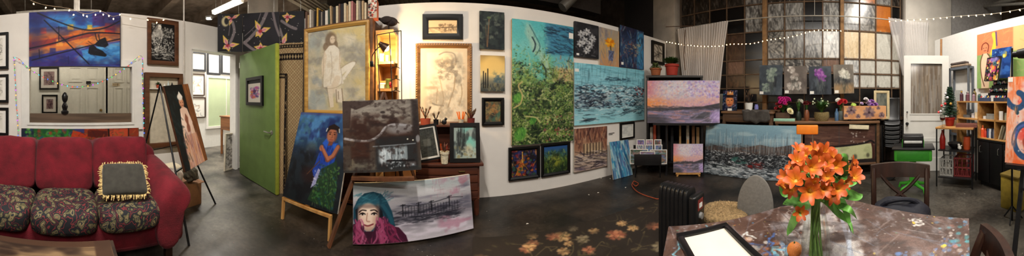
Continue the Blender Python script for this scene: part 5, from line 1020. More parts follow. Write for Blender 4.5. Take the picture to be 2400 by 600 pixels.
for k,(nm,colr,x) in enumerate(SC):
    o=empty('stored_canvas','%s canvas edge standing in the black storage rack, %s from the picture wall'%(nm,names[k]),'canvas','canvases in the storage rack',M=RM@Matrix.Translation((x+.012,.012,.132)))
    hh=.60+.03*((k*7)%4);wd=.05 if nm not in ('tan','pine') else .035
    MB().box(0,wd,0,.19,0,hh).build('canvas',mat('stored '+nm,colr,.8,var=.2),o,smooth=0);MB().box(.004,wd-.004,-.006,0,.004,hh-.004).build('stretcher_bar',mat('raw pine',(176,140,96),.7) if nm in ('tan','pine','cream') else mat('stored '+nm,colr),o,smooth=0)
for k,(px,py0,r_,pr,ph,n,h_,sp,lab,lm) in enumerate(((1575,172,4.27,.12,.2,330,.21,.2,'bushy fern in a red clay pot on the storage rack',None),(1537,176,4.27,.10,.13,120,.24,.14,'trailing spider plant in a clay pot on the rack end',mat('pale green blades',(106,118,70),.55,var=.4,scale=30)))):
    q=P(px,py0,r_);pot_plant('potted_plant',lab,(q.x,q.y,1.661),pr,ph,mat('red clay %d'%k,[(160,50,36),(150,84,48)][k],.7),n,h_,sp,31+k,.014,.45 if k==0 else 1.0,lm)
a0=az(1600)
def cv_sunset(box,seed,os_=1.4):
    x0,y0,x1,y1=box;w,h=x1-x0,y1-y0;c=Cv(box,(190,160,190),seed,os_);Y=lambda t:y0+h*t;X=lambda t:x0+w*t
    c.vgrad([(Y(0),(196,190,208)),(Y(.3),(210,196,206)),(Y(.5),(216,176,172)),(Y(.62),(206,168,180)),(Y(.66),(120,116,140)),(Y(1),(150,140,168))])
    c.blend(np.clip(1-(c.X-x0)/(w*.45),0,1)*sm(Y(.3),Y(.55),c.Y)*(1-sm(Y(.6),Y(.66),c.Y))*.9,(240,150,70));c.blend(np.clip(1-(c.X-x0)/(w*.3),0,1)*(1-sm(Y(.25),Y(.5),c.Y))*.7,(206,110,120));c.blob(X(.42),Y(.2),w*.26,h*.2,(218,216,220),.9,.6);c.strokes(60,(X(.2),y0,X(.75),Y(.4)),w*.12,-.3,h*.03,[(222,218,222),(176,170,186),(206,196,206)],.5,.2)
    c.dots(900,(x0,y0,x1,Y(.6)),w*.011,[(160,140,196),(230,190,190),(236,200,176),(206,150,176),(196,186,214),(224,160,140)],.38);c.dots(260,(X(.55),y0,x1,Y(.4)),w*.011,[(140,120,196),(230,220,236),(170,150,214)],.5)
    c.poly([(x0,Y(.66)),(X(.12),Y(.63)),(X(.3),Y(.655)),(X(.5),Y(.62)),(X(.7),Y(.63)),(X(.85),Y(.58)),(x1,Y(.53)),(x1,Y(.66)),(X(.6),Y(.68)),(x0,Y(.72))],(82,80,88));c.strokes(80,(x0,Y(.6),x1,Y(.7)),w*.07,0,h*.015,[(60,58,66),(104,98,100)],.6,.15)
    c.strokes(160,(x0,Y(.7),x1,Y(.98)),w*.12,0,h*.02,[(190,170,190),(110,106,120),(84,80,86),(226,160,150),(160,150,190)],.55,.1);c.blob(X(.76),Y(.83),w*.13,h*.07,(86,86,92),.85,.5,-.25);c.strokes(50,(X(.6),Y(.75),X(.92),Y(.95)),w*.09,-.3,h*.02,[(84,84,90),(120,116,128),(170,160,186)],.6,.2);c.blob(X(.12),Y(.95),w*.2,h*.12,(72,72,78),.75,.5,.2);c.blob(X(.96),Y(.84),w*.07,h*.12,(196,176,220),.8,.5,-.4);c.strokes(40,(X(.86),Y(.7),x1,Y(.98)),w*.05,-.8,h*.02,[(206,190,226),(160,140,190)],.6,.3);c.grain(.05);return c
zb_=.845;A_,B_=Pxy(1517,3.92,zb_),Pxy(1687,3.90,zb_);M=frameM(A_,(B_-A_).normalized(),(.02*d0.x,.02*d0.y,1));w_=(B_-A_).length
ez=empty('easel','black easel in the corner carrying the wide pink sunset','easel',loc=Pxy(1602,3.99));E0=V3(ez.location);U_=(B_-A_).normalized()
ec=(A_+B_)/2;ec.z=0;bk_=d0*.085
for s_ in (-.28,.31):MB().bar(ec+bk_+U_*s_-E0,ec+bk_+U_*s_+V3((0,0,1.3))-E0,.035,.03).build('post',BLACK,ez,smooth=0);MB().bar(ec+bk_+U_*s_-d0*.12+V3((0,0,.016))-E0,ec+bk_+U_*s_+d0*.05+V3((0,0,.016))-E0,.035,.03).build('foot',BLACK,ez,smooth=0)
MB().bar(ec+d0*.022-U_*.5+V3((0,0,.825))-E0,ec+d0*.022+U_*.5+V3((0,0,.825))-E0,.07,.03).build('ledge',BLACK,ez,smooth=0)
painting('painting','wide pink and violet sunset over water on the black corner easel',M,w_,.70,cv_sunset((1516,188,1686,290),142),.04)
TAGC=mat('price tag card',(232,230,222),.7,var=.03)
A_,B_=Pxy(1578,3.82,.055),Pxy(1648,3.82,.055);M=frameM(A_,B_-A_,(.09*d0.x,.09*d0.y,1));w_=(B_-A_).length
painting('painting','small square sunset canvas on a pale table easel on the floor',M,w_,.455,cv_sunset((1578,340,1648,402),143,2),.025)
te=empty('table_easel','pale wooden table easel under the small square sunset canvas','easel',loc=Pxy(1612,3.82));T0=V3(te.location);cA=(A_+B_)/2;cA.z=0
MB().bar(cA+U_*-.2+V3((0,0,.042))-T0-d0*.0,cA+U_*.2+V3((0,0,.042))-T0,.06,.02).build('ledge',HON,te,smooth=0)
for s_ in (-.16,.16):MB().bar(cA+U_*(s_*1.15)-d0*.03-T0,cA+U_*s_-d0*.015+V3((0,0,.034))-T0,.02,.02).build('foot',HON,te,smooth=0)
MB().bar(cA+d0*.04+V3((0,0,.03))-T0,cA+d0*.10+V3((0,0,.57))-T0,.025,.02).build('mast',HON,te,smooth=0);MB().bar(cA+d0*.16-T0,cA+d0*.105+V3((0,0,.4))-T0,.02,.015).build('rear_leg',HON,te,smooth=0)
a1=az(1522);d1=V3((math.sin(a1),math.cos(a1),0));t1=V3((math.cos(a1),-math.sin(a1),0));PM=frameM(d1*3.72-t1*.27,t1,(0,0,1))
ps=empty('print_stand','black metal print stand holding rows of small art prints','stand',M=PM)
for x in (.05,.44):
    for y in (.02,.26):MB().tube([(x,y,0),(x,y,.19)],.011,8).build('leg',BLACKM,ps)
MB().bbox(.03,.46,-.005,.01,.20,.37,.004).build('front_panel',BLACK,ps);MB().box(.0,.52,.01,.28,.19,.205).box(0,.52,.27,.28,.205,.46).build('tray',BLACK,ps,smooth=0)
def cv_pr(k):
    c=Cv((0,0,40,26),[(90,110,90),(150,130,110),(160,120,140),(200,190,180),(110,150,190),(90,130,190),(120,110,190),(190,160,170)][k%8],150+k,2.4);c.strokes(60,(0,0,40,26),14,.1,2,[(60,90,80),(190,150,150),(110,130,180),(150,180,190),(140,90,90)],.6,.5);return c
for k,(x,y,z,w2,h2,lab) in enumerate(((-.04,.03,.206,.29,.24,'green and pink art print in the front row of the print stand, picture wall end'),(.28,.03,.206,.27,.23,'mauve art print in the front row of the print stand, easel end'),(.12,.015,.30,.24,.115,'small white-bordered red print at the front middle of the print stand'),(.05,.13,.206,.12,.29,'pale print in the middle row of the print stand, picture wall end'),(.20,.13,.206,.13,.29,'turquoise print in the middle row of the print stand'),(.36,.13,.206,.12,.29,'blue print in the middle row of the print stand, easel end'),(.06,.22,.206,.13,.36,'blue seascape print in the back row of the print stand'),(.21,.22,.206,.12,.36,'violet print in the back row of the print stand'),(.35,.22,.206,.12,.36,'deep blue print in the back row of the print stand'))):
    painting('art_print',lab,PM@Matrix.Translation((x,y,z)),w2,h2,cv_pr(k),.012,frame=(.012,mat('white print border',(220,216,210),.7),'flat'),cat='print',group='prints in the print stand')
BE=wood('bench brown',(100,72,50),(64,46,34),.55,6,'y');BEL=wood('bench worn top',(134,98,66),(90,64,46),.5,6,'y')
b1=empty('workbench','tall brown workbench with a front drawer under the dark window','workbench',loc=(4.02,1.10,0))
yA,yB=3.66*math.tan(-(1690-1912)/F),3.66*math.tan(-(1812-1912)/F)
MB().bbox(3.66-4.02,.46,yB-1.10,yA-1.10,1.0,1.035,.004).build('top',BEL,b1);MB().box(3.69-4.02,.44,yB-1.08,yA-1.12,.86,1.0).build('apron',BE,b1,smooth=0);dw_=MB().bbox(3.675-4.02,3.69-4.02,yB-1.04,yA-1.16,.875,.985,.004).build('drawer',BE,b1);MB().ball((3.665-4.02,(yA+yB)/2-1.10,.93),.016).build('knob',STEEL,dw_)
for x in (3.72-4.02,.42):
    for y in (yB-1.06,yA-1.14):MB().box(x-.03,x+.03,y-.03,y+.03,0,.86).build('leg',BE,b1,smooth=0)
b2=empty('workbench','lower wooden workbench carrying the flowers and planters','workbench',loc=(3.98,-.3,0));y0_,y1_=3.70*math.tan(-(2063-1912)/F)+.3,yB-.02+.3
MB().bbox(3.70-3.98,.48,y0_,y1_,.845,.885,.008).build('top',BEL,b2);MB().bbox(3.72-3.98,.44,y0_+.06,y1_-.05,.18,.21,.004).build('lower_shelf',BE,b2);MB().box(.42,.44,y0_+.1,y1_-.1,.21,.80).build('back_panel',BE,b2,smooth=0)
for x in (3.735-3.98,.42):
    for y in (y0_+.025,y1_-.03):MB().bar((x,y,0),(x,y,.85),.035,.035).build('leg',wood('bench leg',(120,88,60),(84,60,42)),b2,smooth=0)
def cv_harbor2():
    c=Cv((1654,288,1884,420),(110,140,156),144,1.9);c.vgrad([(288,(134,166,180)),(335,(120,150,166)),(350,(92,100,104)),(362,(60,60,62)),(420,(90,100,106))]);c.cloud(50,12,(170,190,196),.5,.65,.7,(1654,288,1884,335));c.poly([(1654,352),(1680,344),(1710,350),(1760,344),(1790,336),(1820,342),(1884,330),(1884,362),(1654,364)],(84,70,66),.9);c.strokes(70,(1654,340,1884,360),16,.1,2,[(60,56,60),(104,84,74),(70,80,90)],.6,.3)
    c.strokes(220,(1654,320,1884,372),34,PI/2,.9,[(150,166,170),(206,212,212),(100,110,116)],.5,.03);c.rect(1654,362,1884,396,(40,42,46),.8,4);c.strokes(1100,(1654,358,1884,394),5,0,1.2,[(20,22,26),(214,218,220),(60,64,70),(150,156,160),(34,36,40),(170,60,50)][:5],.85,.5);c.rect(1654,396,1884,420,(170,178,184),.7,6);c.strokes(420,(1654,388,1884,420),10,.05,1.3,[(226,230,232),(40,46,54),(214,220,224),(110,122,130),(24,28,34)],.8,.25);c.strokes(16,(1758,380,1800,394),12,.3,2.4,[(130,40,40),(90,30,34),(150,70,64)],.7,.4);c.strokes(20,(1725,370,1760,385),10,.1,2,[(60,120,110),(40,60,60)],.7);c.strokes(40,(1670,392,1740,402),14,.1,2.2,[(20,26,30),(200,208,210)],.7,.2);c.grain(.06);return c
A_,B_=V3((3.52,1.80,.006)),V3((3.52,.20,.006));M=frameM(A_,B_-A_,(.10,0,.86));painting('painting','great grey-blue harbour canvas full of masts leaning on the workbenches',M,1.6,.828,cv_harbor2(),.04,side=mat('grey canvas edge',(120,118,114),.8),tags=[(.0,.76,.06,.06)])
def cv_brown():
    c=Cv((1886,300,2064,394),(98,70,60),145,1.4);c.vgrad([(300,(112,82,68)),(325,(92,64,56)),(350,(84,58,52)),(394,(60,46,40))]);c.strokes(160,(1886,300,2064,350),40,.03,2,[(126,92,76),(78,54,48),(104,80,72),(136,104,88)],.5,.1);c.line([(1972,300),(1972,350)],1,(70,80,90),.6);c.poly([(1960,352),(2056,346),(2056,384),(1945,388)],(190,192,150));c.cloud(20,14,(160,164,124),.5,.65,.7,(1950,352,2056,386));c.curve([(1886,352),(1960,352),(2030,346),(2052,340),(2062,346)],4,(34,26,26));c.curve([(2056,346),(2060,370),(2058,390)],4,(70,40,34));c.rect(1886,386,2064,394,(40,34,34),.9)
    for x,y,r in ((1990,378,5),(2012,379,5),(1976,380,4),(2045,376,4)):c.blob(x,y,r,r*1.3,(84,80,66),.8,.5)
    c.dots(14,(2000,315,2050,345),1.6,[(226,222,214)],.9);c.grain(.04);return c
M=frameM(V3((3.755,3.755*math.tan(-(1886-1912)/F),.212)),(0,-1,0),(.03,0,.6));painting('painting','long brown and pale green canvas standing under the flower workbench',M,1.14,.60,cv_brown(),.03,side=BE)
o=MB().bbox(-.006,.006,-.16,.16,0,.07,.003).build('paper_strip',mat('cream board',(226,214,180),.7));q=P(2015,300,3.72);o.location=(3.722,q.y,.757);o.rotation_euler=(.06,0,0);tag(o,'cream strip of board tucked under the flower workbench top','board')
og=empty('stool','orange stool with a low backrest behind the lilies','stool',loc=Pxy(1892,2.95));ORG=mat('orange vinyl',(232,132,36),.5,var=.06)
MB().bbox(-.02,.02,-.135,.135,.80,.915,.012,3).build('backrest',ORG,og);MB().superell((-.06,0,.625),(.15,.155,.035),.5,.8,28,10).build('seat',ORG,og)
for y in (-.07,.07):MB().tube([(.04,y,.62),(.03,y,.72),(.024,y,.83)],.009,8).build('back_post',STEEL,og)
for x in (-.15,.04):
    for y in (-.11,.11):MB().tube([(x*.8-.02,y*.8,.60),(x*1.3-.02,y*1.3,0)],.011,8).build('leg',STEEL,og)
def wpt(px,x):return V3((x,x*math.tan(-(px-1912)/F),0))
def cv_face():
    c=Cv((1691,205,1731,262),(30,36,60),146,2.2);c.dots(160,(1691,205,1731,262),2,[(60,90,140),(30,26,40),(150,130,150),(90,60,70),(40,110,140),(200,190,190)],.85);c.blob(1711,236,11,15,(206,130,84));c.blob(1708,233,8,11,(226,156,104),.8);c.poly([(1702,218),(1711,212),(1722,220),(1720,226),(1703,226)],(50,28,26));c.blob(1706,233,2,1.2,(40,24,20));c.blob(1716,233,2,1.2,(40,24,20));c.line([(1711,234),(1711,241)],1,(150,84,56));c.line([(1707,245),(1715,245)],1.6,(150,50,44));c.poly([(1702,218),(1704,206),(1708,212),(1711,205),(1715,212),(1719,207),(1720,218)],(216,150,90));c.blob(1711,212,2,2,(240,230,210));return c
q=wpt(1693,3.86);M=frameM(V3((q.x,q.y,1.036)),(0,-1,0),(.12,0,1));o=painting('painting','small portrait of a crowned face on a dark blue ground, on the tall workbench',M,.27,.36,cv_face(),.02,side=BLACK);t=MB().box(.10,.18,-.004,-.001,.0,.04).build('price_tag',TAGC,o)
o=painting('painting','plain pale canvas half hidden behind the crowned face portrait',frameM(V3((3.96,q.y+.10,1.036)),(0,-1,0),(.1,0,1)),.2,.30,Cv((0,0,20,30),(160,156,140),3,2),.02)
q=wpt(1755,3.84);brush_pot('white pitcher full of long brushes on the tall workbench',1755,math.hypot(q.x,q.y),1.0355,.07,.14,WHP,12,.30,[(40,34,30),(70,50,36),(26,26,28)],7,.35)
q=wpt(1773,3.82);jar('jar','small violet-blue jar beside the white pitcher','jar',(q.x,q.y,1.0355),[(0,0),(.033,0),(.035,.08),(.026,.1),(.026,.115),(0,.115)],mat('violet jar',(110,110,170),.3))
cl=MB();ya_,yb_=wpt(1744,3.7).y,wpt(1806,3.7).y;vs=[];fs=[]
for i in range(21):
    for j in range(11):
        u,v=i/20,j/10;y=ya_+(yb_-ya_)*u;s_=v*.34;lim=.155
        x=3.775-min(s_,lim);z=1.046+.012*math.sin(u*17+v*3)+.012-max(0,s_-lim)*(1-.5*abs(u-.5))*1.1
        vs.append((x-(.012+.008*math.sin(u*11))*(s_>lim),y+.012*math.sin(v*5),z))
for i in range(20):
    for j in range(10):fs.append((i*11+j,(i+1)*11+j,(i+1)*11+j+1,i*11+j+1))
o=cl.add(vs,fs).build('paint_rag',mat('grey rag',(66,62,58),.95,var=.3,scale=20));s_=o.modifiers.new('s','SOLIDIFY');s_.thickness=.004;tag(o,'grey paint rag draped over the tall workbench edge','rag')
def blossom_mesh(kind,col_):
    mb=MB()
    if kind=='mum':
        r=random.Random(1)
        for ring_ in range(4):
            n=5+ring_*4
            for k in range(n):
                a=2*PI*k/n+ring_*.4;el=1.45-ring_*.42;L=.6+.13*ring_;dv=V3((math.cos(a)*math.cos(el),math.sin(a)*math.cos(el),math.sin(el)));sd=V3((-math.sin(a),math.cos(a),0))*.16
                mb.add([dv*.1-sd*.4,dv*.1+sd*.4,dv*L*.7+sd,dv*L+V3((0,0,.06)),dv*L*.7-sd],[(0,1,2,3,4)])
    else:mb.superell((0,0,.3),(.6,.6,.5),.9,.9,14,8,None,.18,3)
    o=mb.build('blossom',mat('petal %d %d %d'%col_,col_,.6,var=.2,scale=60));me=o.data;bpy.data.objects.remove(o);return me
BM_={}
def bouquet(name,label,loc,container,cm,specs,leafn,leafh,leafsp,seed,z0,lw=.012,cname='pot',cat='flowers'):
    o=empty(name,label,cat,loc=loc);container.build(cname,cm,o);rr=random.Random(seed)
    if leafn:tuft(MB(),leafn,leafh,leafsp,seed,lw,.45,z0).build('leaves',LEAF,o,smooth=60)
    for (n,colr,size,kind,cx,cy,cz,sp) in specs:
        key=(kind,colr)
        if key not in BM_:BM_[key]=blossom_mesh(kind,colr)
        for _ in range(n):
            b=bpy.data.objects.new('blossom',BM_[key]);COL.objects.link(b);b.parent=o
            dx,dy,dz=rr.uniform(-1,1)*sp,rr.uniform(-1,1)*sp,rr.uniform(-.5,1)*sp*.6
            b.location=(cx+dx,cy+dy,cz+dz);s_=size*rr.uniform(.8,1.2);b.scale=(s_,)*3;v=V3((dx-.6*sp,dy,sp*.9)).normalized();b.rotation_euler=v.to_track_quat('Z','Y').to_euler()
    return o
ZB=.886
def boxc(w,d,h):return MB().box(-d,d,-w,w,0,.008).box(-d,-d+.008,-w,w,0,h).box(d-.008,d,-w,w,0,h).box(-d,d,-w,-w+.008,0,h).box(-d,d,w-.008,w,0,h).box(-d+.008,d-.008,-w+.008,w-.008,.01,h-.015)
q=wpt(1836,3.9);bouquet('flower_planter','magenta and red flowers in a low wooden planter on the lower workbench',(q.x,q.y,ZB),boxc(.125,.07,.13),BE,[(34,(186,26,120),.036,'mum',0,-.02,.31,.10),(16,(150,34,40),.032,'mum',0,.04,.21,.11),(3,(236,226,180),.06,'mum',-.06,-.10,.15,.02)],70,.2,.16,51,.12,cname='planter')
q=wpt(1872,3.9);bouquet('flower_vase','white blossoms among dark leaves beside the magenta flowers',(q.x,q.y,ZB),MB().lathe([(0,0),(.045,0),(.055,.08),(.035,.15),(.03,.15),(0,.02)]),mat('dark green vase',(36,46,38),.3),[(4,(238,234,222),.05,'mum',0,0,.30,.045)],40,.26,.07,52,.13,cname='vase')
q=wpt(1891,3.84);bouquet('flower_vase','dark red flowers in a slim brown vase on the lower workbench',(q.x,q.y,ZB),MB().lathe([(0,0),(.03,0),(.045,.06),(.04,.14),(.022,.18),(.02,.18),(0,.02)]),mat('brown vase',(120,70,44),.4),[(9,(110,24,30),.045,'mum',0,0,.28,.035)],24,.2,.05,53,.17,cname='vase')
q=wpt(1926,3.86);bouquet('potted_plant','leafy pale green plant in a woven basket on the lower workbench',(q.x,q.y,ZB),MB().lathe([(0,0),(.1,0),(.13,.07),(.12,.14),(.105,.14),(0,.11)],n=24),mat('wicker',(120,104,66),.9,var=.5,scale=80,bump=.4),[(10,(196,206,170),.022,'ball',0,0,.28,.14)],190,.27,.16,54,.12,.013,cname='basket',cat='plant')
q=wpt(1961,3.82);jar('jar','slim blue bottle beside the leafy basket plant','bottle',(q.x,q.y,ZB),[(0,0),(.032,0),(.034,.13),(.015,.17),(.015,.2),(0,.2)],mat('blue bottle',(70,100,130),.15,spec=.7))
q=wpt(1971,4.02);bouquet('flower_vase','red and white flowers in a glass jar behind the long planter',(q.x,q.y,ZB),MB().lathe([(0,0),(.04,0),(.042,.15),(.036,.15),(0,.02)]),mat('grey glass jar',(120,130,126),.15,spec=.7),[(7,(170,26,32),.048,'mum',0,-.03,.30,.06),(3,(236,232,224),.045,'mum',0,.05,.33,.02)],26,.22,.07,55,.15,cname='vase')
def cv_plbox():
    c=Cv((1977,247,2077,279),(214,164,120),147,2);c.cloud(20,12,(190,136,96),.5,.65,.7)
    for x,y,r in ((1994,257,12),(2036,263,15),(2010,272,6),(2066,270,8),(2058,252,5),(1982,270,5)):
        for k in range(9):a=k*.7;c.blob(x+r*.55*math.cos(a),y+r*.55*math.sin(a),r*.45,r*.25,[(120,100,110),(90,74,90),(150,126,124)][k%3],.8,.4,a)
        c.blob(x,y,r*.2,r*.2,(70,50,56))
    return c
q=wpt(1978,3.74);pw=abs(wpt(2077,3.74).y-q.y);pb=empty('planter_box','long peach planter box painted with grey flowers on the lower workbench','planter',M=frameM(V3((q.x,q.y,ZB+.03)),(0,-1,0),(0,0,1)))
cv_plbox().obj('painted_front',pw,.21,pb,-.001);MB().box(0,pw,0,.012,0,.21).box(0,pw,.16,.172,0,.21).box(0,.012,.012,.16,0,.21).box(pw-.012,pw,.012,.16,0,.21).box(0,pw,0,.17,0,.012).box(.012,pw-.012,.012,.16,.15,.18).build('box',wood('peach box',(206,158,114),(176,126,88)),pb,smooth=0)
for x in (.1,pw-.1):MB().bbox(x-.02,x+.02,.02,.15,-.03,0,.004).build('foot',BLACK,pb)
for k,(n,colr,size,kind,x,zz,sp,nm) in enumerate(((1,(150,176,70),.075,'ball',.17,.20,.0,'green_ball'),(9,(150,96,170),.042,'mum',.50,.235,.075,'blossom'),(5,(206,180,214),.036,'mum',.36,.235,.05,'blossom'),(3,(232,226,226),.04,'mum',.37,.31,.02,'blossom'))):
    key=(kind,colr)
    if key not in BM_:BM_[key]=blossom_mesh(kind,colr)
    rr=random.Random(k+60)
    for _ in range(n):b=bpy.data.objects.new(nm,BM_[key]);COL.objects.link(b);b.parent=pb;b.location=(x+rr.uniform(-1,1)*sp*1.3,.08+rr.uniform(-.04,.04),zz+rr.uniform(-.3,.7)*sp);b.scale=(size,)*3;b.rotation_euler=(rr.uniform(.1,.9),rr.uniform(-.4,.4),0)
c=Cv((2056,220,2086,246),(120,122,112),148,2.4);c.cloud(8,8,(84,90,84),.5,.62,.8)
q=wpt(2050,4.2);M=frameM(V3((q.x,q.y,.887)),(0,-1,0),(.04,0,1));painting('framed_print','small cream framed print standing behind the planter box',frameM(V3((3.96,wpt(2049,3.96).y,.887)),(0,-1,0),(.02,0,1)),abs(wpt(2086,3.9).y-wpt(2049,3.9).y),.5,c,.03,frame=(.045,mat('cream gilt',(196,180,140),.5),'slope'),cat='picture')
o=MB().bbox(-.008,.008,-.17,.17,0,.045,.003).build('mint_board',mat('mint board',(150,196,170),.6));q=wpt(1838,3.70);o.location=(3.715,q.y,.886);tag(o,'mint green strip lying on the lower workbench under the magenta flowers','board')
FP=[(1779,1833,152,222,0),(1838,1891,155,220,1),(1897,1949,156,222,2),(1955,2002,152,220,3)]
FL=['dark canvas of pale green flowers, first of four hanging before the window','taupe canvas of white flowers, second of four hanging before the window','slate canvas of violet flowers, third of four hanging before the window','grey and tan canvas of white blooms, fourth of four hanging before the window']
def cv_fl(bx,k):
    x0,y0,x1,y1=bx;w,h=x1-x0,y1-y0;c=Cv(bx,[(76,84,92),(112,104,98),(70,76,84),(120,114,106)][k],160+k,2);c.cloud(16,20,[(104,112,118),(136,126,118),(96,104,112),(146,138,126)][k],.45,.65,.8);c.cloud(12,20,(44,48,54) if k != 1 else (90,82,78),.5,.62,.8,(x0,y0+h*.4,x1,y1))
    if k==3:c.rect(x0,y0+h*.68,x1,y1,(176,140,96),.7,8)
    P0=[[(130,146,134),(160,172,160)],[(196,188,180),(222,216,208),(160,150,142)],[(150,84,160),(186,130,190),(110,60,130)],[(206,202,188),(230,228,218),(176,174,160)]][k]
    pts=[[(.45,.3),(.6,.22),(.5,.42),(.3,.75)],[(.45,.38),(.6,.7),(.3,.72),(.3,.12)],[(.52,.3),(.42,.22),(.6,.42)],[(.55,.25),(.42,.35),(.65,.36)]][k]
    for x,y in pts:c.dots(34,(x0+w*(x-.14),y0+h*(y-.12),x0+w*(x+.14),y0+h*(y+.12)),2.6,P0,.8)
    c.strokes(30,(x0+w*.3,y0+h*.45,x0+w*.7,y0+h*.9),h*.25,PI/2,.9,[(60,70,66),(120,124,116)],.5,.2);c.grain(.06);return c
for x0,x1,ya,yb,k in FP:
    pl4=Plane((1,0),4.22);M,w_,h_=on_wall(pl4,x0,x1,ya,yb,0,.03);M=M@Matrix.Rotation([.02,.0,-.02,-.03][k],4,'Y');o=painting('painting',FL[k],M,w_,h_,cv_fl((x0,ya,x1,yb),k),.03,side=BLACK,group='flower canvases hanging before the window',tags=[(.012,.012,.07,.05)])
    zt_=2.78-M.translation.z
    for f_ in (.2,.8):MB().tube([(w_*f_,.02,h_-.02),(w_*f_,.16,zt_)],.0015,5).build('hanging_wire',mat('steel wire',(120,118,114),.4,metal=.8),o)
rod=MB().tube([(4.38,3.2,2.78),(4.38,-2.5,2.78)],.011,10);rod.tube([(4.38,.02,2.78),(4.38,.02,4.3)],.005,6);tag(rod.build('curtain_rod',mat('pale rod',(186,180,168),.4,metal=.4)),'long thin curtain rod running across the factory windows','rod')
def curtain(label,topa,topb,bota,botb,zt,zb,x,folds,m,seed):
    mb=MB();n,k=90,30;vs=[];r=random.Random(seed);ph=[r.uniform(0,6) for _ in range(4)]
    for i in range(n+1):
        u=i/n
        for j in range(k+1):
            v=j/k;y=(topa+(topb-topa)*u)*(1-v)+(bota+(botb-bota)*u)*v;am=.009+.013*v**.5
            vs.append((x+am*math.sin(u*folds*2*PI+ph[0]+1.2*math.sin(u*9+ph[1]))+.012*math.sin(v*6+u*20),y+.01*math.sin(v*5+u*13),zt+(zb-zt)*v-.02*math.sin(u*PI)*(1-v)))
    fs=[(i*(k+1)+j,(i+1)*(k+1)+j,(i+1)*(k+1)+j+1,i*(k+1)+j+1) for i in range(n) for j in range(k)]
    o=mb.add(vs,fs).build('curtain',m,smooth=80);return tag(o,label,'curtain','sheer curtains')
yy=lambda px,x=4.36:-x*math.tan((px-1912)/F)
curtain('beige sheer curtain hanging over the dark window above the sunset',yy(1590),yy(1709),yy(1610),yy(1683),2.77,1.0,4.30,22,sheer('beige sheer',(252,242,234),.78),3)
curtain('white sheer curtain hanging above the white glazed door',yy(2080),yy(2176),yy(2112),yy(2170),2.80,1.7,4.30,14,sheer('white sheer',(244,241,240),.5),4)
pl=Plane((1,0),4.1);path=cat_pts([pl.at(x,y) for x,y in ((1560,97),(1600,104),(1650,108),(1690,107),(1712,103),(1760,102),(1800,93),(1840,88),(1870,82),(1895,74),(1926,70),(1975,72))])
string_light('warm fairy lights sagging across the factory windows',path,along(path,46,.01,.99),[WARM],10,.0085,(120,84,44),wr=.003)
path=cat_pts([P(2085,50,4.2),P(2120,47,4.0),P(2180,44,3.7),P(2260,37,3.3),P(2330,32,3.0),P(2400,20,2.8),P(2470,4,2.7)])
string_light('warm fairy lights strung from the window toward the right partition',path,along(path,22,.0,.99),[WARM],10,.009,(170,160,140),wr=.003)
o=tag(MB().tube([P(1606,70,4.25),P(1603,130,4.27),P(1606,165,4.28)],.009,6).tube([P(1560,63,4.25),P(1624,61,4.25)],.007,6).build('plant_stake',BE),'thin brown crossed stake rising behind the red clay pot','stake')
PL=mat('black chair plastic',(24,24,25),.4,var=.15)
def shell_chair(label,loc,rz,g):
    o=empty('stacking_chair',label,'chair',g,loc=loc,rz=rz);mb=MB();vs=[];n=10
    prof=[(-.20,.0),(-.21,-.03),(-.19,.01),(-.05,-.01),(.1,-.015),(.17,.02),(.20,.12),(.23,.26),(.245,.40),(.24,.42)]
    for (y,z) in prof:
        for i in range(n+1):x=-.14+.28*i/n;b=(abs(x)/.14)**2;vs.append((x,y-(.03*b if z>.1 else 0),z+(.015*b if z<.1 else 0)))
    fs=[(k*(n+1)+i,k*(n+1)+i+1,(k+1)*(n+1)+i+1,(k+1)*(n+1)+i) for k in range(len(prof)-1) for i in range(n)]
    s_=mb.add(vs,fs).build('seat_shell',PL,o,smooth=60);md=s_.modifiers.new('t','SOLIDIFY');md.thickness=.012
    for x in (-.17,.17):MB().tube([(x,-.2,-.42),(x,-.14,-.05),(x*.7,-.12,-.03),(x*.7,.10,-.03),(x,.12,-.05),(x,.2,-.42)],.010,8).build('leg_frame',BLACKM,o)
    return o
q=Pxy(2091,4.33);rz_=math.atan2(q.y,q.x)-PI/2
c0_=shell_chair('black plastic stacking chair, lowest of the stack by the white door',(q.x,q.y,.432),rz_,'stack of black chairs')
for k in range(1,6):
    o=copy_tree(c0_);o.location=(q.x-q.x/q.length*.048*k,q.y-q.y/q.length*.048*k,.432+k*.082);o['label']='black plastic stacking chair, %s from the bottom of the stack by the white door'%['','second','third','fourth','fifth','topmost, sixth'][k]
A_,B_=Pxy(2118,4.08),Pxy(2225,4.10);U_=(B_-A_).normalized();fd=V3((-U_.y,U_.x,0));fd=fd if fd.dot(A_)>0 else-fd
DM=frameM(V3((A_.x,A_.y,.004)),U_,V3((fd.x*.04,fd.y*.04,1)));wd=empty('white_door','loose white door with a streaky glass pane standing before the window','door',M=DM);w_=(B_-A_).length;WD=mat('old white gloss',(208,206,199),.35,var=.04,scale=6);H_=2.0
z1_=H_-.14;z0_=H_-1.02;st_=.115
MB().box(0,st_,0,.04,0,H_).box(w_-st_,w_,0,.04,0,H_).box(st_,w_-st_,0,.04,z1_,H_).box(st_,w_-st_,0,.04,z0_-.12,z0_).box(st_,w_-st_,0,.04,0,.22).box(st_,w_-st_,0,.04,.5,.56).build('frame_rails',WD,wd,smooth=0)
MB().box(st_,w_-st_,.012,.03,.22,.5).box(st_,w_-st_,.012,.03,.56,z0_-.12).build('lower_panel',WD,wd,smooth=0)
mb=MB();ring(mb,w_-2*st_+.03,z1_-z0_+.03,.02,-.008,.0);o=mb.build('glazing_bead',WD,wd,smooth=0);o.location=(st_-.015,0,z0_-.015)
c=Cv((2128,150,2210,268),(122,112,100),149,1.8);c.strokes(260,(2128,150,2210,268),70,PI/2,3,[(150,136,118),(96,84,74),(132,128,122),(110,96,80),(160,156,150)],.5,.04);c.rect(2128,150,2210,156,(80,74,66),.7,2)
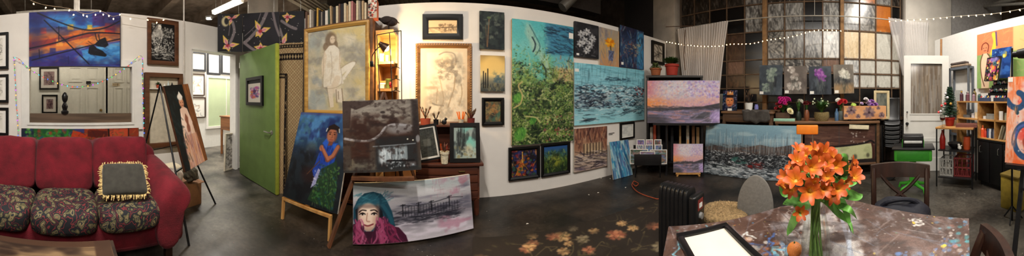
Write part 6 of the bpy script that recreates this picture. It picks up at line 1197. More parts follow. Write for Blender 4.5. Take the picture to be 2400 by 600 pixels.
o=c.obj('glass_pane',w_-2*st_,z1_-z0_,wd,.014,paint_mat('streaked door glass',.12,.02,60,.6));o.location=(st_,0,z0_);MB().box(st_,w_-st_,.018,.024,z0_,z1_).build('pane_back',mat('streaked glass back',(110,100,90),.5),wd)
for z,r_ in ((z0_-.17,.028),(z0_+.03,.014)):MB().lathe([(0,0),(r_*.5,0),(r_*.5,.02),(r_,.035),(r_,.05),(r_*.6,.06),(0,.06)],n=14,M=Matrix.Translation((.06,0,z))@Matrix.Rotation(PI/2,4,'X')).build('door_knob' if r_>.02 else 'keyhole',BLACK,wd)
# =============================================================== RIGHT PARTITION SIDE
GRN=mat('bright green enamel',(62,152,44),.35,var=.08)
q=Pxy(2140,3.24);rz_=math.atan2(q.y,q.x)-PI/2
g=empty('typing_stand','bright green pedestal stand with a black tray before the white door','stand',loc=(q.x,q.y,0),rz=rz_)
MB().bbox(-.25,.25,-.16,.16,.42,.575,.02,3).build('tray_body',GRN,g);MB().bbox(-.21,.21,-.166,-.158,.445,.55,.003).build('front_panel',mat('darker green enamel',(48,126,36),.4),g);MB().bbox(-.275,.285,-.19,.19,.576,.60,.008).build('tray_top',BLACK,g);MB().bbox(-.05,.04,-.04,.04,.06,.42,.01).build('pedestal',GRN,g)
for a in (0.5,2.64,3.9,5.5):MB().tube([(0,0,.12),(math.cos(a)*.1,math.sin(a)*.1,.075),(math.cos(a)*.2,math.sin(a)*.2,.055),(math.cos(a)*.22,math.sin(a)*.22,.0)],[.03,.024,.02,.02],10).build('foot',GRN,g)
ty=empty('printer','black box machine with a silver front bar on the green stand','machine',loc=(q.x,q.y,.601),rz=rz_)
MB().bbox(-.14,.14,-.10,.12,0,.15,.012,3).build('body',BLACK,ty);MB().bbox(-.12,.12,-.112,-.10,.05,.085,.006).build('front_bar',mat('silver plastic',(190,190,186),.35),ty);MB().box(-.11,.11,-.08,.04,.15,.158).build('top_lid',mat('dark lid',(36,36,38),.5),ty);[MB().box(x-.003,x+.003,-.1,.1,0,.09).build('side_strip',GRN,ty) for x in (-.143,.143)]
o=empty('caster_wheel','spare black wheel with pale hub on the floor by the stacked chairs','wheel',loc=(*Pxy(2085,3.62)[:2],.10));o.rotation_euler=(0,0,rz_)
MB().lathe([(.045,-.03),(.09,-.03),(.1,-.02),(.1,.02),(.09,.03),(.045,.03)],n=24,M=Matrix.Rotation(PI/2,4,'X')).build('tyre',BLACK,o);MB().lathe([(0,-.025),(.05,-.025),(.05,.025),(.02,.035),(0,.035)],n=18,M=Matrix.Rotation(PI/2,4,'X')).build('hub',WHP,o)
q=Pxy(2243,3.48);M=frameM(V3((q.x,q.y,0)),WR.U,(0,0,1));tb=empty('side_table','small pine-topped table with thin black legs beside the white door','table',loc=(q.x,q.y,0),rz=math.atan2(WR.U.y,WR.U.x)+PI+.62)
MB().bbox(-.27,.27,-.2,.2,.815,.84,.004).build('top',YW,tb);[MB().box(-.24,.24,-.17,.17,z,z+.015).build('shelf',BLACK,tb,smooth=0) for z in (.50,.12)]
for x in (-.255,.255):
    for y in (-.185,.185):MB().tube([(x,y,0),(x,y,.815)],.011,8).build('leg',BLACKM,tb)
TM=tb.matrix_basis.copy();TM=Matrix.Translation(tb.location)@Matrix.Rotation(tb.rotation_euler.z,4,'Z')
TQ=lambda px,r_,z:V3((*Pxy(px,r_)[:2],z))
b=empty('book','large flat brown book lying on the pine-topped side table','book',loc=TQ(2266,3.42,.8405),rz=TM.to_euler().z+.1);MB().box(-.15,.15,-.11,.11,0,.006).box(-.15,.15,-.11,.11,.036,.042).box(-.15,.15,.104,.11,.006,.036).build('cover',mat('brown leather',(112,66,56),.5),b,smooth=0);MB().box(-.145,.145,-.105,.103,.0065,.0355).build('pages',mat('book pages',(216,206,182)),b,smooth=0)
ct=empty('christmas_tree','little decorated evergreen tree in a red pot on the side table','tree',loc=TQ(2226,3.53,.8405));NEED=mat('evergreen needles',(34,66,42),.7,var=.5,scale=40)
MB().lathe([(0,0),(.055,0),(.062,.01),(.075,.10),(.082,.10),(.082,.125),(.07,.125),(.062,.1),(0,.1)],n=20).build('pot',mat('red pot',(150,34,26),.35),ct);MB().tube([(0,0,.1),(0,0,.55)],[.012,.004],8).build('trunk',BE,ct)
mb=MB();r=random.Random(8)
for k in range(110):
    t_=k/109;z=.16+.40*t_;a=k*2.4;L=.125*(1-t_)**.8+.02;e=V3((math.cos(a)*L,math.sin(a)*L,.02-.03*(1-t_)))
    for n_ in range(16):
        f_=(n_+1)/16;p=V3((0,0,z))+e*f_;s_=.030*(1.2-f_*.5)
        for sg in (-1,1):
            dd=V3((-math.sin(a)*sg+math.cos(a)*.5,math.cos(a)*sg+math.sin(a)*.5,r.uniform(-.1,.7)))*s_;wv=V3((0,0,.0042));mb.add([p-wv,p+wv,p+dd],[(0,1,2)])
    mb.tube([(0,0,z),V3((0,0,z))+e],.002,4)
mb.build('foliage',NEED,ct,smooth=0)
for k,(a,z,L,colr) in enumerate(((-2.2,.30,.13,(200,60,60)),(-1.4,.42,.09,(220,220,224)),(-2.8,.2,.17,(210,80,80)),(-1.9,.22,.17,(206,208,214)),(-.9,.33,.12,(180,140,60)),(-2.4,.48,.06,(200,200,206)),(-1.6,.33,.12,(190,50,50)))):MB().ball((math.cos(a+3.6)*L,math.sin(a+3.6)*L,z),.02).build('bauble',mat('bauble %d'%k,colr,.2,spec=.7),ct)
wg=empty('wine_glass','glass of red wine on the edge of the pine-topped table','glass',loc=TQ(2209,3.36,.8405));MB().lathe([(.0,0),(.032,0),(.030,.003),(.005,.006),(.004,.07),(.012,.08),(.036,.105),(.04,.135),(.033,.17),(.032,.17),(.038,.135),(.034,.107),(0,.084)],n=24).build('bowl',thin_glass('clear glass',(236,236,234)),wg);MB().lathe([(0,.085),(.033,.108),(.037,.13),(0,.13)],n=20).build('wine',mat('red wine',(90,16,24),.1),wg)
for nm,lab,cat,px,r_,z,prof,mk in (('bottle','tall red bottle on the middle shelf of the side table','bottle',2209,3.48,.5155,[(0,0),(.042,0),(.045,.14),(.03,.2),(.016,.24),(.018,.27),(0,.27)],('red bottle',(140,30,24),.3)),('jar','orange jar on the middle shelf of the side table','jar',2266,3.42,.5155,[(0,0),(.05,0),(.055,.12),(.05,.16),(.05,.18),(0,.18)],('orange jar',(170,70,34),.4)),('bowl','wide black bowl on the middle shelf of the side table','bowl',2238,3.50,.5155,[(0,0),(.05,0),(.1,.05),(.11,.08),(.1,.08),(0,.015)],('black bowl',(26,24,26),.3))):
    jar(nm,lab,cat,TQ(px,r_,z),prof,mat(mk[0],mk[1],mk[2]))
o=MB().superell((0,0,.03),(.035,.025,.03),.9,.9,18,10).superell((.02,0,.065),(.022,.02,.02),1,1,12,8).tube([(-.02,0,.04),(-.05,0,.07)],.009,6).build('ceramic_bird',WHP);o.location=TQ(2249,3.38,.5155);tag(o,'small white ceramic bird on the side table shelf','ornament')
def crate(name,label,loc,rz,colr,w,d,h,tilt=0):
    o=empty(name,label,'crate',loc=loc,rz=rz);o.rotation_euler=(tilt,0,rz);m_=mat('crate %d %d %d'%colr,colr,.5);mb=MB()
    for z in (0,h*.45,h*.93):
        for y in (-d,d-.008):mb.box(-w,w,y,y+.008,z,z+h*.07)
        for x in (-w,w-.008):mb.box(x,x+.008,-d,d,z,z+h*.07)
    n=7
    for k in range(n+1):
        x=-w+2*w*k/n
        for y in (-d,d-.008):mb.bar((x,y+.004,0),(x+(.03 if k%2 else-.03)*(0<k<n),y+.004,h),.008,.008)
        y=-d+2*d*k/n
        for xx in (-w,w-.008):mb.bar((xx+.004,y,0),(xx+.004,y+(.02 if k%2 else-.02)*(0<k<n),h),.008,.008)
    mb.build('lattice',m_,o,smooth=0);MB().box(-w,w,-d,d,0,.006).build('crate_floor',m_,o,smooth=0);return o
rz_=TM.to_euler().z
crate('milk_crate','dark red lattice crate on the low shelf of the side table',TM@V3((-.10,-.02,.136)),rz_,(110,40,40),.12,.13,.27)
crate('milk_crate','black-and-white lattice crate on the low shelf of the side table',TM@V3((.13,-.0,.136)),rz_,(150,148,142),.095,.13,.25)
fp=WR.off(.40);s0=fp.at(2242,240);s1=fp.at(2382,240);SL=(V3((s1.x,s1.y,0))-V3((s0.x,s0.y,0))).length;SM=frameM(V3((s0.x,s0.y,0)),WR.U,(0,0,1));lx=lambda px:(SM.inverted()@fp.at(px,240)).x
cx0=lx(2291)
kb=empty('cabinet','black base cabinet under the pine paint shelves','cabinet',M=SM);MB().box(cx0,SL,.02,.38,.06,.645).build('body',BLACK,kb,smooth=0);MB().box(cx0-.01,SL,0,.385,.646,.672).build('top',BLACK,kb,smooth=0);MB().box(cx0+.02,SL-.02,.05,.38,0,.06).build('plinth',BLACK,kb,smooth=0)
n_=3;dwid=(SL-cx0)/n_
for k in range(n_):
    d_=MB().bbox(cx0+k*dwid+.006,cx0+(k+1)*dwid-.006,.0,.02,.075,.635,.004).build('door',mat('cabinet black',(17,16,17),.35),kb);hx_=cx0+k*dwid+(.06 if k%2==0 else dwid-.06);MB().tube([(hx_,0,.48),(hx_,-.025,.49),(hx_,-.025,.56),(hx_,0,.57)],.005,6).build('handle',STEEL,d_)
su=empty('paint_shelf','pine shelf unit of paints and painted pots against the right partition','shelf',M=SM)
for z,a_,lab in ((1.185,0,'top'),(.93,0,'middle')):xb2=lx(2276);MB().bbox(a_,xb2,0,.235,z,z+.022,.003).box(xb2,SL,0,.38,z,z+.022).build('shelf',YW,su,smooth=0)
MB().box(cx0,SL,0,.38,.673,.69).build('shelf',YW,su,smooth=0)
for x in (.005,cx0,lx(2330),SL-.02):MB().box(x,x+.018,0,.38 if x>.01 else .2,.69 if x>.01 else 0,1.185).build('upright',YW,su,smooth=0)
MB().box(lx(2276),SL,.375,.385,.69,1.185).build('back_panel',mat('dark back board',(60,46,36),.8),su,smooth=0)
def SP(px,y,z):return SM@V3((lx(px),y,z))
rr=random.Random(77)
pr=empty('tiered_rack','black stepped rack holding the painted pots','rack',M=SM);xa_,xb_=lx(2296),lx(2352)
for k in range(3):MB().box(xa_,xb_,.10+k*.085,.18+k*.085,1.208,1.215+k*.115).build('step',BLACK,pr,smooth=0)
def cv_pot(k):
    c=Cv((0,0,24,12),(24,24,30),200+k,2);P_=[[(200,110,150),(230,190,200)],[(110,160,170),(200,210,200)],[(190,130,170),(220,210,190)],[(120,170,130),(210,190,120)]][k%4]
    for x in (3,9,15,21):c.dots(9,(x-2,3,x+2,9),1.3,P_,.9);c.blob(x,6,.8,.8,(220,190,80))
    return c
POTM=[]
for k in range(4):
    cvp=cv_pot(k);W_,H__=cvp.W,cvp.H;me=cvp.mesh('painted_pot',1,1);co=np.empty(W_*H__*3,np.float32);me.vertices.foreach_get('co',co);co=co.reshape(-1,3);th=co[:,0]*2*PI;z=co[:,2];rad=.030+.012*np.sin(np.clip(z,0,1)*PI);out=np.stack([rad*np.cos(th),rad*np.sin(th),z*.075],1).astype(np.float32);me.vertices.foreach_set('co',out.ravel());me.update();me.materials.append(paint_mat('glazed pot',.25,.02,60,.5));me.polygons.foreach_set('use_smooth',[True]*len(me.polygons));POTM.append(me)
ri=MB().lathe([(.030,.07),(.033,.075),(.031,.08),(.025,.08),(.025,.06),(0,.055)],n=16).build('rim',BLACK);RIM=ri.data;bpy.data.objects.remove(ri)
tn=['front','middle','back'];kind_=['pink-flowered','teal-flowered','mauve-flowered','green-flowered'];k=0
for tier in range(3):
    for j in range(4):
        x=xa_+.045+j*(xb_-xa_-.09)/4;o=empty('painted_pot','small dark %s pot, %s from the bottles in the %s tier of the stepped rack'%(kind_[k%4],names[j],tn[tier]),'pot','painted pots on the stepped rack',M=SM@Matrix.Translation((x,.14+tier*.085,1.2155+tier*.115)))
        for me,nm in ((POTM[k%4],'body'),(RIM,'rim')):b=bpy.data.objects.new(nm,me);COL.objects.link(b);b.parent=o
        k+=1
def bottle(label,px,y,z,rad,hh,colr,capc,grp):
    o=empty('paint_bottle',label,'bottle',grp,loc=SP(px,y,z));MB().lathe([(0,0),(rad,0),(rad,hh*.66),(rad*.45,hh*.78),(rad*.45,hh*.86),(0,hh*.86)],n=14).build('body',mat('bt %d %d %d'%colr,colr,.35),o);MB().lathe([(rad*.5,hh*.86),(rad*.5,hh),(0,hh)],n=12).build('cap',mat('bt %d %d %d'%capc,capc,.4),o);return o
for k,(px,y,rad,hh,colr,capc,lab) in enumerate(((2246,.07,.03,.16,(80,50,60),(190,150,60),'plum bottle with gold cap at the outer end of the top paint shelf'),(2254,.12,.028,.14,(60,70,60),(30,30,30),'dark green bottle on the top paint shelf'),(2262,.06,.028,.15,(110,70,80),(200,190,180),'dusky pink bottle with pale cap on the top paint shelf'),(2271,.12,.03,.19,(120,100,50),(60,50,40),'tall brass-coloured bottle on the top paint shelf'),(2277,.05,.026,.13,(150,120,130),(40,40,44),'mauve bottle with dark cap on the top paint shelf'),(2285,.10,.028,.14,(90,90,110),(200,200,200),'slate bottle with white cap on the top paint shelf'),(2291,.04,.026,.12,(60,90,80),(220,210,190),'teal bottle with cream cap beside the stepped rack'))):bottle(lab,px,y,1.2075,rad,hh,colr,capc,'bottles on the top paint shelf')
for k,(px,w2,colr,lab) in enumerate(((2306,.11,(60,70,96),'dark blue tray of tubes in front of the stepped rack'),(2340,.09,(44,50,70),'second dark blue tray in front of the stepped rack, nearer the easel'))):
    o=empty('paint_tray',lab,'tray',M=SM@Matrix.Translation((lx(px),.035,1.2075)));MB().box(-w2,w2,-.03,.05,0,.05).build('tray',mat('tray %d'%k,colr,.5),o,smooth=0)
    for j in range(5):MB().tube([(-w2+.02+j*w2*.4,.0,.05),(-w2+.03+j*w2*.4,.01,.075)],.009,8).build('tube',mat('tube %d'%j,[(200,60,60),(220,200,190),(60,120,170),(230,190,90),(150,100,160)][j],.4),o)
o=jar('cup','white cup on the top paint shelf between the blue trays','cup',SP(2324,.03,1.2075),[(0,0),(.028,0),(.034,.08),(.03,.08),(.024,.01),(0,.01)],WHP)
for k,(px,y,rad,hh,colr,lab) in enumerate(((2257,.1,.07,.04,(90,90,90),'grey dish at the outer end of the middle paint shelf'),(2271,.12,.05,.07,(196,196,200),'silver tin on the middle paint shelf'),(2282,.07,.032,.09,(226,206,170),'cream mug on the middle paint shelf'),(2300,.08,.03,.04,(200,200,196),'small white pot lid on the middle paint shelf'),(2340,.06,.03,.12,(226,224,218),'tall white bottle on the middle paint shelf'),(2350,.09,.032,.10,(150,150,130),'grey green tin on the middle paint shelf'))):jar('tin',lab,'tin',SP(px,y,.9525),[(0,0),(rad,0),(rad,hh),(rad*.9,hh),(rad*.86,hh*.9),(0,hh*.9)],mat('tin %d %d %d'%colr,colr,.35),group='tins on the middle paint shelf')
for j in range(6):o=jar('spice_jar','small clear jar, %s from the cream mug in the row on the middle paint shelf'%names[j],'jar',SP(2308+j*3.4,.06,.9525),[(0,0),(.016,0),(.016,.06),(.018,.062),(.018,.08),(0,.08)],mat('grey jar glass',(140,140,134),.2,spec=.7),12,'row of small jars')
for k,(px,w2,hh,colr,lab) in enumerate(((2298,.03,.17,(226,90,50),'orange paint bottle low on the paint shelves'),(2304,.02,.13,(190,60,40),'red paint bottle low on the paint shelves'))):bottle(lab,px,.05,.6905,w2,hh,colr,(230,120,60),'paint bottles low on the shelves')
for j in range(6):o=jar('paint_jar','%s paint jar in the cluster low on the paint shelves'%['blue','white','near-black blue','grey','charcoal','violet-blue'][j],'jar',SP(2311+(j%4)*5,.05+.07*(j // 4),.6905),[(0,0),(.024,0),(.024,.09),(.02,.1),(.02,.13),(0,.13)],mat('pj%d'%j,[(60,70,100),(200,200,200),(40,44,60),(120,120,130),(50,50,56),(90,100,140),(30,30,36),(180,180,186)][j],.35),12,'dark paint jars')
for j in range(3):
    o=MB().box(0,.012,0,.22,0,.20-.015*(j%3)).build('sketchbook',mat('sb%d'%j,[(200,190,160),(120,110,90),(176,170,150),(90,80,70),(214,206,186),(60,56,60)][j],.8),smooth=0);o.matrix_world=SM@Matrix.Translation((lx(2333)+.03+j*.045,.02,.6965))@Matrix.Rotation(.32,4,'Y');tag(o,'%s sketchbook leaning %s in the low compartment of the paint shelves'%(['cream','olive','grey','brown','ivory','black'][j],names[j]),'sketchbook','leaning sketchbooks')
def cv_skulls():
    c=Cv((2308,134,2352,186),(26,22,28),171,2);c.dots(90,(2310,138,2350,184),4.2,[(214,90,80),(230,170,70),(190,80,130),(236,200,180),(90,60,110),(60,120,130),(30,24,30),(200,110,60)],.9);c.dots(60,(2310,138,2350,184),2,[(30,24,30),(240,220,120),(220,120,170)],.9);c.blob(2334,140,14,5,(120,120,190),.8,.4);return c
b0_=SP(2307,.33,1.57);painting('painting','black canvas crowded with orange and pink shapes above the painted pots',quad((2306,190,3.36),(2347,188,3.11),(2311,137,3.41))[0],.27,.34,cv_skulls(),.03,side=BLACK,frame=None)
c=Cv((2320,106,2376,178),(44,84,150),172,1.8);c.cloud(16,14,(30,60,120),.48,.6,.9);c.blob(2358,122,6,8,(226,186,50));c.dots(30,(2322,112,2350,130),1.6,[(120,160,200),(30,50,90)],.8);c.cloud(12,12,(70,120,190),.55,.65,.8);c.blob(2356,126,3,4,(240,220,120));c.rect(2320,140,2350,178,(200,206,220),.4,8)
painting('painting','blue canvas with a yellow flower leaning behind the crowded black canvas',quad((2321,184,3.58),(2372,182,3.27),(2322,114,3.61))[0],.40,.44,c,.03)
def cv_person():
    c=Cv((2290,62,2425,205),(150,176,110),173,1.5);c.rect(2290,62,2385,118,(226,140,100),.95,2);c.rect(2380,62,2425,125,(240,196,140),.95,2);c.rect(2290,118,2425,205,(150,178,112),.9,2);c.strokes(140,(2290,62,2425,205),14,.8,2,[(236,160,120),(160,190,120),(130,160,96),(240,190,150)],.25,1)
    c.curve([(2334,70),(2338,90),(2330,118)],9,(240,206,80));c.curve([(2340,66),(2342,100)],3,(110,80,130));c.blob(2312,102,8,11,(226,150,110));c.curve([(2303,104),(2305,92),(2314,88),(2321,96),(2319,112)],1.4,(120,50,40));c.poly([(2306,115),(2318,115),(2326,130),(2322,205),(2302,205),(2300,150),(2302,128)],(232,206,176));c.curve([(2306,116),(2300,136),(2302,170),(2310,200)],1.4,(110,60,50));c.curve([(2318,116),(2326,132),(2322,160)],1.4,(110,60,50));c.blob(2308,101,1,1,(60,30,30));c.blob(2315,101,1,1,(60,30,30));c.line([(2309,108),(2315,108)],1,(140,60,60));return c
M,w_,h_=on_wall(WR,2290,2425,66,205,.004,.04);painting('painting','large green and orange canvas with an outlined figure on the right partition',M,w_,h_,cv_person(),.04)
o=empty('spotlight','black clip spotlight in front of the outlined figure canvas','lamp',loc=P(2372,150,2.42));S0=V3(o.location);MB().tube([V3((0,0,-.14)),V3((0,0,.16))],.012,8).build('stem',BLACKM,o);q=P(2376,128,2.39)-S0;q2=P(2412,124,2.27)-S0;MB().tube([q,q.lerp(q2,.3),q.lerp(q2,.35),q2],[.03,.03,.045,.055],14).build('lamp_head',BLACK,o);MB().tube([V3((0,0,.1)),q],.01,6).build('arm',BLACKM,o)
MB().tube([V3((0,0,-.14)),V3((0,0,-S0.z))],.011,8).build('pole',BLACKM,o)
for a in (0,2.1,4.2):MB().tube([V3((0,0,.15-S0.z)),V3((math.cos(a)*.11,math.sin(a)*.11,-S0.z+.008))],.008,6).build('foot',BLACKM,o)
ga,gb=WR.off(.145).at(2224,200),WR.off(.145).at(2270,200);GM=frameM(V3((ga.x,ga.y,0)),WR.U,(0,0,1));gw=(V3((gb.x,gb.y,0))-V3((ga.x,ga.y,0))).length
GREY=mat('grey steel shelf',(104,110,118),.5,metal=.2);gs=empty('metal_shelf','grey steel shelf unit standing behind the white door','shelf',M=GM);zt_=1.24+78/F*4.1
for x in (.0,gw-.03):
    for y in (0,.1):MB().box(x,x+.03,y,y+.03,0,zt_-.021).build('post',GREY,gs,smooth=0)
for z in (.1,.6,1.02,zt_-.06):MB().box(0,gw,0,.13,z,z+.04).build('shelf',GREY,gs,smooth=0)
for k,(z,colr,lab) in enumerate(((zt_-.019,(150,130,110),'lower folded tan cloth on top of the grey steel shelf'),(zt_+.027,(90,80,76),'upper folded dark cloth on top of the grey steel shelf'))):o=MB().bbox(.02,gw-.04-.06*k,.01,.12,0,.045,.018,3).build('folded_cloth',mat('folded %d'%k,colr,.95,var=.25,bump=.3));o.matrix_world=GM@Matrix.Translation((0,0,z));tag(o,lab,'cloth','cloths on the steel shelf')
o=MB().box(0,.2,0,.004,0,.34).build('paper_sheet',mat('grey paper',(160,160,156),.8));o.matrix_world=GM@Matrix.Translation((.06,.05,1.061))@Matrix.Rotation(-.12,4,'X');tag(o,'grey sheet of paper propped in the steel shelf','paper')
o=MB().bbox(.04,.2,.01,.11,0,.22,.005).build('storage_box',mat('tan box',(140,110,80),.8));o.matrix_world=GM@Matrix.Translation((.02,0,.641));tag(o,'tan storage box on the middle tier of the steel shelf','box')
o=tag(MB().tube([P(2204,400,4.2)*1,P(2206,92,4.28)],.02,8).build('wooden_pole',wood('pole wood',(170,120,70),(130,90,52))),'slim wooden pole leaning upright behind the white door','pole')
def cv_orange():
    c=Cv((2350,175,2515,380),(232,130,84),174,1.3);c.vgrad([(175,(232,130,80)),(250,(236,170,140)),(320,(236,150,110)),(380,(230,110,60))]);c.strokes(240,(2350,175,2515,300),46,PI/2,3,[(240,190,170),(230,120,70),(226,214,206),(214,90,60),(244,150,90)],.45,.08);c.cloud(24,30,(226,206,200),.5,.62,.8);c.cloud(20,20,(224,80,70),.55,.66,.8,(2380,200,2515,330))
    Bl=(58,90,128);c.curve([(2350,232),(2362,246),(2382,250),(2396,236),(2390,220),(2380,214)],13,Bl);c.curve([(2372,250),(2378,262)],9,(50,84,100));c.curve([(2412,286),(2392,290),(2378,304),(2372,328),(2382,352),(2402,364),(2440,360),(2465,330),(2450,296),(2412,286)],13,Bl);c.curve([(2412,286),(2384,296),(2374,320)],5,(90,110,170));c.blob(2405,330,11,14,(150,70,50),.8);c.blob(2405,330,5,7,(60,60,80))
    c.dots(140,(2378,190,2515,370),2,[(240,236,230),(60,60,90),(200,60,60),(110,110,160)],.6);c.strokes(60,(2350,240,2376,380),30,PI/2,2,[(240,200,180),(236,140,90)],.5,.1);c.grain(.04);return c
eA=az(2432);eD=V3((math.sin(eA),math.cos(eA),0));A_,B_=Pxy(2355,2.0,.705),Pxy(2515,1.84,.705);M=frameM(A_,B_-A_,(eD.x*.10,eD.y*.10,1));w_=(B_-A_).length;o=painting('painting','orange abstract with looping blue brush shapes on the black easel',M,w_,.73,cv_orange(),.035,tags=[(.002,.685,.045,.04)]);U_=(B_-A_).normalized()
be=empty('easel','black wooden easel holding the orange and blue abstract','easel',loc=(*((A_+B_)/2)[:2],0));X0_=V3(be.location);mid=(A_+B_)/2;mid.z=0
MB().bar(mid-U_*.27-eD*.01+V3((0,0,.688))-X0_,mid+U_*.27-eD*.01+V3((0,0,.688))-X0_,.06,.03).build('ledge',BLACK,be,smooth=0)
lf_=V3((*Pxy(2376,1.84)[:2],0));rf_=lf_+U_*.42;top_=mid+eD*.22+V3((0,0,1.55))
for a_ in (lf_,rf_):MB().bar(a_-X0_,(mid+eD*.08-U_*.12*(1 if a_ is lf_ else-1)+V3((0,0,.70)))-X0_,.035,.025).build('leg',BLACK,be,smooth=0)
MB().bar(mid+eD*.07+V3((0,0,.60))-X0_,top_-X0_,.05,.025).build('mast',BLACK,be,smooth=0);MB().bar(mid+eD*.65-X0_,mid+eD*.12+V3((0,0,.95))-X0_,.035,.025).build('rear_leg',BLACK,be,smooth=0);MB().bar(lf_.lerp(mid+eD*.05-U_*.12+V3((0,0,.7)),.72)-X0_,rf_.lerp(mid+eD*.05+U_*.12+V3((0,0,.7)),.72)-X0_,.03,.02).build('crossbar',BLACK,be,smooth=0)
ob=empty('storage_box','olive yellow wooden box on the floor beyond the black easel','box',loc=(*Pxy(2377,2.72)[:2],0),rz=.1);MB().bbox(-.13,.12,-.1,.1,0,.36,.006).build('box',mat('olive board',(150,128,44),.7,var=.2),ob);MB().bbox(-.135,.125,-.105,.105,.36,.39,.004).build('lid',mat('olive lid',(120,100,40),.7),ob)
# =============================================================== PAINT-SPLASHED TABLE AND ITS SURROUNDINGS
TP=[(.74,.53),(.90,.335),(1.07,.155),(1.157,-.154),(.775,-.585),(.30,-.235),(.12,.02),(.34,.30)]
tx0,ty0,tw,th=.05,-.62,1.15,1.20
def cv_table():
    c=Cv((0,0,tw*400,th*400),(68,49,42),181,1.0);W_,H_=tw*400,th*400;c.cloud(90,90,(88,66,57),.4,.66,.8);c.cloud(40,50,(70,48,42),.5,.68,.7);c.cloud(30,30,(120,96,88),.56,.72,.6)
    def at(x,y):return ((x-tx0)*400,(ty0+th-y)*400)
    P_=[(206,204,200),(170,168,166),(120,150,180),(70,120,160),(180,90,60),(226,200,80),(90,140,100),(220,216,210),(40,36,36),(150,140,150)]
    c.dots(700,(0,0,W_,H_),1.3,P_,.7);c.dots(60,(0,0,W_,H_),2.6,P_,.55,.7);c.scribble(60,(0,0,W_,H_),26,1,P_[:3],.4);c.strokes(220,(0,0,W_,H_),40,.6,2.4,[(150,140,138),(76,56,50),(128,104,96)],.35,.8)
    x,y=at(.85,-.02);c.cloud(26,20,(196,192,188),.5,.62,.85,(x-90,y-60,x+70,y+60));c.dots(70,(x-80,y-60,x+60,y+60),7,[(200,196,192),(150,148,150),(110,90,84)],.6)
    a,b=at(1.12,-.10),at(.45,-.12);c.line([a,b],5,(150,156,172),.75);c.line([at(.80,.12),at(.5,-.05)],6,(130,160,190),.8);c.line([at(.74,.02),at(.66,.18)],3,(120,100,160),.7);c.line([at(.95,-.14),at(.72,-.10)],5,(190,200,214),.7)
    x,y=at(.86,-.39);c.dots(40,(x-12,y-10,x+14,y+10),2.4,[(230,228,222),(214,210,204)],.9);c.blob(x-2,y-6,4,2,(226,190,60));x,y=at(.66,-.33);c.dots(60,(x-26,y-40,x+22,y+44),3,[(90,120,170),(80,110,160),(150,150,170)],.7);c.blob(x+6,y+30,3,4,(230,200,40))
    x,y=at(.70,-.50);c.dots(60,(x-60,y-26,x+50,y+30),3,[(80,130,170),(200,120,90),(210,206,200),(60,150,160)],.75);x,y=at(.70,.24);c.dots(90,(x-40,y-70,x+40,y+60),4,[(90,150,180),(206,206,200),(60,100,150),(190,120,80)],.7);c.scribble(40,(x-50,y-70,x+40,y+60),30,3,[(110,170,190),(200,204,200),(70,100,160)],.7);c.cloud(26,14,(126,122,126),.54,.7,.6);c.cloud(14,26,(44,34,32),.56,.72,.55);c.strokes(160,(0,0,W_,H_),60,-.7,1.2,[(160,156,158),(50,38,34),(110,120,140)],.4,.35);c.grain(.1);return c
tbl=empty('table','large paint-splashed brown worktable with the vase of orange lilies','table',loc=(.65,-.05,0));TL=V3(tbl.location)
cvt=cv_table()
def in_poly(px_,py_):
    ins=np.zeros(px_.shape,bool);n=len(TP)
    for i in range(n):
        (xa,ya),(xb,yb)=TP[i],TP[(i+1)%n]
        if ya==yb:continue
        ins ^= ((ya>py_) != (yb>py_)) & (px_<(xb-xa)*(py_-ya)/(yb-ya)+xa)
    return ins
cx_,cy_=.62,-.02;NR,NA=330,1000;ang=np.linspace(0,2*np.pi,NA,endpoint=False);rmax=np.zeros(NA)
for i in range(len(TP)):
    ax,ay=TP[i][0]-cx_,TP[i][1]-cy_;bx,by=TP[(i+1)%len(TP)][0]-cx_,TP[(i+1)%len(TP)][1]-cy_
    ca,sa=np.cos(ang),np.sin(ang);den=(bx-ax)*sa-(by-ay)*ca;den=np.where(np.abs(den)<1e-9,1e-9,den);t_=(ay*ca-ax*sa)/den;r_=(ax*(by-ay)-ay*(bx-ax))/-den
    okm=(t_>=-1e-6) & (t_<=1+1e-6) & (r_>0);rmax=np.where(okm,np.maximum(rmax,r_),rmax)
fr=np.linspace(0.001,1,NR)[:,None];gx=cx_+fr*rmax*np.cos(ang);gy=cy_+fr*rmax*np.sin(ang)
ui=np.clip(((gx-tx0)/tw*(cvt.W-1)).astype(int),0,cvt.W-1);vi=np.clip(((ty0+th-gy)/th*(cvt.H-1)).astype(int),0,cvt.H-1);A=np.clip(cvt.a[vi,ui],0,1);A=np.where(A<=.04045,A/12.92,((A+.055)/1.055)**2.4)
co=np.stack([gx-TL.x,gy-TL.y,np.full_like(gx,.7505)],-1).reshape(-1,3).astype(np.float32);idx=np.arange(NR*NA).reshape(NR,NA);nx_=np.roll(idx,-1,1)
q_=np.stack([idx[:-1],idx[1:],nx_[1:],nx_[:-1]],-1).reshape(-1,4).astype(np.int32);me=bpy.data.meshes.new('table_top');me.vertices.add(len(co));me.vertices.foreach_set('co',co.ravel());me.loops.add(q_.size);me.loops.foreach_set('vertex_index',q_.ravel());me.polygons.add(len(q_));me.polygons.foreach_set('loop_start',np.arange(0,q_.size,4,dtype=np.int32));me.update(calc_edges=True);me.validate()
ca_=me.color_attributes.new('paint','FLOAT_COLOR','POINT');bf=np.ones((len(co),4),np.float32);bf[:,:3]=A.reshape(-1,3);ca_.data.foreach_set('color',bf.ravel());me.materials.append(paint_mat('splashed table',.38,.15,120,.4));o=bpy.data.objects.new('table_top',me);COL.objects.link(o);o.parent=tbl
MB().prism([(x-TL.x,y-TL.y) for x,y in TP],.045,Matrix.Translation((0,0,.705))).build('table_edge',wood('table edge wood',(112,80,60),(74,52,40)),tbl,smooth=0)
inner=[(cx_+(x-cx_)*.8-TL.x,cy_+(y-cy_)*.8-TL.y) for x,y in TP]
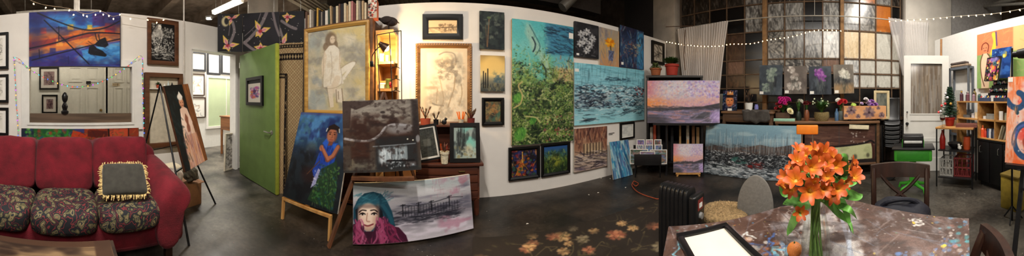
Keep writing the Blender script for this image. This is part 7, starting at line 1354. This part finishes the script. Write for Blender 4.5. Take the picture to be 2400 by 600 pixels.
MB().prism(inner,.09,Matrix.Translation((0,0,.615))).build('apron',wood('table edge wood',(112,80,60),(74,52,40)),tbl,smooth=0)
for k in (1,3,6,7):x,y=inner[k];MB().bar((x*.7,y*.7,0),(x*.7,y*.7,.62),.055,.055).build('leg',wood('table edge wood',(112,80,60),(74,52,40)),tbl,smooth=0)
Bc,Ac,Dc=V3((.845,.335,.752)),V3((.695,.462,.752)),None
U_=(Ac-Bc).normalized();W_=V3((U_.y,-U_.x,0));W_=W_ if W_.dot(-Bc)>0 else-W_
fo=empty('picture_frame','black picture frame with a blank cream sheet lying on the worktable','frame',M=Matrix(((-U_.x,W_.x*-1,0,Bc.x+U_.x*.2+W_.x*.30),(-U_.y,W_.y*-1,0,Bc.y+U_.y*.2+W_.y*.30),(0,0,1,.7515),(0,0,0,1))))
mb=MB();mb.bbox(0,.2,0,.022,0,.018,.004).bbox(0,.2,.278,.30,0,.018,.004).bbox(0,.022,.022,.278,0,.018,.004).bbox(.178,.2,.022,.278,0,.018,.004);mb.build('frame',mat('black frame lacquer',(18,17,18),.3),fo)
MB().box(.02,.18,.02,.28,.002,.008).build('sheet',mat('cream sheet',(218,210,194),.6,var=.03),fo)
vz=.7515;vl=V3((.70,.0,vz))
va=empty('flower_vase','tall clear glass vase of orange lilies on the worktable','flowers',loc=vl)
m_g=bpy.data.materials.new('vase glass');m_g.use_nodes=True;b_=m_g.node_tree.nodes['Principled BSDF'];b_.inputs['Base Color'].default_value=(.93,.97,.94,1);b_.inputs['Roughness'].default_value=.03;b_.inputs['Transmission Weight'].default_value=1;b_.inputs['IOR'].default_value=1.3
MB().lathe([(0,0),(.034,0),(.042,.015),(.045,.05),(.040,.10),(.030,.15),(.026,.18),(.031,.212),(.0305,.212)],n=32,top=False).build('vase',thin_glass('vase clear glass',(250,253,250)),va)
STEM=mat('stem green',(120,160,86),.5,var=.25,scale=30);LILYLEAF=mat('lily leaf',(98,156,68),.45,var=.35,scale=30)
def lily_mesh():
    mb=MB();
    for k in range(6):
        a=2*PI*k/6;wd=.56 if k%2==0 else .40;n=7;vs=[]
        for i in range(n+1):
            t=i/n;r=.10+.62*t+.25*t**3;z=1.15*t**.8-.25*t**3;ww=wd*math.sin(PI*(.10+.80*t)**1.25)*.6
            for s_ in (-1,0,1):vs.append((r*math.cos(a)-s_*ww*math.sin(a),r*math.sin(a)+s_*ww*math.cos(a),z+.10*abs(s_)*(1-t)-(.06 if s_==0 else 0)))
        mb.add(vs,[(i*3+j,i*3+j+1,(i+1)*3+j+1,(i+1)*3+j) for i in range(n) for j in (0,1)])
    mb.tube([(0,0,-.55),(0,0,-.1),(0,0,.1)],[.07,.13,.16],8);return mb
ml=bpy.data.materials.new('orange lily petals');ml.use_nodes=True;nt=ml.node_tree;b_=nt.nodes['Principled BSDF'];tc=nt.nodes.new('ShaderNodeTexCoord');sp_=nt.nodes.new('ShaderNodeVectorMath');sp_.operation='LENGTH';nt.links.new(tc.outputs['Object'],sp_.inputs[0]);cr=nt.nodes.new('ShaderNodeValToRGB');e=cr.color_ramp.elements;e[0].position=.25;e[0].color=(*lin((212,154,46)),1);e[1].position=.95;e[1].color=(*lin((184,80,24)),1);q=e.new(.6);q.color=(*lin((198,108,34)),1)
nz=nt.nodes.new('ShaderNodeTexNoise');nz.inputs['Scale'].default_value=5;nt.links.new(tc.outputs['Object'],nz.inputs['Vector']);mxx=nt.nodes.new('ShaderNodeMath');mxx.operation='MULTIPLY_ADD';mxx.inputs[1].default_value=.4;nt.links.new(nz.outputs['Fac'],mxx.inputs[0]);nt.links.new(sp_.outputs['Value'],mxx.inputs[2]);sb=nt.nodes.new('ShaderNodeMath');sb.operation='SUBTRACT';sb.inputs[1].default_value=.2;nt.links.new(mxx.outputs[0],sb.inputs[0]);nt.links.new(sb.outputs[0],cr.inputs['Fac']);nt.links.new(cr.outputs['Color'],b_.inputs['Base Color']);b_.inputs['Roughness'].default_value=.5;b_.inputs['Subsurface Weight'].default_value=0
lo_=lily_mesh().build('lily',ml,smooth=80);LM=lo_.data;bpy.data.objects.remove(lo_)
rr=random.Random(21);mouth=V3((0,0,.20));Lp=[]
BL=[(1868,380,-.02),(1890,365,.03),(1912,372,-.05),(1930,360,.04),(1948,372,0),(1958,388,-.04),(1900,395,-.08),(1880,405,-.03),(1846,418,.02),(1856,440,-.05),(1842,440,.05),(1866,425,-.07),(1912,425,-.10),(1928,440,-.09),(1940,415,-.08),(1968,400,.0),(1990,405,.03),(2000,418,-.02),(1978,425,-.06),(1962,440,-.08),(1948,450,-.05),(1875,495,-.06),(1898,445,-.11),(1920,400,-.03),(1990,392,.07),(1870,360,.07),(1935,385,-.06),(1860,398,.06),(1905,355,.06)]
for k,(px,py,dr_) in enumerate(BL):
    p=P(px,py,.70+dr_)-vl;ax=(p-V3((0,0,.20))).normalized();ax=(ax*.6+V3((-.6,rr.uniform(-.6,.6),.05+rr.uniform(-.45,.45)))).normalized()
    b=bpy.data.objects.new('blossom',LM);COL.objects.link(b);b.parent=va;b.location=p;s_=.027*rr.uniform(.75,1.2);b.scale=(s_,)*3;b.rotation_euler=(ax.to_track_quat('Z','Y')@Matrix.Rotation(rr.uniform(0,6),3,'Z').to_quaternion()).to_euler()
    base=p-ax*.018;Lp.append([V3((rr.uniform(-.02,.02),rr.uniform(-.02,.02),.02)),V3((rr.uniform(-.012,.012),rr.uniform(-.012,.012),.19)),base*.45+V3((0,0,.16)),base])
for pts in Lp:MB().tube(cat_pts(pts,5),.0028,6).build('stem',STEM,va)
def leaf(mb,pts,w):
    n=len(pts);vs=[]
    for i,p in enumerate(pts):
        t=i/(n-1);d=(pts[min(i+1,n-1)]-pts[max(i-1,0)]).normalized();sd=d.cross(V3((-.8,0,.6))).normalized();ww=w*math.sin(PI*(.06+.93*t)**.8);vs+=[p-sd*ww,p+V3((0,0,-.003)),p+sd*ww]
    mb.add(vs,[(i*3+j,i*3+j+1,(i+1)*3+j+1,(i+1)*3+j) for i in range(n-1) for j in (0,1)])
for pts in ([(1925,460),(1965,465),(1985,500),(1995,545)],[(1930,450),(1975,452),(2010,460),(2022,455)],[(1895,470),(1870,500),(1852,535),(1845,552)],[(1920,440),(1955,425),(1985,430),(2010,428)],[(1890,455),(1860,470),(1835,478)],[(1900,440),(1885,420),(1880,400)],[(1940,430),(1946,400),(1945,380)],[(1930,465),(1960,480),(1990,490),(2008,512)],[(1905,450),(1890,480),(1868,480),(1850,470)],[(1950,440),(1975,415),(1980,370),(1972,362)],[(1910,430),(1908,400),(1920,380)],[(1870,440),(1840,455),(1826,436)],[(1900,455),(1935,470),(1965,500),(1990,520),(2000,548)]):
    pp=cat_pts([P(x,y,.66+rr.uniform(-.03,.05))-vl for x,y in pts],5);mb=MB();leaf(mb,pp,rr.uniform(.010,.016));mb.build('leaf',LILYLEAF,va,smooth=80)
tg=empty('tangerine','small orange tangerine on the worktable beside the vase','fruit',loc=(*Pxy(1862,.735)[:2],.7515));MB().superell((0,0,.021),(.024,.024,.021),1,1,24,14).build('fruit',mat('tangerine skin',(230,140,70),.45,bump=.3,bscale=300),tg);MB().lathe([(0,0),(.003,0),(.002,.004),(0,.004)],(0,0,.0415),8).build('stem_button',LEAF,tg)
DW=wood('dark walnut chair',(50,29,21),(30,18,14),.35,7,'z')
def cross_chair(label,loc,rz,w=.40,bh=.84):
    o=empty('dining_chair',label,'chair','dark cross-backed chairs',loc=loc,rz=rz);h=w/2
    MB().bbox(-h,h,-.21,.17,.43,.46,.012,3).build('seat',DW,o);MB().box(-h+.03,h-.03,-.18,.15,.38,.43).build('seat_rail',DW,o,smooth=0)
    for s_ in (-1,1):
        MB().tube([(s_*(h-.03),-.18,0),(s_*(h-.03),-.18,.43)],[.015,.02],10).build('leg',DW,o);MB().tube(cat_pts([V3((s_*(h-.03),.22,0)),V3((s_*(h-.02),.18,.25)),V3((s_*(h-.018),.175,.46)),V3((s_*(h-.012),.20,.66)),V3((s_*(h-.006),.245,bh-.02))],5),[.017]*20+[.015],10).build('rear_post',DW,o)
    vs=[];n=20
    for i in range(n+1):
        u=i/n*2-1;yb=.245+.035*(1-u*u)
        for (dy,z) in ((-.012,bh-.075),(.012,bh-.075),(.014,bh+.012*(1-u*u)),(-.010,bh+.012*(1-u*u))):vs.append((u*(h+.012),yb+dy+(z-bh)*.15,z))
    fs=[(i*4+j,i*4+(j+1)%4,(i+1)*4+(j+1)%4,(i+1)*4+j) for i in range(n) for j in range(4)]+[(0,1,2,3),(n*4+3,n*4+2,n*4+1,n*4)]
    MB().add(vs,fs).build('top_rail',DW,o,smooth=50)
    for s_ in (-1,1):MB().tube(cat_pts([V3((s_*(h-.03),.185,.50)),V3((s_*.05,.21,.62)),V3((-s_*.06,.24,.70)),V3((-s_*(h-.05),.255,bh-.06))],6),.012,8).build('cross_slat',DW,o)
    MB().bar((-h+.03,-.18,.2),(-h+.03,.18,.2),.018,.018).bar((h-.03,-.18,.2),(h-.03,.18,.2),.018,.018).bar((-h+.03,0,.2),(h-.03,0,.2),.018,.018).build('stretcher',DW,o,smooth=0);return o
q=Pxy(2110,1.48);rz_=math.atan2(q.y,q.x)-PI/2
dv=V3((q.x,q.y,0)).normalized();cl_=V3((q.x,q.y,0))-dv*.25;ch=cross_chair('dark cross-backed dining chair with a navy bag, tucked at the worktable',cl_,rz_,.345,.825)
A_,B_=Pxy(2311,.81),Pxy(2370,.52);mid_=(A_+B_)/2;U_=(A_-B_).normalized();bn=V3((U_.y,-U_.x,0));bn=bn if bn.dot(V3((.6,-.1,0))-mid_)<0 else-bn
ry=math.atan2(bn.y,bn.x)-PI/2;c2=V3((mid_.x,mid_.y,0))-bn*.25;cross_chair('dark dining chair of which only the curved top rail shows beside the worktable',c2,ry,.33,.80)
bgm=mat('navy nylon',(9,11,24),.75,var=.3,scale=12,bump=.4,bscale=30);bg=empty('bag','navy blue shoulder bag slumped on the cross-backed chair seat','bag',loc=cl_-dv*.01+V3((0,0,.472)),rz=rz_)
MB().superell((0,0,.12),(.155,.10,.12),.6,.5,40,22,None,.07,6).build('body',bgm,bg);MB().superell((.0,-.075,.12),(.125,.045,.07),.5,.4,28,14,None,.05,9).build('flap',bgm,bg);MB().tube(cat_pts([V3((-.13,0,.18)),V3((-.06,-.03,.25)),V3((.06,-.02,.255)),V3((.13,0,.18))]),.011,8).build('strap',bgm,bg);MB().lathe([(0,0),(.012,0),(.012,.004),(0,.004)],n=14,M=Matrix.Translation((.06,-.122,.13))@Matrix.Rotation(PI/2,4,'X')).build('badge',WHP,bg)
hl=V3((1.385,.885,.0095));ht=empty('oil_heater','black finned oil heater standing on the floor near the floral rug','heater',loc=hl);HB=mat('heater black',(20,20,21),.35,var=.15)
for k in range(7):
    y=.135-k*.034;mb=MB();n=24;prof=[]
    for i in range(n):
        a=2*PI*i/n;cs,sn=math.cos(a),math.sin(a);prof.append((math.copysign(abs(cs)**.35,cs)*.066,.345+math.copysign(abs(sn)**.25,sn)*.285))
    vs=[]
    for dy,sc_ in ((-.017,.88),(-.012,.97),(0,1),(.012,.97),(.017,.88)):
        for x,z in prof:vs.append((x*sc_,y+dy,.345+(z-.345)*(1-(1-sc_)*.35)))
    fs=[(l*n+i,l*n+(i+1)%n,(l+1)*n+(i+1)%n,(l+1)*n+i) for l in range(4) for i in range(n)]+[tuple(range(n)),tuple(4*n+i for i in range(n))[::-1]]
    mb.add(vs,fs).build('fin',HB,ht)
MB().tube([(0,.14,.56),(0,-.095,.56)],.022,10).build('oil_pipe',HB,ht);MB().tube([(0,.14,.13),(0,-.095,.13)],.022,10).build('oil_pipe',HB,ht)
pn=MB().bbox(-.07,.07,-.151,-.095,.20,.60,.018,3).build('control_panel',HB,ht)
for k,z in enumerate((.46,.36)):MB().lathe([(0,0),(.022,0),(.02,.016),(0,.016)],n=16,M=Matrix.Translation((0,-.151,z))@Matrix.Rotation(PI/2,4,'X')).build('dial',mat('grey dial',(120,120,118),.4),pn)
MB().box(-.035,.035,-.1535,-.1515,.50,.57).build('warning_label',mat('label red',(120,44,40),.5),pn);MB().box(-.02,.02,-.1555,-.1537,.515,.545).build('label_field',mat('label white',(220,220,214),.5),pn);MB().box(-.05,-.01,-.1535,-.1515,.25,.31).build('label_field',mat('label white',(220,220,214),.5),pn)
for y in (.11,-.08):
    f_=MB().bbox(-.12,.12,y-.02,y+.02,.045,.065,.005).build('foot_bar',HB,ht)
    for x in (-.11,.11):MB().lathe([(0,-.012),(.022,-.012),(.024,0),(.022,.012),(0,.012)],n=14,M=Matrix.Translation((x,y,.024))@Matrix.Rotation(PI/2,4,'Y')).build('wheel',BLACK,f_)
cordp=[Pf(x,y,.017) for x,y in ((1486,424),(1481,434),(1492,448),(1512,458),(1538,466),(1552,474))]
tag(MB().tube(cat_pts(cordp+[V3((1.40,1.06,.017))]),.006,8).tube(cat_pts([Pf(1486,424,.017),Pf(1496,430,.017),Pf(1490,436,.024),Pf(1483,430,.017)]),.006,8).build('extension_cord',mat('orange cord',(150,66,38),.5)),'orange extension cord snaking over the dark floor to the heater','cord')
q=Pxy(1730,1.78);dirb=V3((q.x,q.y,0)).normalized();gc=empty('chair','low chair with a rounded grey back and shaggy tan seat behind the worktable','chair',loc=(q.x,q.y,.0095),rz=math.atan2(dirb.y,dirb.x)-PI/2)
GB=mat('grey felt',(112,108,102),.9,var=.12,scale=50,bump=.2,bscale=120);mb=MB();pr_=[]
for i in range(25):a=PI*i/24;pr_.append((.135*math.cos(a),.42+.235*math.sin(a)))
pr_=[(.12,.22)]+pr_+[(-.12,.22)];n=len(pr_);vs=[]
for x,sc_ in ((-.022,.93),(-.016,1),(.016,1),(.022,.93)):
    for yy_,z in pr_:vs.append((yy_*sc_,x,.40+(z-.40)*sc_))
fs=[(l*n+i,l*n+(i+1)%n,(l+1)*n+(i+1)%n,(l+1)*n+i) for l in range(3) for i in range(n)]+[tuple(range(n)),tuple(3*n+i for i in range(n))[::-1]]
bk_=mb.add(vs,fs).build('backrest',GB,gc);bk_.location=(.12,-.05,.0);bk_.rotation_euler=(-.08,0,-.25)
st_o=MB().superell((-.10,.02,.36),(.17,.15,.05),.7,.5,40,16,None,.03,4).build('seat',mat('tan shag',(150,124,86),.95,var=.4,scale=60,bump=1.0,bscale=180),gc)
mb=MB();r=random.Random(5)
for _ in range(1500):
    a,d_=r.uniform(0,6.28),r.random()**.5;x,y=-.10+.165*d_*math.cos(a),.02+.145*d_*math.sin(a);z=.36+.05*(1-d_**4)**.5;p=V3((x,y,z));e=p+V3((r.uniform(-.016,.016),r.uniform(-.016,.016),r.uniform(.002,.016)));sd=V3((r.uniform(-1,1),r.uniform(-1,1),0)).normalized()*.0016;mb.add([p-sd,p+sd,e],[(0,1,2)])
mb.build('shag',mat('tan shag tufts',(176,148,106),.95,var=.4,scale=60),st_o,smooth=0)
for x,y in ((-.22,-.1),(-.22,.14),(.04,-.1),(.04,.14)):MB().tube([(x,y,0),(x*.9-.01,y*.9,.325)],.012,8).build('leg',BLACKM,gc)
MB().bar((.03,-.045,.31),(.13,-.05,.30),.05,.02).build('back_bracket',BLACKM,gc,smooth=0)
rr=random.Random(15)
for k,(px,py) in enumerate(((1402,452),(1409,418),(1380,457),(1430,419),(1236,525),(1466,440))):
    q=Pf(px,py,0);o=MB().add([(-.012,-.008,.002),(.013,-.005,.006),(.01,.008,.003),(-.008,.007,.006),(0,0,.009)],[(0,1,4),(1,2,4),(2,3,4),(3,0,4)]).build('paper_scrap',mat('paper scrap',(206,200,188),.8),smooth=0);o.location=(q.x,q.y,.0);o.rotation_euler=(0,0,rr.uniform(0,6));s_=o.modifiers.new('s','SOLIDIFY');s_.thickness=.0015;tag(o,'torn pale scrap on the floor, %s'%['under the columned building canvas','nearest the blue leaning abstract','on the rug edge below the columned building','just before the blue leaning abstract','on the faded floral rug','between the blue abstract and the heater cord'][k],'scrap','floor scraps')
# =============================================================== CAMERA, WORLD
cd=bpy.data.cameras.new('camera');cam=bpy.data.objects.new('camera',cd);COL.objects.link(cam)
cd.type='PANO';cd.panorama_type='CENTRAL_CYLINDRICAL'
hw=1200/F
cd.central_cylindrical_range_u_min=-hw;cd.central_cylindrical_range_u_max=hw
cd.central_cylindrical_range_v_min=-(600-HY)/F;cd.central_cylindrical_range_v_max=HY/F
cd.central_cylindrical_radius=1.0;cd.clip_start=.01
cam.location=(0,0,EYE);cam.rotation_euler=(PI/2,0,-az(1200))
sc=bpy.context.scene;sc.camera=cam
w=bpy.data.worlds.new('night');sc.world=w;w.use_nodes=True
w.node_tree.nodes['Background'].inputs[0].default_value=(.9,.85,.8,1);w.node_tree.nodes['Background'].inputs[1].default_value=.03
sc.view_settings.view_transform='Standard';sc.view_settings.look='None';sc.view_settings.gamma=1;sc.view_settings.exposure=0.4;sc.view_settings.use_curve_mapping=False
sc.cycles.use_denoising=True;sc.cycles.max_bounces=6;sc.cycles.diffuse_bounces=3;sc.cycles.transparent_max_bounces=12;sc.cycles.sample_clamp_indirect=4;sc.cycles.caustics_reflective=False;sc.cycles.caustics_refractive=False
